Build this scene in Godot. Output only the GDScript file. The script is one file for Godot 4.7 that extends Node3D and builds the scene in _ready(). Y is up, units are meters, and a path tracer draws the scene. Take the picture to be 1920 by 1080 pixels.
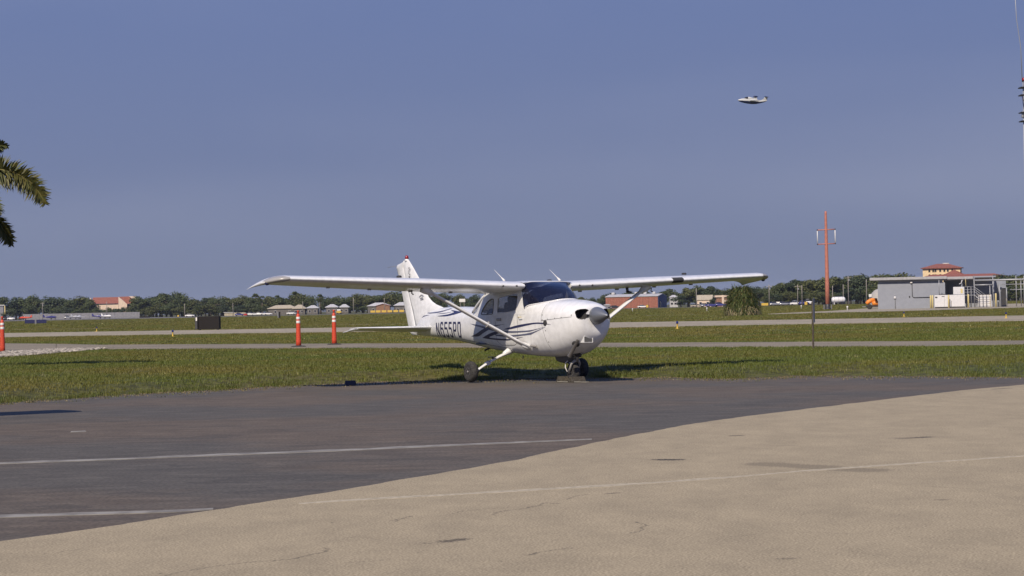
extends Node3D
# A parked high-wing light aircraft on an airfield apron. Units are metres, y is up.
# The camera stands at x = 0, z = 0 and looks along -z; everything is built where it stands.

var rng := RandomNumberGenerator.new()
var used := {}
var MT := {}

func _ready() -> void:
	rng.seed = 4711
	# ---------------------------------------------------------------- camera, sky, sun
	var cam := Camera3D.new()
	cam.name = "camera"
	cam.fov = 15.09
	cam.near = 0.1
	cam.far = 9000.0
	cam.position = Vector3(0, 1.456, 0)
	cam.basis = Basis(Vector3.RIGHT, deg_to_rad(0.506)) * Basis(Vector3.BACK, deg_to_rad(-1.169))
	add_child(cam)
	cam.current = true
	var env := Environment.new()
	env.background_mode = Environment.BG_SKY
	var sm := ProceduralSkyMaterial.new()
	sm.sky_top_color = lin(0.090, 0.170, 0.460)
	sm.sky_horizon_color = lin(0.200, 0.232, 0.335)
	sm.sky_curve = 0.15
	sm.ground_horizon_color = lin(0.17, 0.17, 0.20)
	sm.ground_bottom_color = lin(0.10, 0.10, 0.08)
	sm.sun_angle_max = 12.0
	sm.sky_cover = cirrus()
	sm.sky_cover_modulate = Color(1, 1, 1, 1)
	var sky := Sky.new()
	sky.sky_material = sm
	env.sky = sky
	env.tonemap_mode = Environment.TONE_MAPPER_LINEAR
	env.tonemap_exposure = 1.0
	env.sdfgi_enabled = true
	env.ssao_enabled = true
	env.ssil_enabled = true
	env.fog_enabled = true
	env.fog_density = 0.00005
	env.fog_light_color = Color(0.72, 0.76, 0.86)
	var we := WorldEnvironment.new()
	we.name = "world_environment"
	we.environment = env
	add_child(we)
	var sun := DirectionalLight3D.new()
	sun.name = "sun"
	sun.light_color = Color(1.0, 0.94, 0.855)
	sun.light_energy = 1.5
	sun.light_angular_distance = 0.5
	sun.shadow_enabled = true
	var towards := Vector3(-0.42, 1.0, 1.06).normalized()
	sun.basis = Basis.looking_at(-towards, Vector3.UP)
	add_child(sun)
	# ---------------------------------------------------------------- scene
	materials()
	setting()
	far_structures()
	airplane()
	apron_objects()
	airfield_objects()
	far_objects()
	trees()
	grass()
	litter()
	edge_weeds()

func lin(r: float, g: float, b: float) -> Color:
	return Color(r, g, b).linear_to_srgb()

func cirrus() -> ImageTexture:
	# very thin streaks of high cloud all round the sky
	var n := FastNoiseLite.new()
	n.seed = 5
	n.noise_type = FastNoiseLite.TYPE_SIMPLEX
	n.frequency = 0.012
	n.fractal_octaves = 4
	var w := 1024
	var h := 512
	var im := Image.create(w, h, false, Image.FORMAT_RGBA8)
	for y in h:
		var el := PI * (0.5 - (y + 0.5) / h)
		for x in w:
			var az := TAU * x / w
			var v := n.get_noise_3d(cos(az) * 60.0, sin(az) * 60.0, el * 420.0)
			var veil := smoothstep(0.0, 0.08, el) * (1.0 - smoothstep(0.07, 0.26, el))
			var a := clampf(0.42 + v * 0.9, 0.0, 1.0) * veil + clampf(v, 0.0, 1.0) * clampf(el * 4.0, 0.0, 1.0) * 0.8
			im.set_pixel(x, y, Color(0.97, 0.93, 0.87, a * 0.13))
	return ImageTexture.create_from_image(im)

# -------------------------------------------------------------------- naming helpers
func numbered(called: String) -> String:
	if not used.has(called):
		used[called] = 0
		return called
	used[called] += 1
	return "%s_%03d" % [called, used[called]]

func tag(o: Node, label: String, category: String, group := "", kind := "") -> void:
	if label != "":
		o.set_meta("label", label)
	if category != "":
		o.set_meta("category", category)
	if group != "":
		o.set_meta("group", group)
	if kind != "":
		o.set_meta("kind", kind)

func thing(called: String, label: String, category: String, at := Vector3.ZERO, turn := 0.0, group := "") -> Node3D:
	var o := Node3D.new()
	o.name = numbered(called)
	add_child(o)
	o.position = at
	o.rotation.y = turn
	tag(o, label, category, group)
	return o

func copy_of(o: Node3D, label: String, at: Vector3, turn := 0.0, size := Vector3.ONE, group := "") -> Node3D:
	var c: Node3D = o.duplicate()
	c.name = numbered(base_name(o.name))
	add_child(c)
	c.position = at
	c.rotation = Vector3(0, turn, 0)
	c.scale = size
	tag(c, label, "", group)
	return c

func base_name(s: String) -> String:
	var r := RegEx.create_from_string("_[0-9]{3}$")
	return r.sub(s, "")

func new_st() -> SurfaceTool:
	var st := SurfaceTool.new()
	st.begin(Mesh.PRIMITIVE_TRIANGLES)
	st.set_smooth_group(-1)
	return st

func done(st: SurfaceTool, smooth := true) -> ArrayMesh:
	st.generate_normals()
	st.index()
	return st.commit()

func part(called: String, m: Mesh, mat: Material, parent: Node = null, at := Vector3.ZERO) -> MeshInstance3D:
	var o := MeshInstance3D.new()
	o.mesh = m
	o.material_override = mat
	o.position = at
	if parent == null:
		o.name = numbered(called)
		add_child(o)
	else:
		o.name = called
		parent.add_child(o, true)
	return o

func struct(called: String, m: Mesh, mat: Material, parent: Node = null) -> MeshInstance3D:
	var o := part(called, m, mat, parent)
	o.set_meta("kind", "structure")
	return o

# -------------------------------------------------------------------- shapes
func tri(st: SurfaceTool, a: Vector3, b: Vector3, c: Vector3) -> void:
	st.add_vertex(a)
	st.add_vertex(b)
	st.add_vertex(c)

func quad(st: SurfaceTool, a: Vector3, b: Vector3, c: Vector3, d: Vector3) -> void:
	tri(st, a, b, c)
	tri(st, a, c, d)

# box with chamfered vertical look: 8 corners, given centre, size and an optional basis
func box(st: SurfaceTool, c: Vector3, s: Vector3, b := Basis.IDENTITY) -> void:
	var h := s * 0.5
	var v := []
	for k in 8:
		v.append(c + b * Vector3(h.x if k & 1 else -h.x, h.y if k & 2 else -h.y, h.z if k & 4 else -h.z))
	quad(st, v[0], v[1], v[3], v[2])
	quad(st, v[5], v[4], v[6], v[7])
	quad(st, v[4], v[0], v[2], v[6])
	quad(st, v[1], v[5], v[7], v[3])
	quad(st, v[2], v[3], v[7], v[6])
	quad(st, v[4], v[5], v[1], v[0])

# box with bevelled edges
func bevel_box(st: SurfaceTool, c: Vector3, s: Vector3, r: float, b := Basis.IDENTITY) -> void:
	var h := s * 0.5
	r = minf(r, minf(h.x, minf(h.y, h.z)) * 0.98)
	var rings := []
	for lv in [[-h.y, r], [-h.y + r, 0.0], [h.y - r, 0.0], [h.y, r]]:
		var ring := PackedVector3Array()
		var ix: float = h.x - lv[1]
		var iz: float = h.z - lv[1]
		for q in [[ix, iz - r], [ix - r, iz], [-ix + r, iz], [-ix, iz - r], [-ix, -iz + r], [-ix + r, -iz], [ix - r, -iz], [ix, -iz + r]]:
			ring.append(c + b * Vector3(q[0], lv[0], q[1]))
		rings.append(ring)
	loft(st, rings, true, true, true)

# surface through rows of points; closed joins the last point of a row to the first
func loft(st: SurfaceTool, rows: Array, closed := true, cap0 := false, cap1 := false) -> void:
	for i in rows.size() - 1:
		var a: PackedVector3Array = rows[i]
		var b: PackedVector3Array = rows[i + 1]
		var n := a.size()
		for j in (n if closed else n - 1):
			var k := (j + 1) % n
			quad(st, a[j], b[j], b[k], a[k])
	if cap0:
		fan(st, rows[0], false)
	if cap1:
		fan(st, rows[rows.size() - 1], true)

func fan(st: SurfaceTool, ring: PackedVector3Array, flip := false) -> void:
	var c := Vector3.ZERO
	for p in ring:
		c += p
	c /= ring.size()
	for j in ring.size():
		var k := (j + 1) % ring.size()
		if flip:
			tri(st, c, ring[k], ring[j])
		else:
			tri(st, c, ring[j], ring[k])

func tube(st: SurfaceTool, pts: PackedVector3Array, radii, seg := 8, caps := true, closed_path := false) -> void:
	var rows := []
	var up := Vector3.UP
	var n := pts.size()
	for i in n:
		var d: Vector3
		if closed_path:
			d = pts[(i + 1) % n] - pts[(i + n - 1) % n]
		else:
			d = pts[mini(i + 1, n - 1)] - pts[maxi(i - 1, 0)]
		d = d.normalized()
		if absf(d.dot(up)) > 0.95:
			up = Vector3.RIGHT if absf(d.x) < 0.9 else Vector3.BACK
		var s := d.cross(up).normalized()
		up = s.cross(d).normalized()
		var r: float = radii[i] if radii is Array or radii is PackedFloat32Array else radii
		var ring := PackedVector3Array()
		for k in seg:
			var a := TAU * k / seg
			ring.append(pts[i] + (s * cos(a) + up * sin(a)) * r)
		rows.append(ring)
	if closed_path:
		rows.append(rows[0])
		caps = false
	loft(st, rows, true, caps, caps)

func bar(st: SurfaceTool, a: Vector3, b: Vector3, r: float, seg := 6) -> void:
	tube(st, PackedVector3Array([a, b]), r, seg)

# profile of (radius, height) turned round an axis through o
func lathe(st: SurfaceTool, o: Vector3, axis: Vector3, prof: Array, seg := 24) -> void:
	var d := axis.normalized()
	var u := d.cross(Vector3.UP if absf(d.y) < 0.9 else Vector3.RIGHT).normalized()
	var v := d.cross(u)
	var rows := []
	for p in prof:
		var ring := PackedVector3Array()
		for k in seg:
			var a := TAU * k / seg
			ring.append(o + d * p[1] + (u * cos(a) + v * sin(a)) * maxf(p[0], 0.0005))
		rows.append(ring)
	loft(st, rows, true, prof[0][0] > 0.001, prof[prof.size() - 1][0] > 0.001)

# upright prism over a polygon of (x, z)
func prism(st: SurfaceTool, poly: PackedVector2Array, y0: float, y1: float) -> void:
	var idx := Geometry2D.triangulate_polygon(poly)
	for k in range(0, idx.size(), 3):
		var a := poly[idx[k]]
		var b := poly[idx[k + 1]]
		var c := poly[idx[k + 2]]
		tri(st, Vector3(a.x, y1, a.y), Vector3(b.x, y1, b.y), Vector3(c.x, y1, c.y))
		if y1 - y0 > 0.02:
			tri(st, Vector3(a.x, y0, a.y), Vector3(c.x, y0, c.y), Vector3(b.x, y0, b.y))
	for k in poly.size():
		var a := poly[k]
		var b := poly[(k + 1) % poly.size()]
		quad(st, Vector3(a.x, y0, a.y), Vector3(a.x, y1, a.y), Vector3(b.x, y1, b.y), Vector3(b.x, y0, b.y))

# extrusion of an outline (x, y) along z
func slab(st: SurfaceTool, poly: PackedVector2Array, z0: float, z1: float) -> void:
	var idx := Geometry2D.triangulate_polygon(poly)
	for k in range(0, idx.size(), 3):
		var a := poly[idx[k]]
		var b := poly[idx[k + 1]]
		var c := poly[idx[k + 2]]
		tri(st, Vector3(a.x, a.y, z0), Vector3(b.x, b.y, z0), Vector3(c.x, c.y, z0))
		tri(st, Vector3(a.x, a.y, z1), Vector3(c.x, c.y, z1), Vector3(b.x, b.y, z1))
	for k in poly.size():
		var a := poly[k]
		var b := poly[(k + 1) % poly.size()]
		quad(st, Vector3(a.x, a.y, z0), Vector3(a.x, a.y, z1), Vector3(b.x, b.y, z1), Vector3(b.x, b.y, z0))

func box_mesh(c: Vector3, s: Vector3, b := Basis.IDENTITY) -> ArrayMesh:
	var st := new_st()
	box(st, c, s, b)
	return done(st)

func bevel_mesh(c: Vector3, s: Vector3, r: float) -> ArrayMesh:
	var st := new_st()
	bevel_box(st, c, s, r)
	return done(st)

func bar_mesh(a: Vector3, b: Vector3, r: float, seg := 6) -> ArrayMesh:
	var st := new_st()
	st.set_smooth_group(0)
	bar(st, a, b, r, seg)
	return done(st)

# -------------------------------------------------------------------- materials
func mat(c: Color, rough := 0.6, metal := 0.0) -> StandardMaterial3D:
	var m := StandardMaterial3D.new()
	m.albedo_color = c
	m.roughness = rough
	m.metallic = metal
	return m

func noise_tex(a: Color, b: Color, freq: float, sd: int, size := 512, oct := 4, lo := 0.3, hi := 0.7, kind := FastNoiseLite.TYPE_SIMPLEX_SMOOTH) -> NoiseTexture2D:
	var n := FastNoiseLite.new()
	n.seed = sd
	n.noise_type = kind
	n.frequency = freq
	n.fractal_octaves = oct
	var t := NoiseTexture2D.new()
	t.width = size
	t.height = size
	t.seamless = true
	t.noise = n
	var g := Gradient.new()
	g.offsets = PackedFloat32Array([lo, hi])
	g.colors = PackedColorArray([a, b])
	t.color_ramp = g
	return t

func painted(c: Color, rough: float, spots := 0.06, tile := 1.5, sd := 3) -> StandardMaterial3D:
	# paint with a faint uneven tone
	var m := mat(Color.WHITE, rough)
	m.albedo_texture = noise_tex(c.darkened(spots), c.lightened(spots * 0.4), 0.02, sd, 256)
	m.uv1_triplanar = true
	m.uv1_scale = Vector3.ONE / tile
	return m

func materials() -> void:
	var M := MT
	M.paint = painted(lin(0.80, 0.81, 0.82), 0.28, 0.05, 0.9, 7)
	M.paint.clearcoat_enabled = true
	M.paint.clearcoat = 0.4
	M.paint.clearcoat_roughness = 0.12
	M.navy = mat(lin(0.022, 0.025, 0.085), 0.35)
	M.slate = mat(lin(0.10, 0.11, 0.18), 0.35)
	M.emblem = mat(lin(0.25, 0.25, 0.26), 0.5)
	M.lens_grey = mat(lin(0.33, 0.32, 0.31), 0.25)
	M.spinner = mat(lin(0.20, 0.215, 0.24), 0.36, 0.5)
	M.black = mat(lin(0.035, 0.035, 0.037), 0.85)
	M.seam = mat(lin(0.10, 0.10, 0.10), 0.7)
	M.rubber = painted(lin(0.028, 0.027, 0.027), 0.85, 0.25, 0.2, 4)
	M.rim = mat(lin(0.24, 0.23, 0.23), 0.45, 0.3)
	M.steel = mat(lin(0.30, 0.29, 0.28), 0.35, 0.7)
	M.dark_steel = mat(lin(0.05, 0.05, 0.055), 0.5, 0.4)
	M.red_lens = mat(lin(0.25, 0.012, 0.02), 0.2)
	M.interior = mat(lin(0.13, 0.13, 0.135), 0.9)
	M.seat = painted(lin(0.30, 0.22, 0.14), 0.9, 0.15, 0.3, 6)
	M.glass = mat(Color(lin(0.02, 0.025, 0.05), 0.22), 0.03)
	M.glass.albedo_color.a = 0.5
	M.glass.transparency = BaseMaterial3D.TRANSPARENCY_ALPHA
	M.windshield = mat(lin(0.010, 0.012, 0.035), 0.03)
	M.windshield.albedo_color.a = 0.7
	M.windshield.transparency = BaseMaterial3D.TRANSPARENCY_ALPHA
	M.orange = painted(lin(0.62, 0.062, 0.022), 0.5, 0.10, 0.4, 9)
	M.white = mat(lin(0.72, 0.71, 0.69), 0.5)
	M.mast_orange = painted(lin(0.50, 0.175, 0.12), 0.6, 0.12, 2.0, 12)
	M.yellow = mat(lin(0.62, 0.42, 0.07), 0.5)
	M.pale_yellow = mat(lin(0.62, 0.52, 0.24), 0.55)
	M.blue_lens = mat(lin(0.012, 0.02, 0.16), 0.15)
	M.sign_black = mat(lin(0.012, 0.010, 0.010), 0.95)
	M.sign_side = mat(lin(0.045, 0.045, 0.05), 0.6)
	M.grey_sheet = mat(lin(0.20, 0.20, 0.22), 0.5, 0.3)
	M.wood = painted(lin(0.07, 0.055, 0.04), 0.9, 0.2, 0.3, 5)
	M.chock = painted(lin(0.055, 0.047, 0.034), 0.85, 0.2, 0.2, 15)
	M.chock_blue = mat(lin(0.022, 0.024, 0.05), 0.7)
	M.rope = mat(lin(0.26, 0.25, 0.22), 0.9)
	M.stone = painted(lin(0.50, 0.47, 0.43), 0.9, 0.35, 0.5, 16)
	M.wall_grey = painted(lin(0.265, 0.285, 0.335), 0.8, 0.02, 5.0, 20)
	M.roof_grey = painted(lin(0.36, 0.36, 0.38), 0.7, 0.06, 3.0, 21)
	M.cabinet = painted(lin(0.66, 0.66, 0.69), 0.5, 0.03, 2.0, 23)
	M.galv = mat(lin(0.34, 0.35, 0.37), 0.5, 0.4)
	M.tank = painted(lin(0.40, 0.385, 0.36), 0.6, 0.06, 3.0, 24)
	M.hose_orange = mat(lin(0.75, 0.24, 0.03), 0.5)
	M.cream = painted(lin(0.74, 0.58, 0.36), 0.85, 0.05, 6.0, 30)
	M.beige = painted(lin(0.70, 0.56, 0.44), 0.85, 0.05, 6.0, 31)
	M.red_tile = painted(lin(0.27, 0.085, 0.055), 0.8, 0.15, 5.0, 32)
	M.brick = painted(lin(0.34, 0.125, 0.085), 0.85, 0.12, 4.0, 33)
	M.blue_wall = painted(lin(0.055, 0.085, 0.20), 0.7, 0.08, 5.0, 34)
	M.white_roof = painted(lin(0.50, 0.50, 0.51), 0.7, 0.08, 5.0, 35)
	M.tan_roof = painted(lin(0.42, 0.37, 0.28), 0.8, 0.08, 5.0, 36)
	M.brown_wall = painted(lin(0.26, 0.14, 0.085), 0.85, 0.1, 4.0, 37)
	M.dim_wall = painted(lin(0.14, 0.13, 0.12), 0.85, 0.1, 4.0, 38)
	M.window_dark = mat(lin(0.02, 0.02, 0.025), 0.15)
	M.fence = painted(lin(0.22, 0.22, 0.25), 0.7, 0.08, 6.0, 39)
	M.pole = mat(lin(0.20, 0.18, 0.16), 0.9)
	M.pole_pale = mat(lin(0.34, 0.31, 0.28), 0.9)
	M.car_white = mat(lin(0.72, 0.72, 0.72), 0.25)
	M.car_silver = mat(lin(0.36, 0.37, 0.39), 0.25, 0.4)
	M.car_blue = mat(lin(0.05, 0.05, 0.20), 0.25)
	M.car_red = mat(lin(0.42, 0.035, 0.03), 0.25)
	M.car_dark = mat(lin(0.03, 0.03, 0.035), 0.25)
	M.sky_white = mat(lin(0.56, 0.57, 0.57), 0.35)
	M.sky_navy = mat(lin(0.010, 0.016, 0.06), 0.35)
	M.bark = painted(lin(0.16, 0.13, 0.10), 0.95, 0.25, 0.6, 41)
	for k in [["leaf_a", lin(0.062, 0.082, 0.020)], ["leaf_b", lin(0.084, 0.095, 0.022)], ["leaf_c", lin(0.042, 0.062, 0.022)]]:
		M[k[0]] = leafy(k[1], 0.25)
	M.palm_leaf = leafy(lin(0.075, 0.095, 0.028), 0.35)
	M.palm_leaf_near = leafy(Color.WHITE, 0.4)
	M.dry_leaf = leafy(lin(0.30, 0.24, 0.13), 0.3)
	M.shrub = leafy(Color.WHITE, 0.3)
	M.blade = leafy(Color.WHITE, 0.35)
	for k in ["palm_leaf_near", "shrub", "blade"]:
		M[k].vertex_color_use_as_albedo = true

func leafy(c: Color, back: float) -> StandardMaterial3D:
	var m := mat(c, 0.6)
	m.cull_mode = BaseMaterial3D.CULL_DISABLED
	m.backlight_enabled = true
	m.backlight = Color(0.35, 0.45, 0.15) * back
	return m

# -------------------------------------------------------------------- the setting
const PAD_EDGE := [Vector2(-60, -14), Vector2(-30, -26), Vector2(-9.404, -35.371), Vector2(-8.756, -37.035), Vector2(-7.835, -38.312), Vector2(-6.91, -39.47), Vector2(-5.72, -41.377), Vector2(-4.838, -42.551), Vector2(-3.876, -43.472), Vector2(-2.829, -43.779), Vector2(-1.218, -43.759), Vector2(-0.038, -44.004), Vector2(1.253, -43.858), Vector2(1.804, -44.177), Vector2(3.026, -43.073), Vector2(3.771, -41.967), Vector2(4.478, -41.841), Vector2(5.581, -42.426), Vector2(7.444, -41.224), Vector2(9.251, -39.448), Vector2(14, -39.4), Vector2(30, -38), Vector2(60, -37)]
const APRON_EDGE := [Vector2(-60, 20), Vector2(-14, -5), Vector2(-4.149, -12.352), Vector2(-3.351, -14.104), Vector2(-2.731, -15.081), Vector2(-1.736, -16.949), Vector2(-0.944, -18.575), Vector2(-0.033, -20.561), Vector2(1.131, -23.759), Vector2(2.158, -26.296), Vector2(3.381, -28.426), Vector2(4.769, -30.614), Vector2(6.991, -34.114), Vector2(8.41, -35.875), Vector2(12.5, -39.2), Vector2(30, -38.6), Vector2(60, -37.5)]

func jag(pts: Array, step: float, amp: float, sd: int) -> PackedVector2Array:
	var n := FastNoiseLite.new()
	n.seed = sd
	n.frequency = 0.9
	n.fractal_octaves = 4
	var out := PackedVector2Array()
	var run := 0.0
	for i in pts.size() - 1:
		var a: Vector2 = pts[i]
		var b: Vector2 = pts[i + 1]
		var l := a.distance_to(b)
		var k := maxi(1, int(l / step))
		var side := (b - a).normalized().orthogonal()
		for j in k:
			out.append(a.lerp(b, float(j) / k) + side * n.get_noise_1d(run + l * j / k) * amp)
		run += l
	out.append(pts[pts.size() - 1])
	return out

func sheet(poly: PackedVector2Array, y: float, uv_a: Rect2, tile: float) -> ArrayMesh:
	var st := SurfaceTool.new()
	st.begin(Mesh.PRIMITIVE_TRIANGLES)
	var idx := Geometry2D.triangulate_polygon(poly)
	for k in range(0, idx.size(), 3):
		var a := poly[idx[k]]
		var b := poly[idx[k + 1]]
		var c := poly[idx[k + 2]]
		if (b - a).cross(c - a) < 0.0:
			var t := b
			b = c
			c = t
		for p in [a, b, c]:
			st.set_normal(Vector3.UP)
			st.set_uv((p - uv_a.position) / uv_a.size)
			st.set_uv2(p / tile)
			st.add_vertex(Vector3(p.x, y, p.y))
	# the sheet has an edge of its own thickness
	var area := 0.0
	for k in poly.size():
		area += poly[k].cross(poly[(k + 1) % poly.size()])
	for k in poly.size():
		var a := poly[k]
		var b := poly[(k + 1) % poly.size()]
		if area > 0.0:
			var t := a
			a = b
			b = t
		var nn := Vector3(a.y - b.y, 0, b.x - a.x).normalized()
		for q in [[a, y], [b, y], [b, 0.0], [a, y], [b, 0.0], [a, 0.0]]:
			st.set_normal(nn)
			st.set_uv((q[0] - uv_a.position) / uv_a.size)
			st.set_uv2(q[0] / tile)
			st.add_vertex(Vector3(q[0].x, q[1], q[0].y))
	return st.commit()

func ground_mat(coarse: Texture2D, fine: Texture2D, c: Color, rough := 0.95) -> StandardMaterial3D:
	var m := mat(c, rough)
	m.albedo_texture = coarse
	m.detail_enabled = true
	m.detail_blend_mode = BaseMaterial3D.BLEND_MODE_MUL
	m.detail_albedo = fine
	m.detail_uv_layer = BaseMaterial3D.DETAIL_UV_2
	return m

func strip(near: Array, far: Array, y: float, tile := 4.0) -> ArrayMesh:
	var poly := PackedVector2Array()
	for p in near:
		poly.append(p)
	for k in far.size():
		poly.append(far[far.size() - 1 - k])
	return sheet(poly, y, Rect2(0, 0, 30, 30), tile)

# cracks, tyre streaks and stains of the apron, as they lie on it
func apron_marks() -> ImageTexture:
	var w := 2048
	var im := Image.create(w, w, false, Image.FORMAT_L8)
	var tone := FastNoiseLite.new()
	tone.seed = 31
	tone.frequency = 0.011
	tone.fractal_octaves = 6
	tone.fractal_gain = 0.8
	im = tone.get_image(w, w)
	im.convert(Image.FORMAT_L8)
	im.adjust_bcs(1.0, 0.075, 1.0)
	im.adjust_bcs(1.86, 1.0, 1.0)
	var n := FastNoiseLite.new()
	n.frequency = 0.02
	n.fractal_octaves = 4
	var r := RandomNumberGenerator.new()
	r.seed = 99
	# polyline, half width in metres, darkness, how broken it is
	var lines := [
		[[Vector2(-1.499, -13.45), Vector2(-1.481, -13.752), Vector2(-1.348, -13.948), Vector2(-1.246, -14.025)], 0.012, 0.45, 0.1],
		[[Vector2(-1.762, -12.275), Vector2(-1.601, -12.551), Vector2(-1.296, -12.736), Vector2(-1.203, -12.909), Vector2(-1.125, -13.12), Vector2(-1.191, -13.393)], 0.012, 0.45, 0.0],
		[[Vector2(-1.071, -13.894), Vector2(-0.924, -13.995), Vector2(-0.828, -14.108), Vector2(-0.713, -14.252), Vector2(-0.593, -14.469)], 0.014, 0.55, 0.0],
		[[Vector2(-0.79, -14.867), Vector2(-0.793, -15.13), Vector2(-0.751, -15.275)], 0.015, 0.55, -0.1],
		[[Vector2(-0.971, -14.723), Vector2(-0.558, -15.312), Vector2(-0.301, -15.657), Vector2(-0.071, -15.689)], 0.010, 0.3, 0.1],
		[[Vector2(-1.753, -12.323), Vector2(-1.908, -12.153), Vector2(-2.073, -11.896)], 0.010, 0.3, 0.1],
		[[Vector2(-0.354, -14.597), Vector2(-0.033, -15.477), Vector2(0.242, -16), Vector2(0.559, -16.648)], 0.012, 0.45, 0.05],
		[[Vector2(-0.032, -14.639), Vector2(0.269, -14.47), Vector2(0.376, -14.484)], 0.010, 0.35, 0.1],
		[[Vector2(-0.124, -12.452), Vector2(0.062, -12.794), Vector2(0.337, -13.111), Vector2(0.581, -13.516), Vector2(0.789, -13.956), Vector2(0.867, -14.279), Vector2(0.858, -14.528)], 0.013, 0.5, -0.05],
		[[Vector2(0.858, -14.528), Vector2(1.209, -14.898), Vector2(1.662, -15.032), Vector2(2.219, -15.308)], 0.008, 0.25, 0.15],
		[[Vector2(-0.494, -13.474), Vector2(-0.597, -13.554)], 0.012, 0.4, 0.1],
		[[Vector2(-2.838, -13.314), Vector2(-2.462, -14.161), Vector2(-1.975, -14.676), Vector2(-1.523, -15.206)], 0.009, 0.25, 0.15],
		[[Vector2(7.527, -34.267), Vector2(7.805, -34.564), Vector2(8.038, -34.437)], 0.05, 0.4, 0.0],
		[[Vector2(1.341, -20.235), Vector2(1.458, -20.272), Vector2(1.569, -20.239)], 0.07, 0.62, -1.0],
		[[Vector2(2.297, -23.652), Vector2(2.436, -23.702)], 0.05, 0.5, -1.0],
		[[Vector2(4.027, -22.687), Vector2(4.174, -22.73), Vector2(4.348, -22.856)], 0.06, 0.45, -1.0],
		[[Vector2(-0.39, -13.515), Vector2(-0.325, -13.564), Vector2(-0.266, -13.646)], 0.05, 0.45, -1.0],
		[[Vector2(0.715, -16.659), Vector2(0.772, -16.74)], 0.03, 0.5, -1.0],
		[[Vector2(2.192, -19.515), Vector2(2.496, -19.106), Vector2(2.775, -18.778), Vector2(3.088, -18.45)], 0.14, 0.22, -1.0],
		[[Vector2(1.71, -21.549), Vector2(2.436, -21.894), Vector2(2.869, -21.924)], 0.05, 0.14, 0.0],
		[[Vector2(1.253, -13.449), Vector2(1.703, -13.613), Vector2(2.082, -13.476), Vector2(2.676, -13.812), Vector2(3.166, -13.881)], 0.008, 0.22, 0.05],
		[[Vector2(2.281, -17.477), Vector2(2.695, -16.86), Vector2(3.046, -16.974), Vector2(3.471, -16.428)], 0.009, 0.22, 0.08],
		[[Vector2(-1.008, -12.45), Vector2(-0.652, -12.649), Vector2(-0.368, -12.468), Vector2(-0.032, -12.033)], 0.008, 0.25, 0.05],
		[[Vector2(0.654, -20.017), Vector2(1.033, -19.775), Vector2(1.376, -19.161)], 0.01, 0.2, 0.05],
		[[Vector2(3.666, -25.149), Vector2(4.078, -24.666), Vector2(4.685, -24.994), Vector2(5.433, -25.052)], 0.02, 0.16, 0.0],
		[[Vector2(1.443, -12.282), Vector2(1.52, -12.294)], 0.035, 0.3, -1.0],
		[[Vector2(3.013, -15.63), Vector2(3.095, -15.655)], 0.035, 0.28, -1.0],
		[[Vector2(0.321, -16.026), Vector2(0.381, -16.056)], 0.03, 0.3, -1.0],
		[[Vector2(0.624, -12.169), Vector2(1.414, -12.828), Vector2(2.423, -13.536), Vector2(3.309, -14.199)], 0.09, 0.06, -0.2],
	]
	for l in lines:
		var pts: Array = l[0]
		for i in pts.size() - 1:
			var a: Vector2 = pts[i]
			var b: Vector2 = pts[i + 1]
			var k := int(a.distance_to(b) / 0.007) + 1
			for j in k:
				var p := a.lerp(b, float(j) / k)
				p += Vector2(n.get_noise_2d(p.x * 60.0, p.y * 60.0), n.get_noise_2d(p.y * 60.0, p.x * 60.0 + 500.0)) * 0.12
				if n.get_noise_2d(p.x * 40.0 + 900.0, p.y * 40.0) < l[3] * 1.0:
					continue
				var hw: float = l[1]
				for q in maxi(1, int(hw * hw * 6000.0)):
					var o := p + Vector2(r.randfn(0.0, hw * 0.6), r.randfn(0.0, hw * 0.6))
					var px := Vector2i(int((o.x + 8.0) / 20.0 * w), int((o.y + 42.0) / 34.0 * w))
					if px.x >= 0 and px.y >= 0 and px.x < w and px.y < w:
						var was := im.get_pixelv(px).r
						var to: float = 1.0 - l[2]
						im.set_pixelv(px, Color.from_hsv(0, 0, maxf(to, was - l[2] * r.randf_range(0.2, 0.6))))
	# small chips and droppings
	for k in 900:
		var px := Vector2i(r.randi_range(1, w - 3), r.randi_range(1, w - 3))
		var v := r.randf_range(0.55, 0.92)
		im.set_pixelv(px, Color(v, v, v))
		if r.randf() < 0.4:
			im.set_pixelv(px + Vector2i(1, 0), Color(v, v, v))
			im.set_pixelv(px + Vector2i(0, 1), Color(v, v, v))
	return ImageTexture.create_from_image(im)

# tone of the old asphalt: broad patches, rusty and grey, with dark scuffs and stains
func asphalt_tone() -> ImageTexture:
	var w := 1024
	var n1 := FastNoiseLite.new()
	n1.seed = 71
	n1.frequency = 0.006
	n1.fractal_octaves = 5
	var n2 := FastNoiseLite.new()
	n2.seed = 72
	n2.frequency = 0.03
	n2.fractal_octaves = 4
	var n3 := FastNoiseLite.new()
	n3.seed = 73
	n3.frequency = 0.10
	n3.fractal_octaves = 3
	var im := Image.create(w, w, false, Image.FORMAT_RGB8)
	var a := Color(0.124, 0.098, 0.071)
	var b := Color(0.096, 0.087, 0.072)
	for y in w:
		for x in w:
			var u := n1.get_noise_2d(x, y)
			var v := n2.get_noise_2d(x * 0.45, y)
			var t := n3.get_noise_2d(x * 0.4, y)
			var c := a.lerp(b, clampf(0.5 + u * 1.6 + v * 0.4, 0.0, 1.0))
			var k := 1.0 + 0.24 * v + 0.22 * t
			if v + t * 0.6 > 0.36:
				k *= 0.70
			if t - v * 0.3 > 0.38:
				k *= 1.14
			im.set_pixel(x, y, Color(c.r * k, c.g * k, c.b * k).linear_to_srgb())
	return ImageTexture.create_from_image(im)

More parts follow.
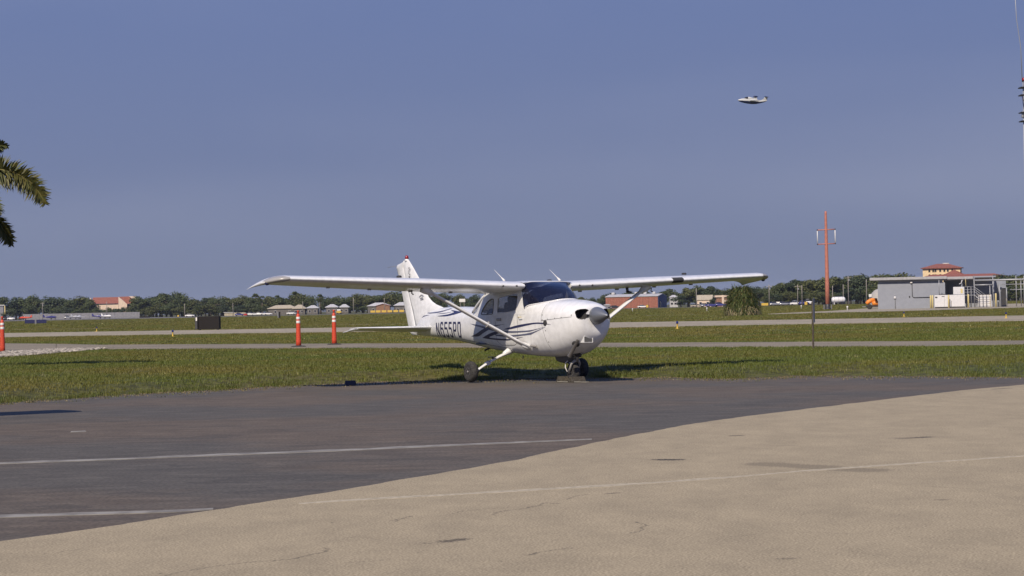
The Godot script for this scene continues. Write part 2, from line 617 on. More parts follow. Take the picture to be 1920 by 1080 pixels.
func setting() -> void:
	# open grassland to the horizon
	var big := PackedVector2Array([Vector2(-4500, 300), Vector2(4500, 300), Vector2(4500, -6500), Vector2(-4500, -6500)])
	var soil := ground_mat(noise_tex(lin(0.112, 0.100, 0.019), lin(0.068, 0.082, 0.012), 0.008, 61, 1024, 5, 0.35, 0.65), noise_tex(Color(0.70, 0.70, 0.70), Color(1, 1, 1), 0.05, 62, 512, 5), Color.WHITE)
	struct("ground", sheet(big, 0.0, Rect2(0, 0, 130, 130), 9.0), soil)
	# dark asphalt pad
	var pad := PackedVector2Array()
	var ex := -60.0
	while ex < 60.0:
		pad.append(Vector2(ex, pad_z(ex)))
		ex += 0.09 if absf(ex) < 16.0 else 1.0
	pad.append_array(PackedVector2Array([Vector2(60, 30), Vector2(-60, 30)]))
	var asphalt := ground_mat(asphalt_tone(), noise_tex(Color(0.80, 0.80, 0.80), Color(1.0, 1.0, 1.0), 0.06, 64, 1024, 5, 0.2, 0.6), Color.WHITE, 0.92)
	struct("asphalt_pad", sheet(pad, 0.004, Rect2(-16, -48, 36, 36), 3.1), asphalt)
	# pale concrete apron in front of it
	var apron := jag(APRON_EDGE, 0.05, 0.045, 8)
	apron.append_array(PackedVector2Array([Vector2(60, 30), Vector2(-60, 30)]))
	var conc := ground_mat(apron_marks(), noise_tex(lin(0.270, 0.218, 0.134), lin(0.535, 0.450, 0.292), 0.13, 65, 1024, 5, 0.2, 0.75), Color.WHITE, 0.9)
	struct("concrete_apron", sheet(apron, 0.008, Rect2(-8, -42, 20, 34), 2.9), conc)
	# turf bank along the pad
	var st := SurfaceTool.new()
	st.begin(Mesh.PRIMITIVE_TRIANGLES)
	st.set_smooth_group(0)
	var rows := []
	var bx := -22.0
	while bx <= 22.0:
		var row := PackedVector3Array()
		var z0 := pad_z(bx)
		for k in 26:
			var e := 2.6 * pow(k / 12.0, 1.5) if k < 13 else lerpf(2.9, 67.0 + z0, (k - 12) / 13.0)
			row.append(Vector3(bx, bank_y(bx, z0 - e) + 0.003, z0 - e))
		rows.append(row)
		bx += 0.3
	for i in rows.size() - 1:
		for j in 25:
			for p in [rows[i][j], rows[i][j + 1], rows[i + 1][j + 1], rows[i][j], rows[i + 1][j + 1], rows[i + 1][j]]:
				st.set_uv(Vector2(p.x, p.z) / 130.0)
				st.set_uv2(Vector2(p.x, p.z) / 9.0)
				st.add_vertex(p)
	st.generate_normals()
	struct("turf_bank", st.commit(), soil)
	# painted lines, worn
	var worn := painted(lin(0.255, 0.24, 0.21), 0.85, 0.16, 2.0, 66)
	var faint := painted(lin(0.45, 0.388, 0.27), 0.9, 0.12, 0.5, 67)
	var la := [Vector2(-7.028, -20.978), Vector2(-5.103, -21.536), Vector2(-3.588, -21.964), Vector2(-1.796, -22.467), Vector2(-0.373, -23.05), Vector2(0.831, -23.525)]
	var lb := [Vector2(-7.258, -21.667), Vector2(-5.158, -21.773), Vector2(-3.634, -22.251), Vector2(-1.82, -22.768), Vector2(-0.377, -23.321), Vector2(0.836, -23.666)]
	struct("pad_marking", line_strip(la, lb, 0.009, 21, 0.015), worn)
	la = [Vector2(-4.885, -15.711), Vector2(-3.743, -15.768), Vector2(-2.989, -15.87), Vector2(-2.492, -15.927), Vector2(-2.24, -16.081)]
	lb = [Vector2(-4.937, -15.878), Vector2(-3.798, -16.001), Vector2(-3.029, -16.084), Vector2(-2.526, -16.143), Vector2(-2.258, -16.212)]
	struct("pad_marking", line_strip(la, lb, 0.009, 22, 0.015), worn)
	la = [Vector2(-1.634, -16.334), Vector2(-1.012, -16.642), Vector2(-0.033, -17.028), Vector2(0.777, -17.382), Vector2(1.679, -17.901), Vector2(2.41, -18.453), Vector2(3.421, -19.04), Vector2(4.604, -19.703), Vector2(6.254, -20.682)]
	lb = [Vector2(-1.648, -16.47), Vector2(-1.023, -16.83), Vector2(-0.033, -17.225), Vector2(0.786, -17.588), Vector2(1.697, -18.092), Vector2(2.433, -18.627), Vector2(3.454, -19.224), Vector2(4.643, -19.867), Vector2(6.298, -20.827)]
	struct("apron_marking", line_strip(la, lb, 0.010, 23, 0.02), faint)
	struct("pad_marking", line_strip([Vector2(-5.553, -27.179), Vector2(-5.362, -27.227)], [Vector2(-5.589, -27.424), Vector2(-5.426, -27.484)], 0.009, 24, 0.03), worn)
	# footpath, with the wider slab at its end
	var path_c := ground_mat(noise_tex(lin(0.33, 0.28, 0.20), lin(0.26, 0.225, 0.16), 0.01, 68, 512), noise_tex(Color(0.75, 0.75, 0.75), Color(1, 1, 1), 0.06, 69, 512), Color.WHITE)
	struct("footpath", strip([Vector2(-17.163, -92.06), Vector2(-7.469, -84.08), Vector2(4.28, -73.43), Vector2(14.904, -63.47), Vector2(60, -71)], [Vector2(-19.941, -106.984), Vector2(-8.556, -96.357), Vector2(4.786, -82.052), Vector2(16.791, -71.49), Vector2(60, -84)], 0.02, 3.0), path_c)
	var sl := [[-260, 106, 660, 656.5, 643.5, 645.5], [107, 201, 656.4, 654.5, 645.5, 647]]
	struct("footpath_slab", strip([Vector2(-25.048, -83.552), Vector2(-21.434, -90.826), Vector2(-19.498, -92.75)], [Vector2(-43.318, -144.559), Vector2(-28.658, -121.476), Vector2(-23.988, -114.139)], 0.03, 3.0), path_c)
	struct("footpath_slab", strip([Vector2(-19.5, -92.866), Vector2(-17.284, -93.947)], [Vector2(-23.905, -113.875), Vector2(-19.261, -104.713)], 0.03, 3.0), path_c)
	# taxiway across the field
	var taxi := ground_mat(noise_tex(lin(0.43, 0.375, 0.272), lin(0.34, 0.297, 0.215), 0.01, 70, 512), noise_tex(Color(0.8, 0.8, 0.8), Color(1, 1, 1), 0.05, 71, 512), Color.WHITE)
	struct("taxiway", strip([Vector2(-64.729, -168.991), Vector2(-37.464, -158.839), Vector2(-25.024, -154.206), Vector2(-10.752, -145.346), Vector2(6.403, -138.56), Vector2(18.028, -136.511), Vector2(30.299, -128.89), Vector2(45.349, -120.184)], [Vector2(-83.8, -218.8), Vector2(-47.654, -202.077), Vector2(-31.169, -192.119), Vector2(-13.695, -185.242), Vector2(8.361, -180.726), Vector2(22.739, -172.117), Vector2(39.473, -167.872), Vector2(58.344, -154.596)], 0.02, 12.0), taxi)
	# concrete strip that leads to the utility building
	struct("service_pad", strip([Vector2(29.332, -249.743), Vector2(38.382, -261.289), Vector2(43.256, -259.771), Vector2(51.984, -268.642), Vector2(67.889, -288.621), Vector2(112.544, -342.646)], [Vector2(31.169, -265.367), Vector2(45.374, -308.852), Vector2(66.561, -399.62), Vector2(87.706, -453.132), Vector2(111.1, -472.239), Vector2(188.826, -574.821)], 0.02, 12.0), taxi)
	# runway beyond the grass
	var tar := ground_mat(noise_tex(lin(0.20, 0.19, 0.185), lin(0.15, 0.145, 0.145), 0.01, 72, 512), noise_tex(Color(0.8, 0.8, 0.8), Color(1, 1, 1), 0.05, 73, 512), Color.WHITE)
	struct("runway", strip([Vector2(-1500, -960), Vector2(-200, -850), Vector2(60, -790), Vector2(1500, -690)], [Vector2(-1500, -1060), Vector2(-200, -930), Vector2(60, -880), Vector2(1500, -760)], 0.03, 30.0), tar)
	struct("ramp", strip([Vector2(-900, -1020), Vector2(-140, -945), Vector2(-140, -960)], [Vector2(-900, -1230), Vector2(-160, -1130)], 0.03, 30.0), tar)
	# bare, dry strips where the mower has scalped the field
	var bare := ground_mat(noise_tex(lin(0.27, 0.235, 0.15), lin(0.20, 0.18, 0.09), 0.02, 74, 512), noise_tex(Color(0.75, 0.75, 0.75), Color(1, 1, 1), 0.05, 75, 512), Color.WHITE)
	for b in [[Vector2(-59.368, -257.126), Vector2(-43.252, -233.142), Vector2(-44.653, -240.702), Vector2(-62.053, -268.763)], [Vector2(-19.283, -223.775), Vector2(-10.023, -213.589), Vector2(-10.319, -219.916), Vector2(-20.037, -232.538)], [Vector2(16.794, -275.134), Vector2(23.39, -273.348), Vector2(24.521, -286.537), Vector2(17.872, -292.767)]]:
		var poly := jag([b[0], b[1], b[2], b[3], b[0]], 2.0, 1.2, 31)
		struct("bare_earth", sheet(poly, 0.025, Rect2(0, 0, 30, 30), 12.0), bare)
	# crumbled earth along the edge of the pad
	var dirt := ground_mat(noise_tex(lin(0.22, 0.17, 0.12), lin(0.14, 0.115, 0.085), 0.03, 76, 512), noise_tex(Color(0.6, 0.6, 0.6), Color(1, 1, 1), 0.09, 77, 512), Color.WHITE)
	var inner := []
	var outer := []
	var px := -15.0
	while px < 15.0:
		inner.append(Vector2(px, pad_z(px) + 0.10))
		outer.append(Vector2(px, pad_z(px) - 0.12))
		px += 0.2
	var poly := jag(inner, 0.06, 0.9, 41)
	var back := jag(outer, 0.3, 0.1, 42)
	back.reverse()
	poly.append_array(back)
	struct("verge", sheet(poly, 0.008, Rect2(0, 0, 6, 6), 1.1), dirt)

func line_strip(near: Array, far: Array, y: float, sd: int, amp: float) -> ArrayMesh:
	# worn paint: the band thins and breaks up along its length
	var a := jag(near, 0.06, amp, sd)
	var n := FastNoiseLite.new()
	n.seed = sd
	n.frequency = 0.8
	n.fractal_octaves = 4
	var b := PackedVector2Array()
	for i in near.size() - 1:
		var l: float = near[i].distance_to(near[i + 1])
		var k := maxi(1, int(l / 0.06))
		for j in k:
			b.append((far[i] as Vector2).lerp(far[i + 1], float(j) / k))
	b.append(far[far.size() - 1])
	for i in a.size():
		var u := float(i) / a.size()
		var keep := clampf(0.92 + n.get_noise_1d(i * 0.06) * 0.5, 0.4, 1.1)
		b[i] = a[i].lerp(b[i], keep)
	b.reverse()
	a.append_array(b)
	return sheet(a, y, Rect2(0, 0, 2, 2), 1.0)

# -------------------------------------------------------------------- the parked airplane
# body axes: x forward from the firewall, y up from the ground, z to starboard
# x, top, bottom, half width, height of greatest width, roundness above, roundness below
const FUS := [
	[-6.15, 1.06, 0.93, 0.030, 1.00, 2.2, 2.2],
	[-5.95, 1.12, 0.90, 0.060, 1.02, 2.3, 2.3],
	[-5.60, 1.33, 0.870, 0.115, 1.06, 2.0, 2.4],
	[-5.00, 1.45, 0.835, 0.185, 1.11, 2.0, 2.5],
	[-4.00, 1.475, 0.765, 0.300, 1.12, 2.1, 2.7],
	[-3.40, 1.460, 0.700, 0.365, 1.11, 2.3, 2.9],
	[-2.95, 1.45, 0.650, 0.420, 1.10, 2.7, 3.0],
	[-2.60, 1.56, 0.615, 0.470, 1.10, 3.2, 3.1],
	[-2.20, 1.72, 0.580, 0.525, 1.10, 3.8, 3.2],
	[-1.70, 1.80, 0.545, 0.548, 1.10, 4.0, 3.3],
	[-1.20, 1.80, 0.510, 0.552, 1.10, 4.0, 3.4],
	[-0.75, 1.74, 0.485, 0.552, 1.10, 3.6, 3.4],
	[-0.40, 1.63, 0.475, 0.550, 1.10, 3.0, 3.3],
	[-0.10, 1.585, 0.475, 0.545, 1.11, 2.7, 3.1],
	[0.15, 1.575, 0.49, 0.538, 1.12, 2.6, 3.0],
	[0.46, 1.560, 0.545, 0.508, 1.13, 2.5, 2.6],
	[0.70, 1.535, 0.628, 0.462, 1.15, 2.4, 2.4],
	[0.85, 1.505, 0.712, 0.418, 1.17, 2.4, 2.3],
	[0.94, 1.480, 0.790, 0.380, 1.19, 2.4, 2.3],
	[0.985, 1.455, 0.850, 0.348, 1.20, 2.5, 2.3],
	[1.015, 1.425, 0.910, 0.305, 1.215, 2.6, 2.3],
	[1.030, 1.390, 0.980, 0.250, 1.225, 2.6, 2.3],
	[1.036, 1.340, 1.080, 0.155, 1.235, 2.6, 2.3],
]

func fus(x: float) -> PackedFloat32Array:
	var n := FUS.size()
	var i := 0
	while i < n - 2 and FUS[i + 1][0] < x:
		i += 1
	var a: Array = FUS[i]
	var b: Array = FUS[i + 1]
	var p: Array = FUS[maxi(i - 1, 0)]
	var q: Array = FUS[mini(i + 2, n - 1)]
	var t := clampf((x - a[0]) / (b[0] - a[0]), 0.0, 1.0)
	var out := PackedFloat32Array()
	for k in range(1, 7):
		# slopes by x, so that uneven spacing stays smooth
		var ma: float = (b[k] - p[k]) / maxf(b[0] - p[0], 0.001) * (b[0] - a[0])
		var mb: float = (q[k] - a[k]) / maxf(q[0] - a[0], 0.001) * (b[0] - a[0])
		var t2 := t * t
		var t3 := t2 * t
		out.append((2.0 * t3 - 3.0 * t2 + 1.0) * a[k] + (t3 - 2.0 * t2 + t) * ma + (-2.0 * t3 + 3.0 * t2) * b[k] + (t3 - t2) * mb)
	return out

func fus_point(f: PackedFloat32Array, x: float, a: float) -> Vector3:
	var c := cos(a)
	var s := sin(a)
	var e := 2.0 / (f[4] if s > 0.0 else f[5])
	var h := (f[0] - f[3]) if s > 0.0 else (f[3] - f[1])
	return Vector3(x, f[3] + h * signf(s) * pow(absf(s), e), f[2] * signf(c) * pow(absf(c), e))

# half width of the fuselage at a height
func fus_z(x: float, y: float) -> float:
	var f := fus(x)
	var up := y > f[3]
	var t := clampf(absf(y - f[3]) / ((f[0] - f[3]) if up else (f[3] - f[1])), 0.0, 1.0)
	var n := f[4] if up else f[5]
	return f[2] * pow(maxf(1.0 - pow(t, n), 0.0), 1.0 / n)

func sill(x: float) -> float:
	return 1.325 if x > -2.1 else lerpf(1.325, 1.405, clampf((-2.1 - x) / 0.7, 0.0, 1.0))

func screen_base(z: float) -> float:
	return 0.10 - 0.76 * pow(absf(z) / 0.54, 3.0)

func in_cabin(p: Vector3) -> bool:
	return p.x > -2.86 and p.x < screen_base(p.z) and p.y > sill(p.x) and p.y > 1.30

# cooling inlets either side of the spinner
func in_inlet(p: Vector3) -> bool:
	if p.x < 0.80:
		return false
	var dz := (absf(p.z) - 0.265) / 0.115
	var dy := (p.y - (1.285 + 0.10 * (0.28 - absf(p.z)))) / 0.098
	return pow(absf(dz), 2.8) + pow(absf(dy), 2.8) < 1.0 and Vector2(p.z, p.y - 1.255).length() > 0.185

func skin_x(y: float, z: float) -> float:
	var x := 1.036
	while x > 0.6 and fus_z(x, y) < absf(z):
		x -= 0.004
	return x

func make_fuselage() -> ArrayMesh:
	var st := new_st()
	st.set_smooth_group(0)
	var xs := PackedFloat32Array()
	var x := -6.15
	while x < 1.0355:
		xs.append(x)
		x += 0.05 if x < -3.05 else 0.02 if x < 0.75 else 0.008 if x < 0.98 else 0.004
	xs.append(1.036)
	var seg := 160
	var rows := []
	for xx in xs:
		var f := fus(xx)
		var ring := PackedVector3Array()
		for k in seg:
			ring.append(fus_point(f, xx, TAU * k / seg))
		rows.append(ring)
	for s in [0.75, 0.45, 0.15]:   # close the nose behind the spinner
		var ring := PackedVector3Array()
		for p in rows[rows.size() - 1]:
			ring.append(p)
		var last: PackedVector3Array = rows[rows.size() - 1]
		for k in seg:
			ring[k] = Vector3(1.038, 1.235 + (last[k].y - 1.235) * s, last[k].z * s)
		rows.append(ring)
	for i in rows.size() - 1:
		for j in seg:
			var k := (j + 1) % seg
			var c: Vector3 = (rows[i][j] + rows[i + 1][k] + rows[i][k] + rows[i + 1][j]) * 0.25
			if in_cabin(c) or in_inlet(c):
				continue
			quad(st, rows[i][j], rows[i + 1][j], rows[i + 1][k], rows[i][k])
	fan(st, rows[0])
	return done(st)

# NACA 2412, c along the chord
func foil(c: float, upper: bool) -> float:
	var t := 0.6 * (0.2969 * sqrt(c) - 0.126 * c - 0.3516 * c * c + 0.2843 * c * c * c - 0.1036 * c * c * c * c)
	var m := 0.02 / 0.16 * (0.8 * c - c * c) if c < 0.4 else 0.02 / 0.36 * (0.2 + 0.8 * c - c * c)
	return m + (t if upper else -t)

# span station -> leading edge x, chord, leading edge y
func wing_at(z: float) -> Vector3:
	var a := absf(z)
	var t := clampf((a - 2.55) / 2.85, 0.0, 1.0)
	return Vector3(-0.63 - 0.22 * t, 1.63 - 0.48 * t, 1.845 + 0.036 * (a - 0.55))

func wing_ring(z: float, c0: float, c1: float, n := 22) -> PackedVector3Array:
	var w := wing_at(z)
	var ring := PackedVector3Array()
	for k in n + 1:
		var c := c1 + (c0 - c1) * (1.0 - pow(1.0 - float(k) / n, 2.0) if c0 < 0.01 else float(k) / n)
		ring.append(Vector3(w.x - c * w.y, w.z + (foil(c, true) - 0.075 * c) * w.y, z))
	for k in range(1 if c0 < 0.01 else 0, n + 1):
		var c := c0 + (c1 - c0) * (pow(float(k) / n, 2.0) if c0 < 0.01 else float(k) / n)
		ring.append(Vector3(w.x - c * w.y, w.z + (foil(c, false) - 0.075 * c) * w.y, z))
	return ring

func wing_piece(zs: Array, c0: float, c1: float) -> ArrayMesh:
	var st := new_st()
	st.set_smooth_group(0)
	var rows := []
	for z in zs:
		rows.append(wing_ring(z, c0, c1))
	loft(st, rows, true)
	st.set_smooth_group(-1)
	fan(st, rows[0])
	fan(st, rows[rows.size() - 1], true)
	return done(st)

# drooped wing tip
const TIP := [[5.405, 0.0, 1.0, 0.0, 1.0], [5.48, 0.02, 1.0, 0.003, 0.99], [5.56, 0.06, 1.005, 0.010, 0.93], [5.63, 0.12, 1.01, 0.022, 0.83], [5.69, 0.21, 1.02, 0.040, 0.66], [5.73, 0.34, 1.035, 0.060, 0.42], [5.75, 0.52, 1.05, 0.075, 0.15]]

func tip_ring(q: Array, s: float) -> PackedVector3Array:
	var w := wing_at(5.4)
	var ring := PackedVector3Array()
	for p in wing_ring(5.4, 0.0, 1.0):
		var c := (w.x - p.x) / w.y
		var cc: float = q[1] + (q[2] - q[1]) * c
		var mid: float = w.z - 0.075 * c * w.y
		ring.append(Vector3(w.x - cc * w.y, mid + (p.y - mid) * q[4] - q[3] * (0.9 + 0.4 * c), s * q[0]))
	return ring

func wing_tip(s: float) -> ArrayMesh:
	var st := new_st()
	st.set_smooth_group(0)
	var rows := []
	for q in TIP:
		rows.append(tip_ring(q, s))
	loft(st, rows, true)
	fan(st, rows[rows.size() - 1], true)
	return done(st)

# plastic fairing at the front of the tip, just proud of it
func tip_lens(s: float) -> ArrayMesh:
	var st := new_st()
	st.set_smooth_group(0)
	var rows := []
	var lead := [0.25, 0.6, 0.85, 1.0, 0.95, 0.7]
	for k in 6:
		var ring := tip_ring(TIP[k], s)
		var row := PackedVector3Array()
		var le := ring[22]
		var reach: int = int(round(11.0 * lead[k]))
		for j in 23:
			var f := (j - 11.0) / 11.0 * reach
			var i := 22 + int(floor(f))
			var p := ring[i].lerp(ring[mini(i + 1, ring.size() - 1)], f - floor(f))
			row.append(p + Vector3(0.006, 0, 0) + (p - le - Vector3(-0.05, 0, 0)).normalized() * 0.005 + Vector3(0, 0, s * 0.004))
		rows.append(row)
	loft(st, rows, false)
	return done(st)

func flat_foil(le: Array, te: Array, ys: Array, thick: Array, z_is_span: bool, cut0 := 0.0, cut1 := 1.0) -> ArrayMesh:
	# symmetric surface through span stations: le/te are x, span given by ys
	var st := new_st()
	st.set_smooth_group(0)
	var rows := []
	for k in le.size():
		var ring := PackedVector3Array()
		var n := 14
		for j in n * 2:
			var up := j < n
			var i := j if up else j - n
			var u := float(i) / n
			var c := cut1 + (cut0 - cut1) * u if up else cut0 + (cut1 - cut0) * u
			if cut0 < 0.01:
				c = cut1 * pow(1.0 - u, 1.6) if up else cut1 * pow(u, 1.6)
			var t: float = 5.0 * thick[k] * (0.2969 * sqrt(c) - 0.126 * c - 0.3516 * c * c + 0.2843 * c * c * c - 0.1036 * c * c * c * c) * (le[k] - te[k])
			var x: float = le[k] + (te[k] - le[k]) * c
			var d := t if up else -t
			if z_is_span:
				ring.append(Vector3(x, ys[k].y + d - (le[k] - x) * 0.10, ys[k].x))
			else:
				ring.append(Vector3(x, ys[k].x, d))
		rows.append(ring)
	loft(st, rows, true, true, true)
	return done(st)

# flat print that follows the fuselage: outline in (x, y), laid 3 mm proud of the skin
func skin_print(poly: PackedVector2Array, s: float, proud := 0.004) -> ArrayMesh:
	var st := new_st()
	st.set_smooth_group(0)
	# clip to narrow columns so that the print bends with the skin
	var lo := INF
	var hi := -INF
	var ylo := INF
	var yhi := -INF
	for p in poly:
		lo = minf(lo, p.x)
		hi = maxf(hi, p.x)
		ylo = minf(ylo, p.y)
		yhi = maxf(yhi, p.y)
	var nx := maxi(1, int((hi - lo) / 0.05))
	var ny := maxi(1, int((yhi - ylo) / 0.04))
	for i in nx:
		for j in ny:
			var x0 := lerpf(lo - 0.001, hi + 0.001, float(i) / nx)
			var x1 := lerpf(lo - 0.001, hi + 0.001, float(i + 1) / nx)
			var y0 := lerpf(ylo - 0.001, yhi + 0.001, float(j) / ny)
			var y1 := lerpf(ylo - 0.001, yhi + 0.001, float(j + 1) / ny)
			for q in Geometry2D.intersect_polygons(poly, PackedVector2Array([Vector2(x0, y0), Vector2(x1, y0), Vector2(x1, y1), Vector2(x0, y1)])):
				var idx := Geometry2D.triangulate_polygon(q)
				for k in range(0, idx.size(), 3):
					var v := []
					for t in 3:
						var p: Vector2 = q[idx[k + t]]
						v.append(Vector3(p.x, p.y, s * (fus_z(p.x, p.y) + proud)))
					tri(st, v[0], v[1], v[2])
	return done(st)

func band(a: Array, b: Array) -> PackedVector2Array:
	# outline from two rows of points, smoothed
	var out := PackedVector2Array()
	for row in [a, b]:
		for k in row.size() - 1:
			for t in 5:
				var p0: Vector2 = row[maxi(k - 1, 0)]
				var p3: Vector2 = row[mini(k + 2, row.size() - 1)]
				out.append((row[k] as Vector2).cubic_interpolate(row[k + 1], p0, p3, t / 5.0))
		out.append(row[row.size() - 1])
	return out

# block letters as strokes in a cell one unit wide and 1.5 high
const GLYPH := {
	"N": [[[0, 0], [0, 1.5]], [[0, 1.5], [1, 0]], [[1, 0], [1, 1.5]]],
	"6": [[[1, 1.22], [0.8, 1.5], [0.2, 1.5], [0, 1.25], [0, 0.25], [0.2, 0], [0.8, 0], [1, 0.25], [1, 0.65], [0.8, 0.88], [0.22, 0.88]]],
	"5": [[[1, 1.5], [0, 1.5], [0, 0.9], [0.8, 0.9], [1, 0.68], [1, 0.22], [0.8, 0], [0.2, 0], [0, 0.25]]],
	"P": [[[0, 0], [0, 1.5], [0.8, 1.5], [1, 1.27], [1, 0.85], [0.8, 0.65], [0.22, 0.65]]],
	"D": [[[0, 0.14], [0, 1.5], [0.8, 1.5], [1, 1.27], [1, 0.23], [0.8, 0], [-0.16, 0]]],
}

func glyph_poly(ch: String, o: Vector2, sx: float, sy: float, flip: bool) -> Array:
	var out := []
	for s in GLYPH[ch]:
		var pl := PackedVector2Array()
		for p in s:
			var q := Vector2(p[0] * sx + p[1] * sy * 0.10, p[1] * sy)
			if flip:
				q.x = -q.x
			pl.append(o + q)
		out.append_array(Geometry2D.offset_polyline(pl, 0.021, Geometry2D.JOIN_MITER, Geometry2D.END_BUTT))
	return out

func cabin_z(x: float, y: float) -> float:
	return fus_z(x, minf(y, 1.32)) + 0.004 - maxf(y - 1.32, 0.0) * 0.10

const DOOR_WINDOW := [[-0.955, 1.385], [-0.925, 1.44], [-0.915, 1.66], [-0.935, 1.705], [-0.99, 1.715], [-1.62, 1.645], [-1.675, 1.615], [-1.69, 1.56], [-1.675, 1.36], [-1.655, 1.325], [-1.60, 1.318], [-1.02, 1.365]]
const REAR_WINDOW := [[-1.845, 1.335], [-1.84, 1.57], [-1.86, 1.605], [-1.92, 1.615], [-2.02, 1.595], [-2.16, 1.53], [-2.28, 1.44], [-2.37, 1.345], [-2.375, 1.315], [-2.34, 1.305], [-1.88, 1.308]]

func poly2(a: Array) -> PackedVector2Array:
	var out := PackedVector2Array()
	for p in a:
		out.append(Vector2(p[0], p[1]))
	return out

func rounded(poly: PackedVector2Array) -> PackedVector2Array:
	var out := poly
	for pass_ in 2:
		var nxt := PackedVector2Array()
		for k in out.size():
			var a := out[k]
			var b := out[(k + 1) % out.size()]
			nxt.append(a.lerp(b, 0.25))
			nxt.append(a.lerp(b, 0.75))
		out = nxt
	return out

func cabin_side(s: float, holes: Array) -> ArrayMesh:
	var outer := PackedVector2Array([Vector2(-0.60, 1.30), Vector2(-0.655, 1.385), Vector2(-0.70, 1.48), Vector2(-0.80, 1.76), Vector2(-0.83, 1.85), Vector2(-1.9, 1.84), Vector2(-2.20, 1.72), Vector2(-2.30, 1.66), Vector2(-2.42, 1.58), Vector2(-2.56, 1.47), Vector2(-2.66, 1.36), Vector2(-2.55, 1.30), Vector2(-2.0, 1.285), Vector2(-1.2, 1.285)])
	var st := new_st()
	st.set_smooth_group(0)
	var d := 0.0125
	for i in 170:
		for j in 48:
			var c := Vector2(-2.70 + (i + 0.5) * d, 1.28 + (j + 0.5) * d)
			if not Geometry2D.is_point_in_polygon(c, outer):
				continue
			var inside := false
			for h in holes:
				if Geometry2D.is_point_in_polygon(c, h):
					inside = true
					break
			if inside:
				continue
			var v := []
			for q in [Vector2(-1, -1), Vector2(1, -1), Vector2(1, 1), Vector2(-1, 1)]:
				var p: Vector2 = c + q * d * 0.5
				v.append(Vector3(p.x, p.y, s * cabin_z(p.x, p.y)))
			quad(st, v[0], v[1], v[2], v[3])
	return done(st)

func pane(poly: PackedVector2Array, s: float, inset := 0.008) -> ArrayMesh:
	var st := new_st()
	st.set_smooth_group(0)
	var idx := Geometry2D.triangulate_polygon(poly)
	for k in range(0, idx.size(), 3):
		var v := []
		for t in 3:
			var p := poly[idx[k + t]]
			v.append(Vector3(p.x, p.y, s * (cabin_z(p.x, p.y) - inset)))
		tri(st, v[0], v[1], v[2])
	return done(st)

func rim_tube(poly: PackedVector2Array, s: float, r: float) -> ArrayMesh:
	var st := new_st()
	st.set_smooth_group(0)
	var pts := PackedVector3Array()
	for p in poly:
		pts.append(Vector3(p.x, p.y, s * cabin_z(p.x, p.y)))
	tube(st, pts, r, 6, false, true)
	return done(st)

func screen_edge(t: float, top: bool) -> Vector3:
	# t from -1 (port) to 1 (starboard)
	var a := absf(t)
	var z := 0.535 * sin(a * PI * 0.5)
	if not top:
		var x := screen_base(z)
		var f := fus(x)
		var y := 1.12 + (f[0] - 1.12) * pow(maxf(1.0 - pow(minf(z / f[2], 1.0), f[4]), 0.0), 1.0 / f[4])
		return Vector3(x + 0.004, maxf(y, 1.36) + 0.004, z * signf(t))
	var zz := lerpf(0.515, 0.50, a)
	var k := pow(a, 9.0)
	return Vector3(lerpf(-0.655, -0.80, k), lerpf(1.928, 1.76, k), minf(0.60 * a, lerpf(0.50, 0.513, k)) * signf(t))

func make_windshield() -> ArrayMesh:
	var st := new_st()
	st.set_smooth_group(0)
	var rows := []
	for i in 41:
		var t := -1.0 + i * 0.05
		var a := screen_edge(t, false)
		var b := screen_edge(t, true)
		var row := PackedVector3Array()
		for j in 13:
			var u := j / 12.0
			var p := a.lerp(b, u)
			p += Vector3(0.07, 0.05, 0) * sin(u * PI) * (1.0 - t * t * t * t)
			row.append(p)
		rows.append(row)
	loft(st, rows, false)
	return done(st)

func edge_tube(top: bool, r: float) -> ArrayMesh:
	var st := new_st()
	st.set_smooth_group(0)
	var pts := PackedVector3Array()
	for i in 41:
		pts.append(screen_edge(-1.0 + i * 0.05, top))
	tube(st, pts, r, 6)
	return done(st)

func wheel(parent: Node3D, at: Vector3, r: float, w: float, called := "wheel") -> void:
	var st := new_st()
	st.set_smooth_group(0)
	var prof := []
	var rim := r * 0.40
	for k in 21:
		var a := PI * k / 20.0
		# rounded tyre section
		prof.append([rim + (r - rim) * pow(sin(a), 0.55), -cos(a) * w * 0.5 * (1.0 if sin(a) > 0.2 else 0.9)])
	lathe(st, Vector3.ZERO, Vector3.BACK, prof, 40)
	var tyre := part(called, done(st), MT.rubber, parent, at)
	st = new_st()
	st.set_smooth_group(0)
	lathe(st, Vector3.ZERO, Vector3.BACK, [[rim * 0.25, -w * 0.52], [rim * 0.30, -w * 0.40], [rim * 0.75, -w * 0.34], [rim * 0.98, -w * 0.46], [rim * 1.05, -w * 0.42], [rim * 1.05, w * 0.42], [rim * 0.98, w * 0.46], [rim * 0.75, w * 0.34], [rim * 0.30, w * 0.40], [rim * 0.25, w * 0.52]], 24)
	part("rim", done(st), MT.rim, tyre)
	for k in 6:
		var a := TAU * k / 6.0
		for s in [-1.0, 1.0]:
			st = new_st()
			lathe(st, Vector3(cos(a) * rim * 0.55, sin(a) * rim * 0.55, s * w * 0.345), Vector3.BACK * s, [[rim * 0.14, 0.0], [rim * 0.14, 0.004]], 8)
			part("vent_hole", done(st), MT.black, tyre)

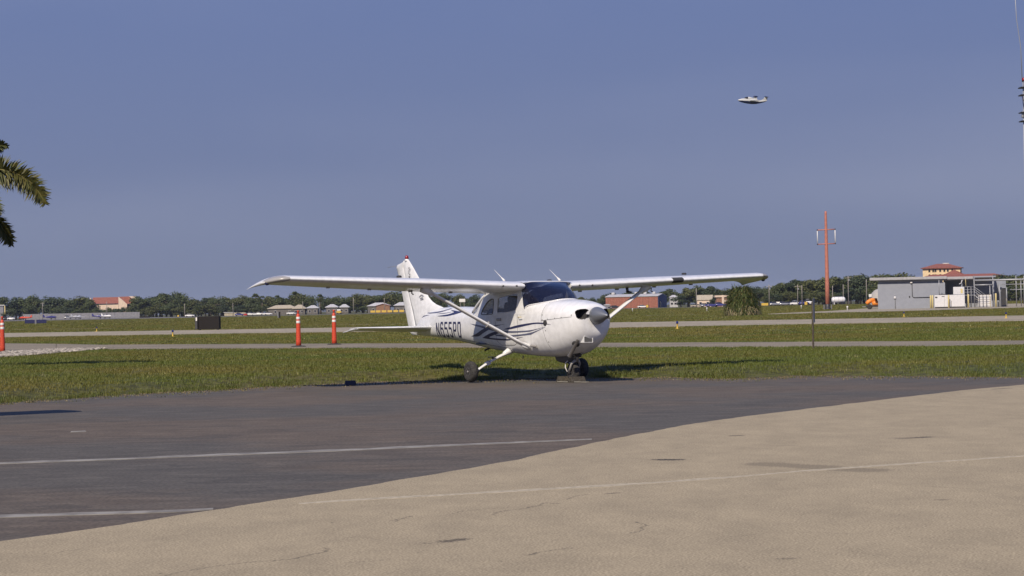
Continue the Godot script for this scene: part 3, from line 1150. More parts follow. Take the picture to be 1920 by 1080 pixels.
func airplane() -> void:
	var t := thing("parked_airplane", "white high-wing light aircraft with navy stripes and registration letters, parked on asphalt pad", "airplane", Vector3.ZERO, deg_to_rad(-59.03))
	t.position = Vector3(1.024, 0.012, -41.674)
	t.rotation = Vector3(0, deg_to_rad(-59.03), 0)
	t.basis = t.basis * Basis(Vector3.RIGHT, deg_to_rad(-0.28))
	var M := MT
	var fu := part("fuselage", make_fuselage(), M.paint, t)
	# registration on both sides
	for s in [1.0, -1.0]:
		var word := "N655PD"
		for k in 6:
			var cx := -4.78 + k * 0.228 if s > 0.0 else -3.47 - k * 0.222
			for pg in glyph_poly(word[k], Vector2(cx, 0.862), 0.130, 0.190, s < 0.0):
				part("letter", skin_print(pg, s), M.navy, fu)
		# swept stripes on the flank
		for b in [
			[[Vector2(-2.981, 0.869), Vector2(-2.589, 0.871), Vector2(-2.295, 0.936), Vector2(-1.925, 1.032), Vector2(-1.731, 1.074), Vector2(-1.334, 1.114)], [Vector2(-1.73, 1.095), Vector2(-2.094, 1.053), Vector2(-2.316, 1.011), Vector2(-2.67, 0.924)], "navy"],
			[[Vector2(-2.969, 1.128), Vector2(-2.439, 1.091), Vector2(-1.817, 1.021), Vector2(-1.257, 0.979), Vector2(-0.452, 0.993), Vector2(0.135, 1.063)], [Vector2(-0.453, 0.963), Vector2(-1.258, 0.942), Vector2(-1.819, 0.979), Vector2(-2.441, 1.053), Vector2(-2.717, 1.085)], "slate"],
			[[Vector2(-1.441, 1.01), Vector2(-0.885, 1.092), Vector2(-0.274, 1.138), Vector2(0.029, 1.132), Vector2(0.305, 1.098)], [Vector2(0.028, 1.107), Vector2(-0.275, 1.111), Vector2(-0.826, 1.051), Vector2(-1.194, 1.01)], "navy"],
			[[Vector2(-2.373, 0.84), Vector2(-1.954, 0.937), Vector2(-1.63, 0.979), Vector2(-1.36, 0.979)], [Vector2(-1.569, 0.947), Vector2(-1.843, 0.895), Vector2(-2.03, 0.852), Vector2(-1.741, 0.832), Vector2(-1.222, 0.823), Vector2(-0.692, 0.865), Vector2(-1.264, 0.796), Vector2(-1.742, 0.803), Vector2(-2.105, 0.82)], "navy"],
			[[Vector2(-1.821, 0.916), Vector2(-1.26, 0.895), Vector2(-0.454, 0.942), Vector2(0.135, 1.058)], [Vector2(-0.417, 0.906), Vector2(-1.22, 0.864), Vector2(-1.738, 0.884)], "slate"],
			[[Vector2(-5.728, 1.364), Vector2(-5.074, 1.372), Vector2(-4.572, 1.407), Vector2(-4.228, 1.464)], [Vector2(-4.26, 1.432), Vector2(-4.691, 1.364), Vector2(-5.231, 1.345)], "slate"],
			[[Vector2(-5.958, 1.251), Vector2(-5.731, 1.296), Vector2(-5.191, 1.317)], [Vector2(-5.48, 1.29), Vector2(-5.808, 1.233)], "navy"],
			[[Vector2(-4.241, 1.416), Vector2(-3.873, 1.391), Vector2(-3.523, 1.367)], [Vector2(-3.888, 1.315), Vector2(-4.3, 1.282), Vector2(-4.757, 1.289), Vector2(-4.225, 1.323), Vector2(-3.954, 1.365)], "navy"],
			[[Vector2(-4.849, 1.332), Vector2(-4.36, 1.343), Vector2(-4.007, 1.381)], [Vector2(-4.274, 1.361), Vector2(-4.64, 1.346)], "slate"],
		]:
			part("stripe", skin_print(band(b[0], b[1]), s), M[b[2]], fu)
		# access panels, latches and seams
		for sm in [[Vector2(-0.045, 1.171), Vector2(0.843, 1.239)], [Vector2(-0.031, 1.557), Vector2(-0.045, 1.171)], [Vector2(-0.045, 1.171), Vector2(0.154, 0.643)], [Vector2(-3.574, 0.812), Vector2(-1.332, 0.635)]]:
			part("seam", skin_print(Geometry2D.offset_polyline(PackedVector2Array(sm), 0.004)[0], s, 0.002), M.seam, fu)
		for fx in [[1015,601], [1027,599.5], [1040,598.5], [1052,597], [1062,596], [1070,592], [1026,643], [1023,622], [1015,592]]:
			pass
		for q in [Vector2(-0.007, 1.191), Vector2(0.19, 1.2), Vector2(0.393, 1.214), Vector2(0.583, 1.229), Vector2(0.832, 1.269), Vector2(0.159, 0.765), Vector2(0.107, 0.983), Vector2(-0.013, 1.282)]:
			var dot := PackedVector2Array()
			for k in 8:
				dot.append(q + Vector2(cos(TAU * k / 8.0), sin(TAU * k / 8.0)) * 0.012)
			part("fastener", skin_print(dot, s, 0.003), M.seam, fu)
		# cabin side with window openings
		var dw := rounded(poly2(DOOR_WINDOW))
		var rw := rounded(poly2(REAR_WINDOW))
		var cs := part("cabin_side", cabin_side(s, [dw, rw]), M.paint, t)
		part("window_rim", rim_tube(dw, s, 0.009), M.paint, cs)
		part("window_rim", rim_tube(rw, s, 0.009), M.seam, cs)
		part("side_window", pane(dw, s), M.glass, t)
		part("side_window", pane(rw, s), M.glass, t)
		# door outline, handle and step bracket
		var dp := PackedVector2Array([Vector2(-0.90, 1.30), Vector2(-0.90, 0.86), Vector2(-0.98, 0.74), Vector2(-1.1, 0.70), Vector2(-1.62, 0.70), Vector2(-1.74, 0.78), Vector2(-1.76, 1.30)])
		for k in dp.size() - 1:
			part("door_seam", skin_print(Geometry2D.offset_polyline(PackedVector2Array([dp[k], dp[k + 1]]), 0.004)[0], s, 0.002), M.seam, fu)
		var st := new_st()
		bevel_box(st, Vector3(-1.60, 1.205, s * (fus_z(-1.6, 1.2) + 0.012)), Vector3(0.17, 0.055, 0.02), 0.008)
		part("door_handle", done(st), M.lens_grey, t)
		st = new_st()
		st.set_smooth_group(0)
		tube(st, PackedVector3Array([Vector3(-0.86, 1.24, s * 0.545), Vector3(-0.80, 1.245, s * 0.60), Vector3(-0.68, 1.25, s * 0.60)]), 0.007, 6)
		part("air_vent", done(st), M.pale_yellow, t)
		# wings
		var w := part("wing", wing_piece([0.53 * s, 1.2 * s, 2.0 * s, 2.55 * s, 3.4 * s, 4.3 * s, 5.4 * s], 0.0, 0.735), M.paint, t)
		part("flap", wing_piece([0.56 * s, 1.6 * s, 2.62 * s], 0.745, 1.0), M.paint, w)
		part("aileron", wing_piece([2.65 * s, 3.8 * s, 5.39 * s], 0.745, 1.0), M.paint, w)
		part("wing_tip", wing_tip(s), M.paint, w)
		part("tip_fairing", tip_lens(s), M.lens_grey, w)
		st = new_st()
		st.set_smooth_group(0)
		lathe(st, tip_ring(TIP[4], s)[30] + Vector3(-0.02, 0.01, 0), Vector3(0.5, -0.3, s * 0.7), [[0.045, -0.02], [0.04, 0.02], [0.02, 0.04], [0.0, 0.044]], 12)
		part("navigation_light", done(st), M.navy, w)
		st = new_st()
		for q in [0.72, 1.02]:
			st = new_st()
			lathe(st, Vector3(-0.625, 1.848 + 0.0, s * q), Vector3.RIGHT, [[0.018, -0.02], [0.018, 0.006]], 10)
			part("cabin_vent", done(st), M.black, w)
		for q in [1.5, 2.4, 3.3, 4.2]:
			var ww := wing_at(q)
			st = new_st()
			box(st, Vector3(ww.x - 0.74 * ww.y, ww.z + (foil(0.74, false) - 0.075 * 0.74) * ww.y - 0.012, s * q), Vector3(0.10, 0.03, 0.03))
			part("hinge", done(st), M.lens_grey, w)
		# fuel vent and tie-down ring under the wing
		st = new_st()
		st.set_smooth_group(0)
		tube(st, PackedVector3Array([Vector3(-1.1, 1.80, s * 2.75), Vector3(-1.12, 1.73, s * 2.75), Vector3(-1.06, 1.71, s * 2.75)]), 0.012, 6)
		part("tie_down_ring", done(st), M.dark_steel, w)
		# strut with fairings
		var p0 := Vector3(-0.57, 0.665, s * 0.525)
		var p1 := Vector3(-0.99, 1.79, s * 2.52)
		st = new_st()
		st.set_smooth_group(0)
		var rows := []
		var ax := (p1 - p0).normalized()
		var fw := (Vector3.RIGHT - ax * ax.x).normalized()
		var up := ax.cross(fw)
		for k in 9:
			var u := k / 8.0
			var wd := lerpf(0.062, 0.055, u)
			var ring := PackedVector3Array()
			for j in 16:
				var a := TAU * j / 16.0
				ring.append(p0.lerp(p1, u) + fw * cos(a) * wd * 1.15 + up * sin(a) * wd * 0.55)
			rows.append(ring)
		loft(st, rows, true, true, true)
		var sp := part("wing_strut", done(st), M.paint, t)
		st = new_st()
		st.set_smooth_group(0)
		lathe(st, p0 - ax * 0.03, ax, [[0.0, -0.02], [0.04, 0.0], [0.058, 0.04], [0.056, 0.10], [0.045, 0.16]], 14)
		part("strut_fairing", done(st), M.paint, sp)
		st = new_st()
		st.set_smooth_group(0)
		lathe(st, p1 + ax * 0.03, -ax, [[0.085, -0.05], [0.08, 0.03], [0.06, 0.12], [0.045, 0.18]], 14)
		part("strut_fairing", done(st), M.paint, sp)
		var pm := p0.lerp(p1, 0.40)
		st = new_st()
		st.set_smooth_group(0)
		lathe(st, pm, ax, [[0.055, -0.012], [0.066, -0.008], [0.066, 0.008], [0.055, 0.012]], 12)
		part("strut_band", done(st), M.lens_grey, sp)
		# main gear leg, step and wheel
		st = new_st()
		st.set_smooth_group(0)
		rows = []
		for k in 9:
			var u := k / 8.0
			var p := Vector3(-1.47, 0.565, s * 0.40).lerp(Vector3(-1.48, 0.205, s * 1.17), u) + Vector3(0, 0.03 * sin(u * PI), 0)
			var ring := PackedVector3Array()
			for j in 12:
				var a := TAU * j / 12.0
				ring.append(p + Vector3(cos(a) * lerpf(0.055, 0.036, u), sin(a) * lerpf(0.032, 0.024, u), 0))
			rows.append(ring)
		loft(st, rows, true, true, true)
		var lg := part("main_gear_leg", done(st), M.paint, t)
		st = new_st()
		st.set_smooth_group(0)
		lathe(st, Vector3(-1.47, 0.60, s * 0.38), Vector3(0, -0.38, s * 0.77), [[0.075, -0.02], [0.066, 0.05], [0.052, 0.12], [0.042, 0.17]], 16)
		part("gear_fairing", done(st), M.paint, lg)
		st = new_st()
		box(st, Vector3(-1.478, 0.355, s * 0.90), Vector3(0.092, 0.064, 0.09), Basis(Vector3.RIGHT, s * 0.43))
		part("gear_band", done(st), M.slate, lg)
		st = new_st()
		bevel_box(st, Vector3(-1.47, 0.475, s * 0.80), Vector3(0.20, 0.016, 0.10), 0.006)
		box(st, Vector3(-1.47, 0.45, s * 0.785), Vector3(0.03, 0.04, 0.02))
		part("step", done(st), M.dark_steel, lg)
		st = new_st()
		st.set_smooth_group(0)
		lathe(st, Vector3(-1.48, 0.20, s * 1.12), Vector3.BACK * s, [[0.045, 0.0], [0.045, 0.05], [0.025, 0.06], [0.025, 0.16]], 12)
		part("axle", done(st), M.dark_steel, lg)
		wheel(t, Vector3(-1.48, 0.200, s * 1.275), 0.205, 0.165)
		# tailplane
		var tp := part("tailplane", flat_foil([-5.0, -5.30, -5.50, -5.56], [-6.03, -6.06, -6.08, -6.07], [Vector2(0.05 * s, 1.055), Vector2(1.0 * s, 1.06), Vector2(1.62 * s, 1.065), Vector2(1.72 * s, 1.06)], [0.11, 0.10, 0.08, 0.04], true, 0.0, 0.60), M.paint, t)
		part("elevator", flat_foil([-5.0, -5.30, -5.50], [-6.03, -6.06, -6.08], [Vector2(0.10 * s, 1.055), Vector2(1.0 * s, 1.06), Vector2(1.62 * s, 1.06)], [0.11, 0.10, 0.08], true, 0.615, 1.0), M.paint, tp)
		st = new_st()
		st.set_smooth_group(0)
		rows = []
		for q in [[1.625, -5.515, -6.08, 0.022], [1.70, -5.58, -6.10, 0.016], [1.745, -5.68, -6.11, 0.006]]:
			var ring := PackedVector3Array()
			for j in 16:
				var a := TAU * j / 16.0
				ring.append(Vector3(lerpf(q[1], q[2], 0.5 - 0.5 * cos(a)), 1.055 - 0.058 * (0.5 - 0.5 * cos(a)) - (q[0] - 1.6) * 0.22 + sin(a) * q[3], s * q[0]))
			rows.append(ring)
		loft(st, rows, true, true, true)
		part("elevator_tip", done(st), M.paint, tp)
		# whip antenna on each wing root
		st = new_st()
		st.set_smooth_group(0)
		var ab := Vector3(-1.22, 1.955, s * 0.64)
		tube(st, PackedVector3Array([ab, ab + Vector3(-0.06, 0.04, 0), ab + Vector3(-0.12, 0.075, 0), ab + Vector3(-0.38, 0.225, 0)]), [0.024, 0.018, 0.008, 0.004], 8)
		part("whip_antenna", done(st), M.white, t)
	# roof between the wings
	var st := new_st()
	st.set_smooth_group(0)
	var rows := []
	for q in [[-0.652, 1.926], [-0.72, 1.938], [-0.85, 1.95], [-1.1, 1.955], [-1.4, 1.945], [-1.8, 1.895], [-2.1, 1.835], [-2.26, 1.775], [-2.30, 1.75]]:
		var row := PackedVector3Array()
		for z in [-0.56, -0.5, -0.3, 0.0, 0.3, 0.5, 0.56]:
			row.append(Vector3(q[0], q[1] - 0.02 * pow(absf(z) / 0.56, 4.0), z))
		rows.append(row)
	loft(st, rows, false)
	part("cabin_roof", done(st), M.paint, t)
	st = new_st()
	box(st, Vector3(-1.5, 1.80, 0), Vector3(1.4, 0.02, 1.0))
	part("headliner", done(st), M.interior, t)
	# windshield and rear window
	var ws := part("windshield", make_windshield(), M.windshield, t)
	part("windshield_rim", edge_tube(false, 0.011), M.paint, ws)
	part("windshield_rim", edge_tube(true, 0.008), M.paint, ws)
	st = new_st()
	st.set_smooth_group(0)
	rows = []
	for q in [[-2.29, 1.755, 0.46], [-2.42, 1.68, 0.46], [-2.62, 1.56, 0.445], [-2.80, 1.46, 0.425], [-2.90, 1.405, 0.40]]:
		var row := PackedVector3Array()
		for z in [-1.0, -0.8, 0.0, 0.8, 1.0]:
			row.append(Vector3(q[0] + 0.04 * z * z, q[1] - 0.05 * z * z, q[2] * z))
		rows.append(row)
	loft(st, rows, false)
	part("rear_window", done(st), M.glass, t)
	for s in [-1.0, 1.0]:
		st = new_st()
		st.set_smooth_group(0)
		tube(st, PackedVector3Array([Vector3(-2.25, 1.71, s * 0.47), Vector3(-2.40, 1.62, s * 0.468), Vector3(-2.59, 1.51, s * 0.455), Vector3(-2.77, 1.41, s * 0.432), Vector3(-2.87, 1.35, s * 0.41)]), 0.028, 8)
		part("rear_pillar", done(st), M.paint, t)
	# cabin inside: floor, panel, seats
	st = new_st()
	box(st, Vector3(-1.45, 0.72, 0), Vector3(2.5, 0.03, 0.9))
	part("cabin_floor", done(st), M.interior, t)
	st = new_st()
	bevel_box(st, Vector3(-0.42, 1.30, 0), Vector3(0.22, 0.42, 0.92), 0.05)
	part("instrument_panel", done(st), M.interior, t)
	st = new_st()
	st.set_smooth_group(0)
	tube(st, PackedVector3Array([Vector3(-0.53, 1.25, -0.26), Vector3(-0.68, 1.25, -0.26)]), 0.015, 8)
	tube(st, PackedVector3Array([Vector3(-0.69, 1.35, -0.37), Vector3(-0.69, 1.25, -0.36), Vector3(-0.69, 1.22, -0.26), Vector3(-0.69, 1.25, -0.16), Vector3(-0.69, 1.35, -0.15)]), 0.014, 8)
	part("control_yoke", done(st), M.interior, t)
	for s in [-0.26, 0.26]:
		st = new_st()
		bevel_box(st, Vector3(-1.25, 0.98, s), Vector3(0.46, 0.14, 0.44), 0.05)
		bevel_box(st, Vector3(-1.50, 1.26, s), Vector3(0.12, 0.56, 0.43), 0.05, Basis(Vector3.BACK, 0.12))
		bevel_box(st, Vector3(-1.54, 1.60, s), Vector3(0.08, 0.13, 0.24), 0.03)
		part("front_seat", done(st), M.seat if s > 0.0 else M.interior, t)
	st = new_st()
	bevel_box(st, Vector3(-1.95, 0.98, 0), Vector3(0.40, 0.14, 0.88), 0.05)
	bevel_box(st, Vector3(-2.20, 1.20, 0), Vector3(0.14, 0.44, 0.88), 0.05, Basis(Vector3.BACK, 0.12))
	part("rear_seat", done(st), M.seat, t)
	# nose: spinner, inlets, landing light scoop, exhaust
	st = new_st()
	st.set_smooth_group(0)
	lathe(st, Vector3(1.045, 1.255, 0), Vector3.RIGHT, [[0.160, 0.0], [0.164, 0.02], [0.163, 0.05], [0.153, 0.10], [0.130, 0.165], [0.098, 0.235], [0.067, 0.295], [0.038, 0.345], [0.018, 0.376], [0.006, 0.388], [0.0, 0.390]], 40)
	var sn := part("spinner", done(st), M.spinner, t)
	st = new_st()
	lathe(st, Vector3(1.038, 1.255, 0), Vector3.RIGHT, [[0.15, -0.02], [0.15, 0.006]], 30)
	part("backplate", done(st), M.dark_steel, sn)
	for s in [-1.0, 1.0]:
		st = new_st()
		st.set_smooth_group(0)
		rows = [PackedVector3Array(), PackedVector3Array()]
		for k in 40:
			var a := TAU * k / 40.0
			var z := 0.265 + 0.12 * signf(cos(a)) * pow(absf(cos(a)), 0.71)
			var y := 1.285 + 0.10 * (0.28 - z) + 0.102 * signf(sin(a)) * pow(absf(sin(a)), 0.71)
			var d := Vector2(z, y - 1.255)
			if d.length() < 0.183:
				d = d.normalized() * 0.183
			rows[0].append(Vector3(skin_x(d.y + 1.255, d.x) - 0.012, d.y + 1.255, s * d.x))
			rows[1].append(Vector3(0.77, lerpf(1.28, d.y + 1.255, 0.85), s * lerpf(0.27, d.x, 0.85)))
		loft(st, rows, true, false, true)
		part("cooling_inlet", done(st), M.black, t)
	st = new_st()
	box(st, Vector3(0.915, 0.756, 0.13), Vector3(0.11, 0.008, 0.19))
	box(st, Vector3(0.915, 0.812, 0.040), Vector3(0.13, 0.12, 0.007))
	box(st, Vector3(0.890, 0.812, 0.222), Vector3(0.14, 0.12, 0.010))
	box(st, Vector3(0.925, 0.869, 0.13), Vector3(0.09, 0.006, 0.19))
	var sc := part("air_scoop", done(st), M.paint, t)
	st = new_st()
	box(st, Vector3(0.962, 0.813, 0.131), Vector3(0.010, 0.104, 0.170))
	part("scoop_filter", done(st), M.seam, sc)
	st = new_st()
	st.set_smooth_group(0)
	tube(st, PackedVector3Array([Vector3(0.84, 0.82, 0.27), Vector3(0.70, 0.665, 0.28), Vector3(0.575, 0.535, 0.285), Vector3(0.54, 0.50, 0.285)]), [0.036, 0.036, 0.038, 0.046], 14, false)
	var ex := part("exhaust_pipe", done(st), M.steel, t)
	st = new_st()
	st.set_smooth_group(0)
	lathe(st, Vector3(0.755, 0.735, 0.275), Vector3(0.35, -0.7, 0.6), [[0.072, -0.05], [0.072, 0.022]], 18)
	part("exhaust_opening", done(st), M.black, ex)
	st = new_st()
	st.set_smooth_group(0)
	lathe(st, Vector3(-0.05, 0.475, 0.0), Vector3.RIGHT, [[0.0, -0.3], [0.10, -0.22], [0.13, 0.0], [0.10, 0.2], [0.0, 0.26]], 14)
	part("belly_fairing", done(st), M.interior, t)
	st = new_st()
	st.set_smooth_group(0)
	var cap := PackedVector2Array()
	lathe(st, Vector3(0.10, 1.13, fus_z(0.10, 1.13) - 0.02), Vector3(0.2, 0, 1), [[0.055, 0.0], [0.055, 0.028], [0.03, 0.034]], 14)
	part("static_port", done(st), M.black, fu)
	st = new_st()
	bevel_box(st, Vector3(-0.33, 0.69, 0.55), Vector3(0.20, 0.05, 0.05), 0.015)
	part("strut_cuff", done(st), M.lens_grey, t)
	# nose gear
	var ng := Vector3(0.19, 0.19, -0.02)
	st = new_st()
	st.set_smooth_group(0)
	tube(st, PackedVector3Array([Vector3(0.50, 0.80, -0.02), Vector3(0.37, 0.50, -0.02)]), 0.046, 14)
	var oleo := part("nose_gear_leg", done(st), M.steel, t)
	st = new_st()
	st.set_smooth_group(0)
	tube(st, PackedVector3Array([Vector3(0.37, 0.50, -0.02), Vector3(0.315, 0.385, -0.02)]), 0.032, 12)
	part("piston", done(st), M.steel, oleo)
	st = new_st()
	st.set_smooth_group(0)
	lathe(st, Vector3(0.372, 0.505, -0.02), Vector3(0.13, 0.3, 0).normalized(), [[0.06, -0.02], [0.064, 0.0], [0.06, 0.03]], 14)
	part("collar", done(st), M.dark_steel, oleo)
	st = new_st()
	tube(st, PackedVector3Array([Vector3(0.33, 0.51, -0.02), Vector3(0.24, 0.45, -0.02), Vector3(0.29, 0.38, -0.02)]), [0.03, 0.022, 0.028], 8)
	part("torque_link", done(st), M.steel, oleo)
	st = new_st()
	tube(st, PackedVector3Array([Vector3(0.48, 0.54, 0.0), Vector3(0.42, 0.53, 0.06), Vector3(0.36, 0.54, 0.10), Vector3(0.30, 0.50, 0.10)]), 0.022, 8)
	part("steering_damper", done(st), M.dark_steel, oleo)
	for s in [-1.0, 1.0]:
		st = new_st()
		st.set_smooth_group(0)
		tube(st, PackedVector3Array([Vector3(0.315, 0.40, -0.02), Vector3(0.305, 0.395, -0.02 + s * 0.05), Vector3(0.27, 0.34, -0.02 + s * 0.092), Vector3(0.19, 0.19, -0.02 + s * 0.095)]), [0.03, 0.028, 0.022, 0.026], 8)
		part("fork", done(st), M.lens_grey, oleo)
	st = new_st()
	st.set_smooth_group(0)
	tube(st, PackedVector3Array([Vector3(0.17, 0.40, 0.09), Vector3(0.12, 0.36, 0.11), Vector3(0.11, 0.27, 0.11), Vector3(0.16, 0.19, 0.10)]), 0.010, 6)
	part("tow_lug", done(st), M.white, oleo)
	wheel(t, ng, 0.185, 0.125)
	# fin, rudder, dorsal fillet, beacon
	var fle := [-5.1, -4.75, -4.55, -4.85, -5.12, -5.30, -5.45, -5.60, -5.86, -6.10, -6.30, -6.36]
	var fy := [1.02, 1.25, 1.385, 1.475, 1.535, 1.60, 1.69, 1.84, 2.10, 2.32, 2.49, 2.525]
	var fte := []
	var yy := []
	var th := []
	for k in fle.size():
		fte.append(-6.36 - 0.44 * (fy[k] - 1.07) / 1.34)
		yy.append(Vector2(fy[k], 0))
		th.append([0.045, 0.045, 0.045, 0.05, 0.055, 0.06, 0.07, 0.08, 0.09, 0.095, 0.08, 0.05][k])
	# fin ends at the hinge line
	st = new_st()
	st.set_smooth_group(0)
	rows = []
	for k in fle.size():
		var hx: float = -5.99 - 0.53 * (fy[k] - 1.08) / 1.31
		var ring := PackedVector3Array()
		for j in 24:
			var a := TAU * j / 24.0
			var c := 0.5 - 0.5 * cos(a)
			var hw: float = minf(0.058, 0.10 * (fle[k] - hx)) * pow(sin(clampf(c * 0.72 + 0.0, 0.0, 1.0) * PI), 0.6)
			ring.append(Vector3(lerpf(fle[k], hx, c), fy[k] - (0.03 * c if k == fle.size() - 1 else 0.0), hw * (1.0 if sin(a) > 0.0 else -1.0) * (1.0 if absf(sin(a)) > 0.001 else 0.0)))
		rows.append(ring)
	loft(st, rows, true, true, true)
	var fin := part("tail_fin", done(st), M.paint, t)
	st = new_st()
	st.set_smooth_group(0)
	rows = []
	for q in [[0.885, -5.86, -6.22], [0.95, -5.90, -6.34], [1.08, -5.995, -6.40], [1.5, -6.165, -6.56], [2.0, -6.37, -6.74], [2.34, -6.505, -6.885], [2.40, -6.45, -6.92], [2.47, -6.40, -6.86], [2.49, -6.42, -6.74]]:
		var ring := PackedVector3Array()
		for j in 16:
			var a := TAU * j / 16.0
			var c := 0.5 - 0.5 * cos(a)
			ring.append(Vector3(lerpf(q[1] - 0.012, q[2], c), q[0] - 0.05 * c * float(q[0] > 2.38), sin(a) * 0.045 * (1.0 - c * 0.75)))
		rows.append(ring)
	loft(st, rows, true, true, true)
	var rud := part("rudder", done(st), M.paint, t)
	st = new_st()
	st.set_smooth_group(0)
	bar(st, Vector3(-6.90, 2.40, 0), Vector3(-7.32, 2.375, 0), 0.004, 5)
	part("static_wick", done(st), M.lens_grey, rud)
	st = new_st()
	st.set_smooth_group(0)
	lathe(st, Vector3(-6.42, 2.49, 0), Vector3.UP, [[0.05, 0.0], [0.045, 0.04], [0.03, 0.05]], 14)
	part("beacon_base", done(st), M.paint, fin)
	st = new_st()
	st.set_smooth_group(0)
	lathe(st, Vector3(-6.42, 2.535, 0), Vector3.UP, [[0.038, 0.0], [0.04, 0.03], [0.034, 0.06], [0.018, 0.078], [0.0, 0.082]], 14)
	part("beacon", done(st), M.red_lens, fin)
	# emblem on the fin: a small grey seahorse-like mark and two strokes below
	for s in [1.0, -1.0]:
		for pl in [[[-6.25, 2.33], [-6.21, 2.345], [-6.18, 2.33], [-6.20, 2.30], [-6.235, 2.27], [-6.24, 2.22], [-6.205, 2.19], [-6.18, 2.205]], [[-6.24, 2.155], [-6.18, 2.155]], [[-6.23, 2.135], [-6.19, 2.135]], [[-5.78, 1.70], [-5.70, 1.745], [-5.60, 1.74]], [[-5.74, 1.67], [-5.62, 1.70]], [[-5.72, 1.64], [-5.60, 1.66]]]:
			var ps := poly2(pl)
			for pg in Geometry2D.offset_polyline(ps, 0.009):
				st = new_st()
				var idx := Geometry2D.triangulate_polygon(pg)
				for k in range(0, idx.size(), 3):
					var v := []
					for q in 3:
						v.append(Vector3(pg[idx[k + q]].x, pg[idx[k + q]].y, s * 0.0595))
					tri(st, v[0], v[1], v[2])
				part("emblem", done(st), M.emblem, fin)
	# landing light bay in the port wing, pitot mast
	st = new_st()
	st.set_smooth_group(0)
	rows = []
	for k in 7:
		var z := lerpf(-2.98, -3.26, k / 6.0)
		var w := wing_at(z)
		var row := PackedVector3Array()
		for j in 11:
			var q := j / 10.0 * 2.0 - 1.0
			var c := 0.045 * q * q
			row.append(Vector3(w.x - c * w.y + 0.004, w.z + (foil(c, q < 0.0) - 0.075 * c) * w.y + (0.003 if q < 0.0 else -0.003), z))
		rows.append(row)
	loft(st, rows, false)
	part("landing_light", done(st), M.black, t)
	st = new_st()
	tube(st, PackedVector3Array([Vector3(-0.95, 1.83, -2.05), Vector3(-0.93, 1.72, -2.05), Vector3(-0.80, 1.70, -2.05)]), [0.03, 0.03, 0.014], 8)
	part("pitot_mast", done(st), M.dark_steel, t)
	for q in [[-1.3, -0.35], [-1.3, -3.6], [-1.3, 3.0]]:
		st = new_st()
		lathe(st, Vector3(-1.15, wing_at(q[1]).z + 0.10, q[1]), Vector3.UP, [[0.05, 0.0], [0.05, 0.03], [0.03, 0.04]], 10)
		part("fuel_cap", done(st), M.dark_steel, t)
	st = new_st()
	bar(st, Vector3(-0.95, 0.50, 0.40), Vector3(-0.97, 0.43, 0.40), 0.012, 6)
	part("drain_mast", done(st), M.dark_steel, t)
	st = new_st()
	bar(st, Vector3(-2.62, 0.63, 0.18), Vector3(-2.80, 0.585, 0.18), 0.02, 6)
	part("belly_antenna", done(st), M.dark_steel, t)
	# a second aircraft of the same type stands beside it, to the left of the view; its wing tip shades the pad
	var t2: Node3D = t.duplicate()
	t2.name = numbered("parked_airplane")
	add_child(t2)
	t2.position = Vector3(-11.75, 0.012, -27.2)
	t2.set_meta("label", "second white high-wing light aircraft, standing nearer the apron than the marked one")

# -------------------------------------------------------------------- things close by
func wedge(st: SurfaceTool, c: Vector3, l: float, w: float, h: float, turn := 0.0) -> void:
	# rubber chock: ridge along local x, sloping faces, small flat crest
	var b := Basis(Vector3.UP, turn)
	var rows := []
	for s in [-0.5, -0.47, 0.47, 0.5]:
		var k := 0.92 if absf(s) > 0.48 else 1.0
		var ring := PackedVector3Array()
		for q in [[-w * 0.5, 0.0], [-w * 0.5, h * 0.15], [-w * 0.12, h], [w * 0.12, h], [w * 0.5, h * 0.15], [w * 0.5, 0.0]]:
			ring.append(c + b * Vector3(s * l, q[1] * k, q[0] * k))
		rows.append(ring)
	loft(st, rows, true, true, true)

func delineator(at: Vector3, label: String) -> void:
	var t := thing("delineator_post", label, "traffic post", at, 0.0, "orange delineator posts along the footpath")
	var st := new_st()
	st.set_smooth_group(0)
	lathe(st, Vector3.ZERO, Vector3.UP, [[0.108, 0.05], [0.104, 0.25], [0.088, 0.80], [0.078, 1.14], [0.070, 1.30], [0.050, 1.36], [0.036, 1.37]], 20)
	var post := part("post", done(st), MT.orange, t)
	for q in [[0.98, 0.083, 0.0805], [1.14, 0.0785, 0.076]]:
		st = new_st()
		st.set_smooth_group(0)
		lathe(st, Vector3.ZERO, Vector3.UP, [[q[1] + 0.001, q[0]], [q[1] + 0.003, q[0] + 0.004], [q[2] + 0.003, q[0] + 0.096], [q[2] + 0.001, q[0] + 0.10]], 20)
		part("reflective_band", done(st), MT.white, post)
	st = new_st()
	st.set_smooth_group(0)
	lathe(st, Vector3.ZERO, Vector3.UP, [[0.036, 1.36], [0.034, 1.44], [0.050, 1.455], [0.050, 1.49], [0.03, 1.50]], 16)
	part("grip", done(st), MT.orange, t)
	st = new_st()
	lathe(st, Vector3.ZERO, Vector3.UP, [[0.31, 0.0], [0.31, 0.035], [0.27, 0.055], [0.13, 0.07], [0.11, 0.075]], 8)
	part("rubber_base", done(st), MT.rubber, t)

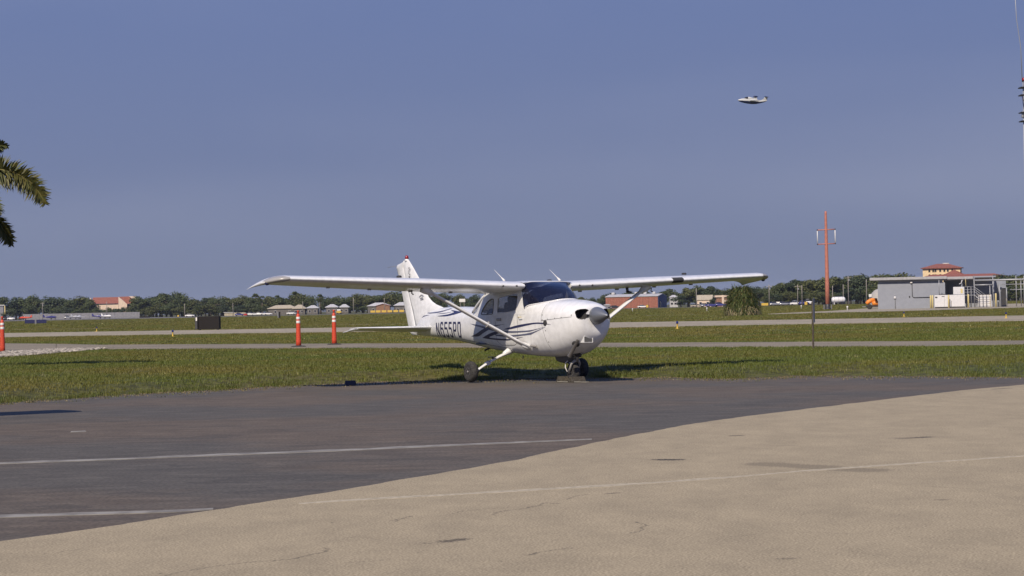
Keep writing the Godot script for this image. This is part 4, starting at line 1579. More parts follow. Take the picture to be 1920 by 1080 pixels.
func frond(parent: Node3D, pts: PackedVector3Array, length: float, droop: float, mat_: Material, sd: int, gold: float) -> void:
	# feather frond: a tapering rachis with two rows of narrow leaflets
	var r := RandomNumberGenerator.new()
	r.seed = sd
	var cv := Curve3D.new()
	for p in pts:
		cv.add_point(p)
	for i in range(1, pts.size() - 1):
		var d := (pts[i + 1] - pts[i - 1]) * 0.22
		cv.set_point_in(i, -d)
		cv.set_point_out(i, d)
	var len := cv.get_baked_length()
	var st := new_st()
	st.set_smooth_group(0)
	var line := PackedVector3Array()
	var rad := PackedFloat32Array()
	for k in 25:
		line.append(cv.sample_baked(len * k / 24.0))
		rad.append(lerpf(0.035, 0.004, k / 24.0))
	tube(st, line, rad, 5)
	var ra := part("frond", done(st), MT.palm_stalk, parent)
	st = new_st()
	var n := 120
	for k in n:
		var u := 0.12 + 0.88 * k / n
		var p := cv.sample_baked(len * u)
		var d := (cv.sample_baked(minf(len, len * u + 0.05)) - cv.sample_baked(maxf(0.0, len * u - 0.05))).normalized()
		var side := d.cross(Vector3.UP).normalized()
		var up := side.cross(d).normalized()
		for s in [-1.0, 1.0]:
			for row in 2:
				var ll := length * (0.45 + 0.55 * sin(clampf(u * 1.05, 0.0, 1.0) * PI * 0.93 + 0.12)) * r.randf_range(0.8, 1.1) * (0.55 if u > 0.94 else 1.0)
				var lift := r.randf_range(0.2, 1.9) if row == 0 else r.randf_range(-1.8, -0.1)
				var dir: Vector3 = (side * s + up * lift + d * r.randf_range(0.35, 0.8)).normalized()
				var tip: Vector3 = p + dir * ll + Vector3.DOWN * ll * droop * r.randf_range(0.4, 1.1)
				var mid: Vector3 = p + dir * ll * 0.55 + Vector3.DOWN * ll * droop * 0.12
				var wd := d * 0.022
				var c := Color(0.046, 0.064, 0.020).lerp(Color(0.19, 0.145, 0.03), clampf(gold * r.randf_range(0.2, 1.4), 0.0, 1.0))
				c = c * r.randf_range(0.75, 1.25)
				st.set_color(c)
				tri(st, p - wd, p + wd, mid + wd * 1.2)
				tri(st, p - wd, mid + wd * 1.2, mid - wd * 1.2)
				tri(st, mid - wd * 1.2, mid + wd * 1.2, tip)
	part("leaflets", done(st), mat_, ra)

func near_palm() -> void:
	MT.palm_stalk = mat(lin(0.20, 0.17, 0.05), 0.7)
	var base := Vector3(-16.0, 0, -61.2)
	var t := thing("palm_tree", "feather palm with golden arching fronds reaching in from beside the stone bed", "palm tree", base)
	var st := new_st()
	st.set_smooth_group(0)
	var pts := PackedVector3Array()
	var rad := PackedFloat32Array()
	for k in 24:
		var u := k / 23.0
		pts.append(Vector3(0.25 * sin(u * 2.0), u * 4.5, 0))
		rad.append(lerpf(0.20, 0.13, u) + (0.012 if k % 2 else 0.0) + (0.08 if k == 0 else 0.0))
	tube(st, pts, rad, 14)
	part("trunk", done(st), MT.bark, t)
	var c := Vector3(0.25, 4.5, 0)
	# fronds as centre-line points relative to the top of the trunk
	var fr := [
		[[Vector3.ZERO, Vector3(0.55, 0.75, 0.1), Vector3(1.35, 1.10, 0.2), Vector3(2.05, 0.92, 0.25), Vector3(2.50, 0.52, 0.28), Vector3(2.72, 0.10, 0.3)], 0.64, 0.22, 0.36],
		[[Vector3.ZERO, Vector3(0.45, 0.30, 0.5), Vector3(0.95, 0.38, 0.6), Vector3(1.36, 0.16, 0.8), Vector3(1.54, -0.18, 0.9)], 0.44, 0.4, 0.10],
		[[Vector3.ZERO, Vector3(0.50, 0.10, -0.4), Vector3(1.0, -0.22, -0.8), Vector3(1.30, -0.62, -1.0), Vector3(1.42, -0.98, -1.1)], 0.42, 0.3, 0.45],
		[[Vector3.ZERO, Vector3(0.35, 0.9, -0.2), Vector3(0.85, 1.55, -0.4), Vector3(1.25, 1.85, -0.5), Vector3(1.50, 1.82, -0.6)], 0.40, 0.2, 0.2],
		[[Vector3.ZERO, Vector3(-0.2, 0.9, 0.3), Vector3(-0.6, 1.6, 0.6), Vector3(-1.2, 1.8, 0.9), Vector3(-1.8, 1.4, 1.1)], 0.55, 0.3, 0.3],
		[[Vector3.ZERO, Vector3(-0.5, 0.7, -0.2), Vector3(-1.3, 0.95, -0.5), Vector3(-2.1, 0.6, -0.7), Vector3(-2.6, -0.1, -0.8)], 0.55, 0.3, 0.3],
		[[Vector3.ZERO, Vector3(0.1, 0.6, -0.6), Vector3(0.2, 0.9, -1.4), Vector3(0.3, 0.5, -2.2), Vector3(0.3, -0.2, -2.6)], 0.55, 0.3, 0.4],
		[[Vector3.ZERO, Vector3(0.0, 0.6, 0.6), Vector3(-0.1, 0.8, 1.4), Vector3(-0.2, 0.4, 2.2), Vector3(-0.2, -0.4, 2.6)], 0.55, 0.3, 0.3],
		[[Vector3.ZERO, Vector3(-0.4, 0.3, 0.5), Vector3(-1.0, 0.2, 1.1), Vector3(-1.5, -0.4, 1.6), Vector3(-1.7, -1.0, 1.8)], 0.5, 0.4, 0.3],
	]
	for k in fr.size():
		var pp := PackedVector3Array()
		for p in fr[k][0]:
			pp.append(c + p)
		frond(t, pp, fr[k][1], fr[k][2], MT.palm_leaf_near, 300 + k, fr[k][3])

func apron_objects() -> void:
	# chocks at the nose wheel
	var t := thing("wheel_chock", "pair of worn rubber wheel chocks roped together at the nose wheel", "chock", Vector3(1.122, 0.004, -41.51), deg_to_rad(-59.03))
	var st := new_st()
	wedge(st, Vector3(0.245, 0, 0.06), 0.34, 0.16, 0.11, PI / 2 + 0.1)
	part("block", done(st), MT.chock, t)
	st = new_st()
	wedge(st, Vector3(-0.235, 0, 0.05), 0.26, 0.16, 0.11, PI / 2 - 0.08)
	part("block", done(st), MT.chock, t)
	st = new_st()
	st.set_smooth_group(0)
	var pts := PackedVector3Array()
	for k in 25:
		var u := k / 24.0
		pts.append(Vector3(lerpf(-0.22, 0.62, u), 0.014, 0.21 - 0.35 * maxf(0.0, u - 0.55) + 0.025 * sin(u * 23.0)))
	tube(st, pts, 0.008, 6)
	part("rope", done(st), MT.rope, t)
	# a single dark chock lying under the wing
	t = thing("wheel_chock", "single dark blue wheel chock lying on the asphalt under the wing", "chock", Vector3(-3.161, 0, -42.037), 0.25)
	t.position.y = 0.004
	st = new_st()
	wedge(st, Vector3.ZERO, 0.20, 0.16, 0.10, 0.0)
	part("block", done(st), MT.chock_blue, t)
	delineator(Vector3(-20.969, 0, -89.32), "orange post with two white bands standing in the white stones")
	delineator(Vector3(-8.766, 0, -88.882), "orange post with two white bands, on the path beside the tail, farther from the aircraft")
	delineator(Vector3(-7.604, 0, -92.527), "orange post with two white bands, on the path beside the tail, next to the aircraft")
	# thin sign on a post
	t = thing("path_sign", "narrow grey sign panel on a dark post beside the footpath", "sign", Vector3(9.153, 0, -66.349), deg_to_rad(74))
	part("post", bevel_mesh(Vector3(0, 0.72, 0), Vector3(0.055, 1.44, 0.055), 0.006), MT.wood, t)
	st = new_st()
	bevel_box(st, Vector3(0, 1.17, 0.04), Vector3(0.34, 0.74, 0.012), 0.004)
	part("panel", done(st), MT.grey_sheet, t)
	# bed of white stones by the slab
	var bed := [Vector2(-19.053, -75.982), Vector2(-18.594, -78.779), Vector2(-18.1, -81.79), Vector2(-17.827, -85.289), Vector2(-17.658, -90.318), Vector2(-17.49, -93.57), Vector2(-18.062, -95.379), Vector2(-19.955, -94.374), Vector2(-21.434, -90.826), Vector2(-21.844, -87.128)]
	var mm := MultiMesh.new()
	mm.transform_format = MultiMesh.TRANSFORM_3D
	mm.use_colors = true
	st = new_st()
	var ico := SphereMesh.new()
	ico.radial_segments = 8
	ico.rings = 4
	ico.radius = 0.5
	ico.height = 1.0
	var ar := ico.get_mesh_arrays()
	var vv: PackedVector3Array = ar[Mesh.ARRAY_VERTEX]
	var ii: PackedInt32Array = ar[Mesh.ARRAY_INDEX]
	var nz := FastNoiseLite.new()
	nz.frequency = 1.6
	for k in ii:
		var p := vv[k]
		st.add_vertex(p * (1.0 + 0.35 * nz.get_noise_3dv(p * 1.3)))
	mm.mesh = done(st)
	var poly := PackedVector2Array(bed)
	var xs := []
	var box2 := Rect2(poly[0], Vector2.ZERO)
	for p in poly:
		box2 = box2.expand(p)
	while xs.size() < 2600:
		var p := Vector2(rng.randf_range(box2.position.x, box2.end.x), rng.randf_range(box2.position.y, box2.end.y))
		if Geometry2D.is_point_in_polygon(p, poly):
			xs.append(p)
	var buf := PackedFloat32Array()
	for p in xs:
		var s := rng.randf_range(0.05, 0.14)
		var b := Basis(Vector3(rng.randf_range(-1, 1), rng.randf_range(-1, 1), rng.randf_range(-1, 1)).normalized(), rng.randf() * TAU).scaled(Vector3(s * 1.2, s * 0.75, s))
		put(buf, b, Vector3(p.x, s * 0.25 + rng.randf() * 0.02, p.y))
		var g := rng.randf_range(0.22, 0.92)
		buf.append_array(PackedFloat32Array([0.50 * g, 0.455 * g, 0.39 * g, 1.0]))
	mm.instance_count = xs.size()
	mm.buffer = buf
	var mi := MultiMeshInstance3D.new()
	mi.name = "stone_bed"
	mi.multimesh = mm
	mi.material_override = mat(Color.WHITE, 0.9)
	mi.material_override.vertex_color_use_as_albedo = true
	add_child(mi)
	tag(mi, "bed of loose white stones along the end of the footpath", "stones", "", "stuff")
	near_palm()

func put(buf: PackedFloat32Array, b: Basis, o: Vector3) -> void:
	buf.append_array(PackedFloat32Array([b.x.x, b.y.x, b.z.x, o.x, b.x.y, b.y.y, b.z.y, o.y, b.x.z, b.y.z, b.z.z, o.z]))

# -------------------------------------------------------------------- things on the airfield
func edge_light(at: Vector3, size: float, label: String) -> void:
	var t := thing("edge_light", label, "taxiway light", at, 0.0, "taxiway edge lights in the grass")
	t.scale = Vector3.ONE * size
	var st := new_st()
	st.set_smooth_group(0)
	lathe(st, Vector3.ZERO, Vector3.UP, [[0.17, 0.0], [0.17, 0.025], [0.06, 0.04], [0.045, 0.06], [0.04, 0.30], [0.05, 0.31], [0.03, 0.315]], 14)
	part("stem", done(st), MT.yellow, t)
	st = new_st()
	st.set_smooth_group(0)
	lathe(st, Vector3(0, 0.312, 0), Vector3.UP, [[0.060, 0.0], [0.062, 0.03], [0.062, 0.09], [0.045, 0.125], [0.0, 0.135]], 14)
	part("lens", done(st), MT.blue_lens, t)

func marker(at: Vector3) -> void:
	var t := thing("field_marker", "tiny white marker stake standing in the far grass", "marker", at, 0.0, "white marker stakes in the far grass")
	var st := new_st()
	st.set_smooth_group(0)
	lathe(st, Vector3.ZERO, Vector3.UP, [[0.10, 0.0], [0.09, 0.45], [0.14, 0.50], [0.13, 0.62], [0.05, 0.68]], 10)
	part("stake", done(st), MT.white, t)

func airfield_objects() -> void:
	# back of a guidance sign
	var t := thing("guidance_sign", "black boxy sign cabinet seen from behind beside the taxiway", "sign", Vector3(-26.489, 0, -189.318), deg_to_rad(-9))
	part("cabinet", bevel_mesh(Vector3(0.1, 0.64, 0), Vector3(1.88, 1.12, 0.55), 0.02), MT.sign_black, t)
	part("end_panel", bevel_mesh(Vector3(-0.96, 0.64, 0.10), Vector3(0.22, 1.12, 0.75), 0.02), MT.sign_side, t)
	part("label_plate", box_mesh(Vector3(-0.93, 0.98, 0.48), Vector3(0.12, 0.30, 0.012)), MT.white, t)
	for x in [-0.75, 0.85]:
		part("foot", box_mesh(Vector3(x, 0.045, 0), Vector3(0.10, 0.09, 0.4)), MT.sign_side, t)
	for e in [[Vector3(-21.855, 0, -139.731), 1.0, "yellow edge light with blue lens beside the black sign cabinet"], [Vector3(9.394, 0, -124.217), 1.05, "yellow edge light with blue lens beyond the nose of the aircraft"], [Vector3(-37.753, 0, -197.346), 1.0, "small edge light with dark lens beyond the taxiway, behind the stone bed"], [Vector3(31.916, 0, -177.359), 0.95, "small edge light with dark lens in front of the grey utility building"], [Vector3(33.777, 0, -148.868), 0.95, "small edge light with dark lens in front of the pipe frames"]]:
		edge_light(e[0], e[1], e[2])
	for p in [Vector3(25.033, 0, -453.529), Vector3(35.536, 0, -397.455), Vector3(56.129, 0, -422.551), Vector3(46.15, 0, -299.628)]:
		marker(p)
	# low dark sign, two panels on a stub post
	t = thing("runway_sign", "low dark double-panel sign in front of the far ramp", "sign", Vector3(-94.688, 0, -431.741), deg_to_rad(4))
	part("panel", bevel_mesh(Vector3(-1.15, 0.55, 0), Vector3(1.95, 0.72, 0.12), 0.02), MT.navy, t)
	part("panel", bevel_mesh(Vector3(1.15, 0.55, 0), Vector3(1.95, 0.72, 0.12), 0.02), MT.navy, t)
	part("post", bevel_mesh(Vector3(0, 0.48, 0.05), Vector3(0.34, 0.96, 0.2), 0.02), MT.grey_sheet, t)
	mast()
	big_shrub()
	utility_building()
	tower()
	sky_plane()

func mast() -> void:
	var t := thing("antenna_mast", "tall orange antenna mast with square white rod frame", "mast", Vector3(51.971, 0, -358.512))
	var st := new_st()
	st.set_smooth_group(0)
	lathe(st, Vector3.ZERO, Vector3.UP, [[0.37, 0.85], [0.34, 4.0], [0.29, 9.0], [0.24, 13.0], [0.19, 15.8], [0.17, 16.2], [0.06, 16.25]], 16)
	part("pole", done(st), MT.mast_orange, t)
	st = new_st()
	st.set_smooth_group(0)
	lathe(st, Vector3.ZERO, Vector3.UP, [[0.55, 0.0], [0.55, 0.22], [0.42, 0.26], [0.42, 0.86], [0.38, 0.90]], 16)
	part("base", done(st), MT.dark_steel, t)
	for y in [10.85, 13.20]:
		var arm := part("crossarm", bar_mesh(Vector3(-1.42, y - 0.06, 0.15), Vector3(1.42, y + 0.02, 0.15), 0.085, 8), MT.mast_orange, t)
		for s in [-1.0, 1.0]:
			part("arm_end", box_mesh(Vector3(s * 1.46, y + s * 0.04 - 0.02, 0.15), Vector3(0.17, 0.22, 0.17)), MT.dark_steel, arm)
	for s in [-1.0, 1.0]:
		part("rod", bar_mesh(Vector3(s * 1.46, 10.95, 0.15), Vector3(s * 1.46, 13.1, 0.15), 0.075, 8), MT.white, t)
	st = new_st()
	for s in [-1.0, 1.0]:
		part("base_bracket", box_mesh(Vector3(s * 0.62, 0.42, 0), Vector3(0.16, 0.84, 0.16)), MT.grey_sheet, t)

func strap_leaf(st: SurfaceTool, root: Vector3, dir: Vector3, l: float, w: float, bend: float, c: Color) -> void:
	var side := dir.cross(Vector3.UP).normalized()
	var p := root
	var d := dir
	var a0 := p - side * w
	var b0 := p + side * w
	st.set_color(c)
	for k in 4:
		d = (d + Vector3.DOWN * bend).normalized()
		p += d * l * 0.25
		var ww := w * (1.0 - (k + 1) / 4.2)
		var a1 := p - side * ww
		var b1 := p + side * ww
		tri(st, a0, b0, b1)
		tri(st, a0, b1, a1)
		a0 = a1
		b0 = b1

func big_shrub() -> void:
	var t := thing("clump_shrub", "large shaggy clump of arching strap leaves standing alone in the grass", "shrub", Vector3(25.305, 0, -239.468))
	t.scale = Vector3(0.98, 1.14, 0.98)
	var r := RandomNumberGenerator.new()
	r.seed = 77
	var st := new_st()
	for k in 7000:
		var a := r.randf() * TAU
		var e := r.randf()
		# start on an uneven dome and arch outwards
		var hgt := pow(r.randf(), 1.1) * 0.86
		var wid := 1.85 * sqrt(maxf(1.0 - pow(hgt, 2.2), 0.05)) * (0.93 + 0.10 * sin(a * 4.0 + 1.0) + 0.06 * sin(a * 9.0))
		var rr := wid * pow(e, 0.35)
		var root := Vector3(cos(a) * rr, 0.08 + 3.05 * hgt, sin(a) * rr)
		var dir := Vector3(cos(a) * 0.6, r.randf_range(-0.1, 1.2), sin(a) * 0.6)
		dir += Vector3(r.randfn(0, 0.35), r.randfn(0, 0.2), r.randfn(0, 0.35))
		var c := Color(0.080, 0.102, 0.018).lerp(Color(0.050, 0.076, 0.016), r.randf())
		if r.randf() < 0.14:
			c = Color(0.17, 0.14, 0.045)
		strap_leaf(st, root, dir.normalized(), r.randf_range(0.40, 0.95), r.randf_range(0.03, 0.055), r.randf_range(0.30, 0.62), c * r.randf_range(0.8, 1.25))
	part("foliage", done(st), MT.shrub, t)
	st = new_st()
	for k in 420:
		var a := r.randf() * TAU
		var rr := r.randf_range(1.2, 1.95)
		var root := Vector3(cos(a) * rr, r.randf_range(0.25, 1.0), sin(a) * rr)
		var dir := Vector3(cos(a) * 0.8, r.randf_range(-0.3, 0.5), sin(a) * 0.8) + Vector3(r.randfn(0, 0.3), 0, r.randfn(0, 0.3))
		strap_leaf(st, root, dir.normalized(), r.randf_range(0.5, 1.0), r.randf_range(0.02, 0.035), 0.7, Color(0.40, 0.33, 0.19) * r.randf_range(0.5, 1.2))
	part("dry_leaves", done(st), MT.shrub, t)

func pipe(parent: Node, called: String, pts: Array, r: float, m: Material) -> MeshInstance3D:
	var st := new_st()
	st.set_smooth_group(0)
	tube(st, PackedVector3Array(pts), r, 8)
	return part(called, done(st), m, parent)

func utility_building() -> void:
	# low grey plant building with an open bay; local x to the right, front at z = 0
	var o := Vector3(60.313, 0, -329)
	var tn := deg_to_rad(-10.7)
	var bs := Basis(Vector3.UP, tn)
	var t := thing("utility_building", "low grey flat-roofed utility building with wide overhanging eaves", "building", o, tn)
	var M := MT
	part("wall", box_mesh(Vector3(-0.04, 1.95, -3.0), Vector3(9.76, 3.9, 6.0)), M.wall_grey, t)
	part("wall_top", box_mesh(Vector3(-0.04, 4.13, -3.1), Vector3(9.6, 0.46, 5.8)), M.wall_grey, t)
	part("corner_trim", box_mesh(Vector3(4.95, 1.95, -0.05), Vector3(0.30, 3.88, 0.3)), M.wall_grey, t)
	part("roof", bevel_mesh(Vector3(-0.35, 4.58, -2.95), Vector3(11.5, 0.42, 7.3), 0.04), M.roof_grey, t)
	part("roof", bevel_mesh(Vector3(7.35, 4.50, -3.9), Vector3(3.88, 0.40, 6.0), 0.04), M.roof_grey, t)
	part("roof", bevel_mesh(Vector3(11.0, 4.60, -3.9), Vector3(3.3, 0.25, 5.6), 0.04), M.wall_grey, t)
	part("bay_wall", box_mesh(Vector3(9.6, 2.1, -5.2), Vector3(9.3, 4.2, 0.3)), M.wall_grey, t)
	part("bay_wall", box_mesh(Vector3(13.4, 1.75, -3.2), Vector3(0.3, 3.5, 4.0)), M.wall_grey, t)
	part("bay_panel", box_mesh(Vector3(6.2, 2.75, -4.9), Vector3(0.9, 1.5, 0.1)), M.wall_grey, t)
	for x in [7.6, 12.3]:
		part("column", box_mesh(Vector3(x, 2.08, -1.2), Vector3(0.16, 4.16, 0.16)), M.wall_grey, t)
	# on the wall
	part("flood_light", bevel_mesh(Vector3(0.1, 3.98, 0.14), Vector3(0.34, 0.26, 0.26), 0.04), M.white, t)
	pipe(t, "conduit", [Vector3(0.2, 3.8, 0.06), Vector3(0.22, 1.9, 0.06), Vector3(0.35, 1.72, 0.06), Vector3(0.6, 1.68, 0.06), Vector3(3.0, 1.68, 0.06)], 0.05, M.dark_steel)
	pipe(t, "vent_pipe", [Vector3(-2.35, 0.0, 0.08), Vector3(-2.35, 1.75, 0.08), Vector3(-2.3, 2.0, 0.12), Vector3(-2.42, 2.2, 0.12)], 0.05, M.galv)
	part("meter_box", bevel_mesh(Vector3(-2.38, 1.75, 0.12), Vector3(0.30, 0.36, 0.2), 0.04), M.cabinet, t)
	part("junction_box", bevel_mesh(Vector3(-0.2, 1.82, 0.06), Vector3(0.16, 0.24, 0.1), 0.02), M.dark_steel, t)
	# white switch cabinet
	var c := thing("switch_cabinet", "long white equipment cabinet standing in front of the grey building", "cabinet", o + bs * Vector3(5.70, 0.02, 2.2), tn)
	part("case", bevel_mesh(Vector3(0, 1.05, 0), Vector3(4.45, 1.78, 1.5), 0.03), M.cabinet, c)
	part("door_seam", box_mesh(Vector3(0.25, 0.62, 0.752), Vector3(0.06, 0.9, 0.006)), M.dark_steel, c)
	part("door_seam", box_mesh(Vector3(-0.75, 1.02, 0.752), Vector3(0.02, 1.7, 0.006)), M.seam, c)
	part("warning_mark", box_mesh(Vector3(-1.95, 1.60, 0.752), Vector3(0.34, 0.22, 0.006)), M.dark_steel, c)
	part("warning_mark", box_mesh(Vector3(-0.95, 1.72, 0.752), Vector3(0.42, 0.10, 0.006)), M.dark_steel, c)
	part("plinth", box_mesh(Vector3(0, 0.08, 0), Vector3(4.3, 0.16, 1.3)), M.dark_steel, c)
	part("bushing", box_mesh(Vector3(-1.1, 2.0, 0), Vector3(0.9, 0.12, 0.5)), M.dark_steel, c)
	pipe(c, "riser_pipe", [Vector3(-1.5, 1.9, 0.0), Vector3(-1.5, 4.2, 0.0)], 0.06, M.galv)
	c = thing("control_box", "small white control box on the platform beside the open steel stairs", "cabinet", o + bs * Vector3(7.1, 0.02, -0.6), tn)
	part("case", bevel_mesh(Vector3(0, 2.55, 0), Vector3(1.6, 1.15, 0.8), 0.03), M.cabinet, c)
	part("case_frame", box_mesh(Vector3(0, 1.0, 0), Vector3(1.4, 1.95, 0.6)), M.wall_grey, c)
	part("yellow_placard", box_mesh(Vector3(0.45, 2.5, 0.405), Vector3(0.32, 0.7, 0.01)), M.pale_yellow, c)
	c = thing("transformer_box", "cream transformer box with wire cage in front of the stairs", "cabinet", o + bs * Vector3(10.9, 0.02, 1.0), tn)
	part("case", bevel_mesh(Vector3(0, 0.95, 0), Vector3(1.9, 1.85, 1.2), 0.03), M.cabinet, c)
	for k in 5:
		part("cage_bar", box_mesh(Vector3(-1.35 + k * 0.52, 0.95, 0.95), Vector3(0.07, 1.9, 0.05)), M.dark_steel if k < 4 else M.pale_yellow, c)
	for y in [0.5, 1.15, 1.85]:
		part("cage_rail", box_mesh(Vector3(-0.31, y, 0.985), Vector3(2.2, 0.06, 0.02)), M.pole, c)
	# yellow bollards
	var bl := [[2.92, 2.4, 1.95], [3.20, 2.7, 1.95], [5.55, 3.7, 1.95], [8.42, 3.6, 2.0], [12.48, 2.2, 2.05]]
	var bn := ["yellow bollard at the corner of the white cabinet, outer one of a pair", "yellow bollard at the corner of the white cabinet, inner one of a pair", "yellow bollard in front of the middle of the white cabinet", "yellow bollard between the white cabinet and the steel stairs", "yellow bollard with cap beside the cream transformer box"]
	for k in 5:
		var b := thing("bollard", bn[k], "bollard", o + bs * Vector3(bl[k][0], 0.02, bl[k][1]), 0.0, "yellow bollards guarding the equipment")
		var st := new_st()
		st.set_smooth_group(0)
		lathe(st, Vector3.ZERO, Vector3.UP, [[0.125, 0.0], [0.125, bl[k][2] - 0.1], [0.10, bl[k][2] - 0.03], [0.05, bl[k][2]], [0.0, bl[k][2] + 0.005]], 14)
		part("tube", done(st), M.pale_yellow, b)
	# open steel stairs
	c = thing("steel_stairs", "open galvanised steel stairs with railings beside the equipment", "stairs", o + bs * Vector3(9.3, 0.02, 0.8), tn)
	part("platform", box_mesh(Vector3(-0.7, 1.85, 0), Vector3(1.5, 0.08, 1.2)), M.galv, c)
	for x in [-1.4, -0.9, -0.4, 0.05]:
		pipe(c, "post", [Vector3(x, 0, 0.6), Vector3(x, 3.1, 0.6)], 0.04, M.galv)
	for y in [2.3, 2.7, 3.1]:
		pipe(c, "railing", [Vector3(-1.4, y, 0.6), Vector3(0.05, y, 0.6)], 0.035, M.galv)
	for k in 3:
		pipe(c, "railing", [Vector3(0.05, 3.1 - k * 0.35, 0.6), Vector3(2.0, 1.55 - k * 0.35, 0.6)], 0.035, M.galv)
	for z in [-0.5, 0.6]:
		pipe(c, "stringer", [Vector3(0.05, 1.85, z), Vector3(2.2, 0.05, z)], 0.07, M.galv)
	for k in 8:
		part("tread", box_mesh(Vector3(0.2 + k * 0.25, 1.66 - k * 0.21, 0.05), Vector3(0.26, 0.04, 1.1)), M.galv, c)
	for k in 4:
		pipe(c, "brace", [Vector3(0.05 + k * 0.1, 1.8 - k * 0.45, 0.66), Vector3(1.5, 0.55 - k * 0.15, 0.66)], 0.03, M.galv)
	# pipe rack frames
	c = thing("pipe_rack", "galvanised pipe rack frames running out beyond the grey building", "pipe rack", o + bs * Vector3(9.4, 0.02, 0.2), tn)
	for q in [[0.0, 4.75], [2.3, 3.3], [2.75, 4.7], [3.72, 3.5], [4.75, 2.9], [6.15, 4.6], [6.85, 3.9], [7.3, 4.6], [8.7, 4.3], [10.2, 4.4]]:
		pipe(c, "upright", [Vector3(q[0], 0, 0), Vector3(q[0], q[1], 0)], 0.065, M.galv)
	for q in [[0.1, 12.0, 4.05, 0.13], [0.1, 2.8, 3.35, 0.10], [4.0, 12.0, 3.35, 0.05], [5.2, 8.8, 2.55, 0.05]]:
		pipe(c, "beam", [Vector3(q[0], q[2], 0.05), Vector3(q[1], q[2], 0.05)], q[3], M.galv)
	for q in [[7.9, 1.2, 1.5, 1.6], [4.3, 1.5, 0.7, 2.6]]:
		part("valve_panel", bevel_mesh(Vector3(q[0], q[1], -0.8), Vector3(q[2], q[3], 0.3), 0.03), M.dark_steel, c)
	# steel bits that stand on the roof
	pipe(t, "roof_pipe", [Vector3(8.15, 4.7, -1.0), Vector3(8.2, 3.2, -1.0)], 0.05, M.pale_yellow)
	pipe(t, "roof_pipe", [Vector3(7.7, 4.2, -0.9), Vector3(7.5, 3.7, -0.9), Vector3(7.2, 3.6, -0.9)], 0.05, M.cabinet)
	# storage tank behind, and an orange hose machine beside
	c = thing("storage_tank", "dull grey domed storage tank half hidden by the utility building", "tank", Vector3(58.507, 0, -345))
	var st := new_st()
	st.set_smooth_group(0)
	lathe(st, Vector3.ZERO, Vector3.UP, [[1.95, 0.0], [1.98, 0.9], [1.92, 1.5], [1.72, 2.1], [1.40, 2.6], [0.95, 3.0], [0.5, 3.18], [0.0, 3.24]], 36)
	part("shell", done(st), M.tank, c)
	part("name_plate", box_mesh(Vector3(-1.85, 2.15, 0.9), Vector3(0.45, 0.45, 0.03)), M.white, c)
	c = thing("hose_machine", "orange machine with fat curved hoods on black wheels behind the building corner", "machine", Vector3(55.494, 0, -334))
	st = new_st()
	st.set_smooth_group(0)
	tube(st, PackedVector3Array([Vector3(-1.15, 0.85, 0.3), Vector3(-0.85, 1.15, 0.3), Vector3(-0.35, 1.42, 0.25), Vector3(0.5, 1.5, 0.2)]), [0.28, 0.34, 0.32, 0.2], 14)
	part("hood", done(st), M.hose_orange, c)
	st = new_st()
	st.set_smooth_group(0)
	tube(st, PackedVector3Array([Vector3(-0.30, 0.85, 0.5), Vector3(0.1, 0.95, 0.5), Vector3(1.3, 0.95, 0.5)]), [0.30, 0.40, 0.40], 14)
	part("hood", done(st), M.hose_orange, c)
	part("chassis", bevel_mesh(Vector3(0.2, 0.50, 0.2), Vector3(2.9, 0.24, 1.0), 0.05), M.dark_steel, c)
	part("tow_bar", box_mesh(Vector3(-1.5, 0.42, 0.2), Vector3(0.6, 0.10, 0.16)), M.galv, c)
	for x in [-0.75, 1.0]:
		st = new_st()
		st.set_smooth_group(0)
		lathe(st, Vector3(x, 0.40, 0.55), Vector3.BACK, [[0.2, 0.0], [0.36, 0.0], [0.40, 0.05], [0.40, 0.25], [0.36, 0.3], [0.2, 0.3]], 18)
		part("tyre", done(st), M.rubber, c)

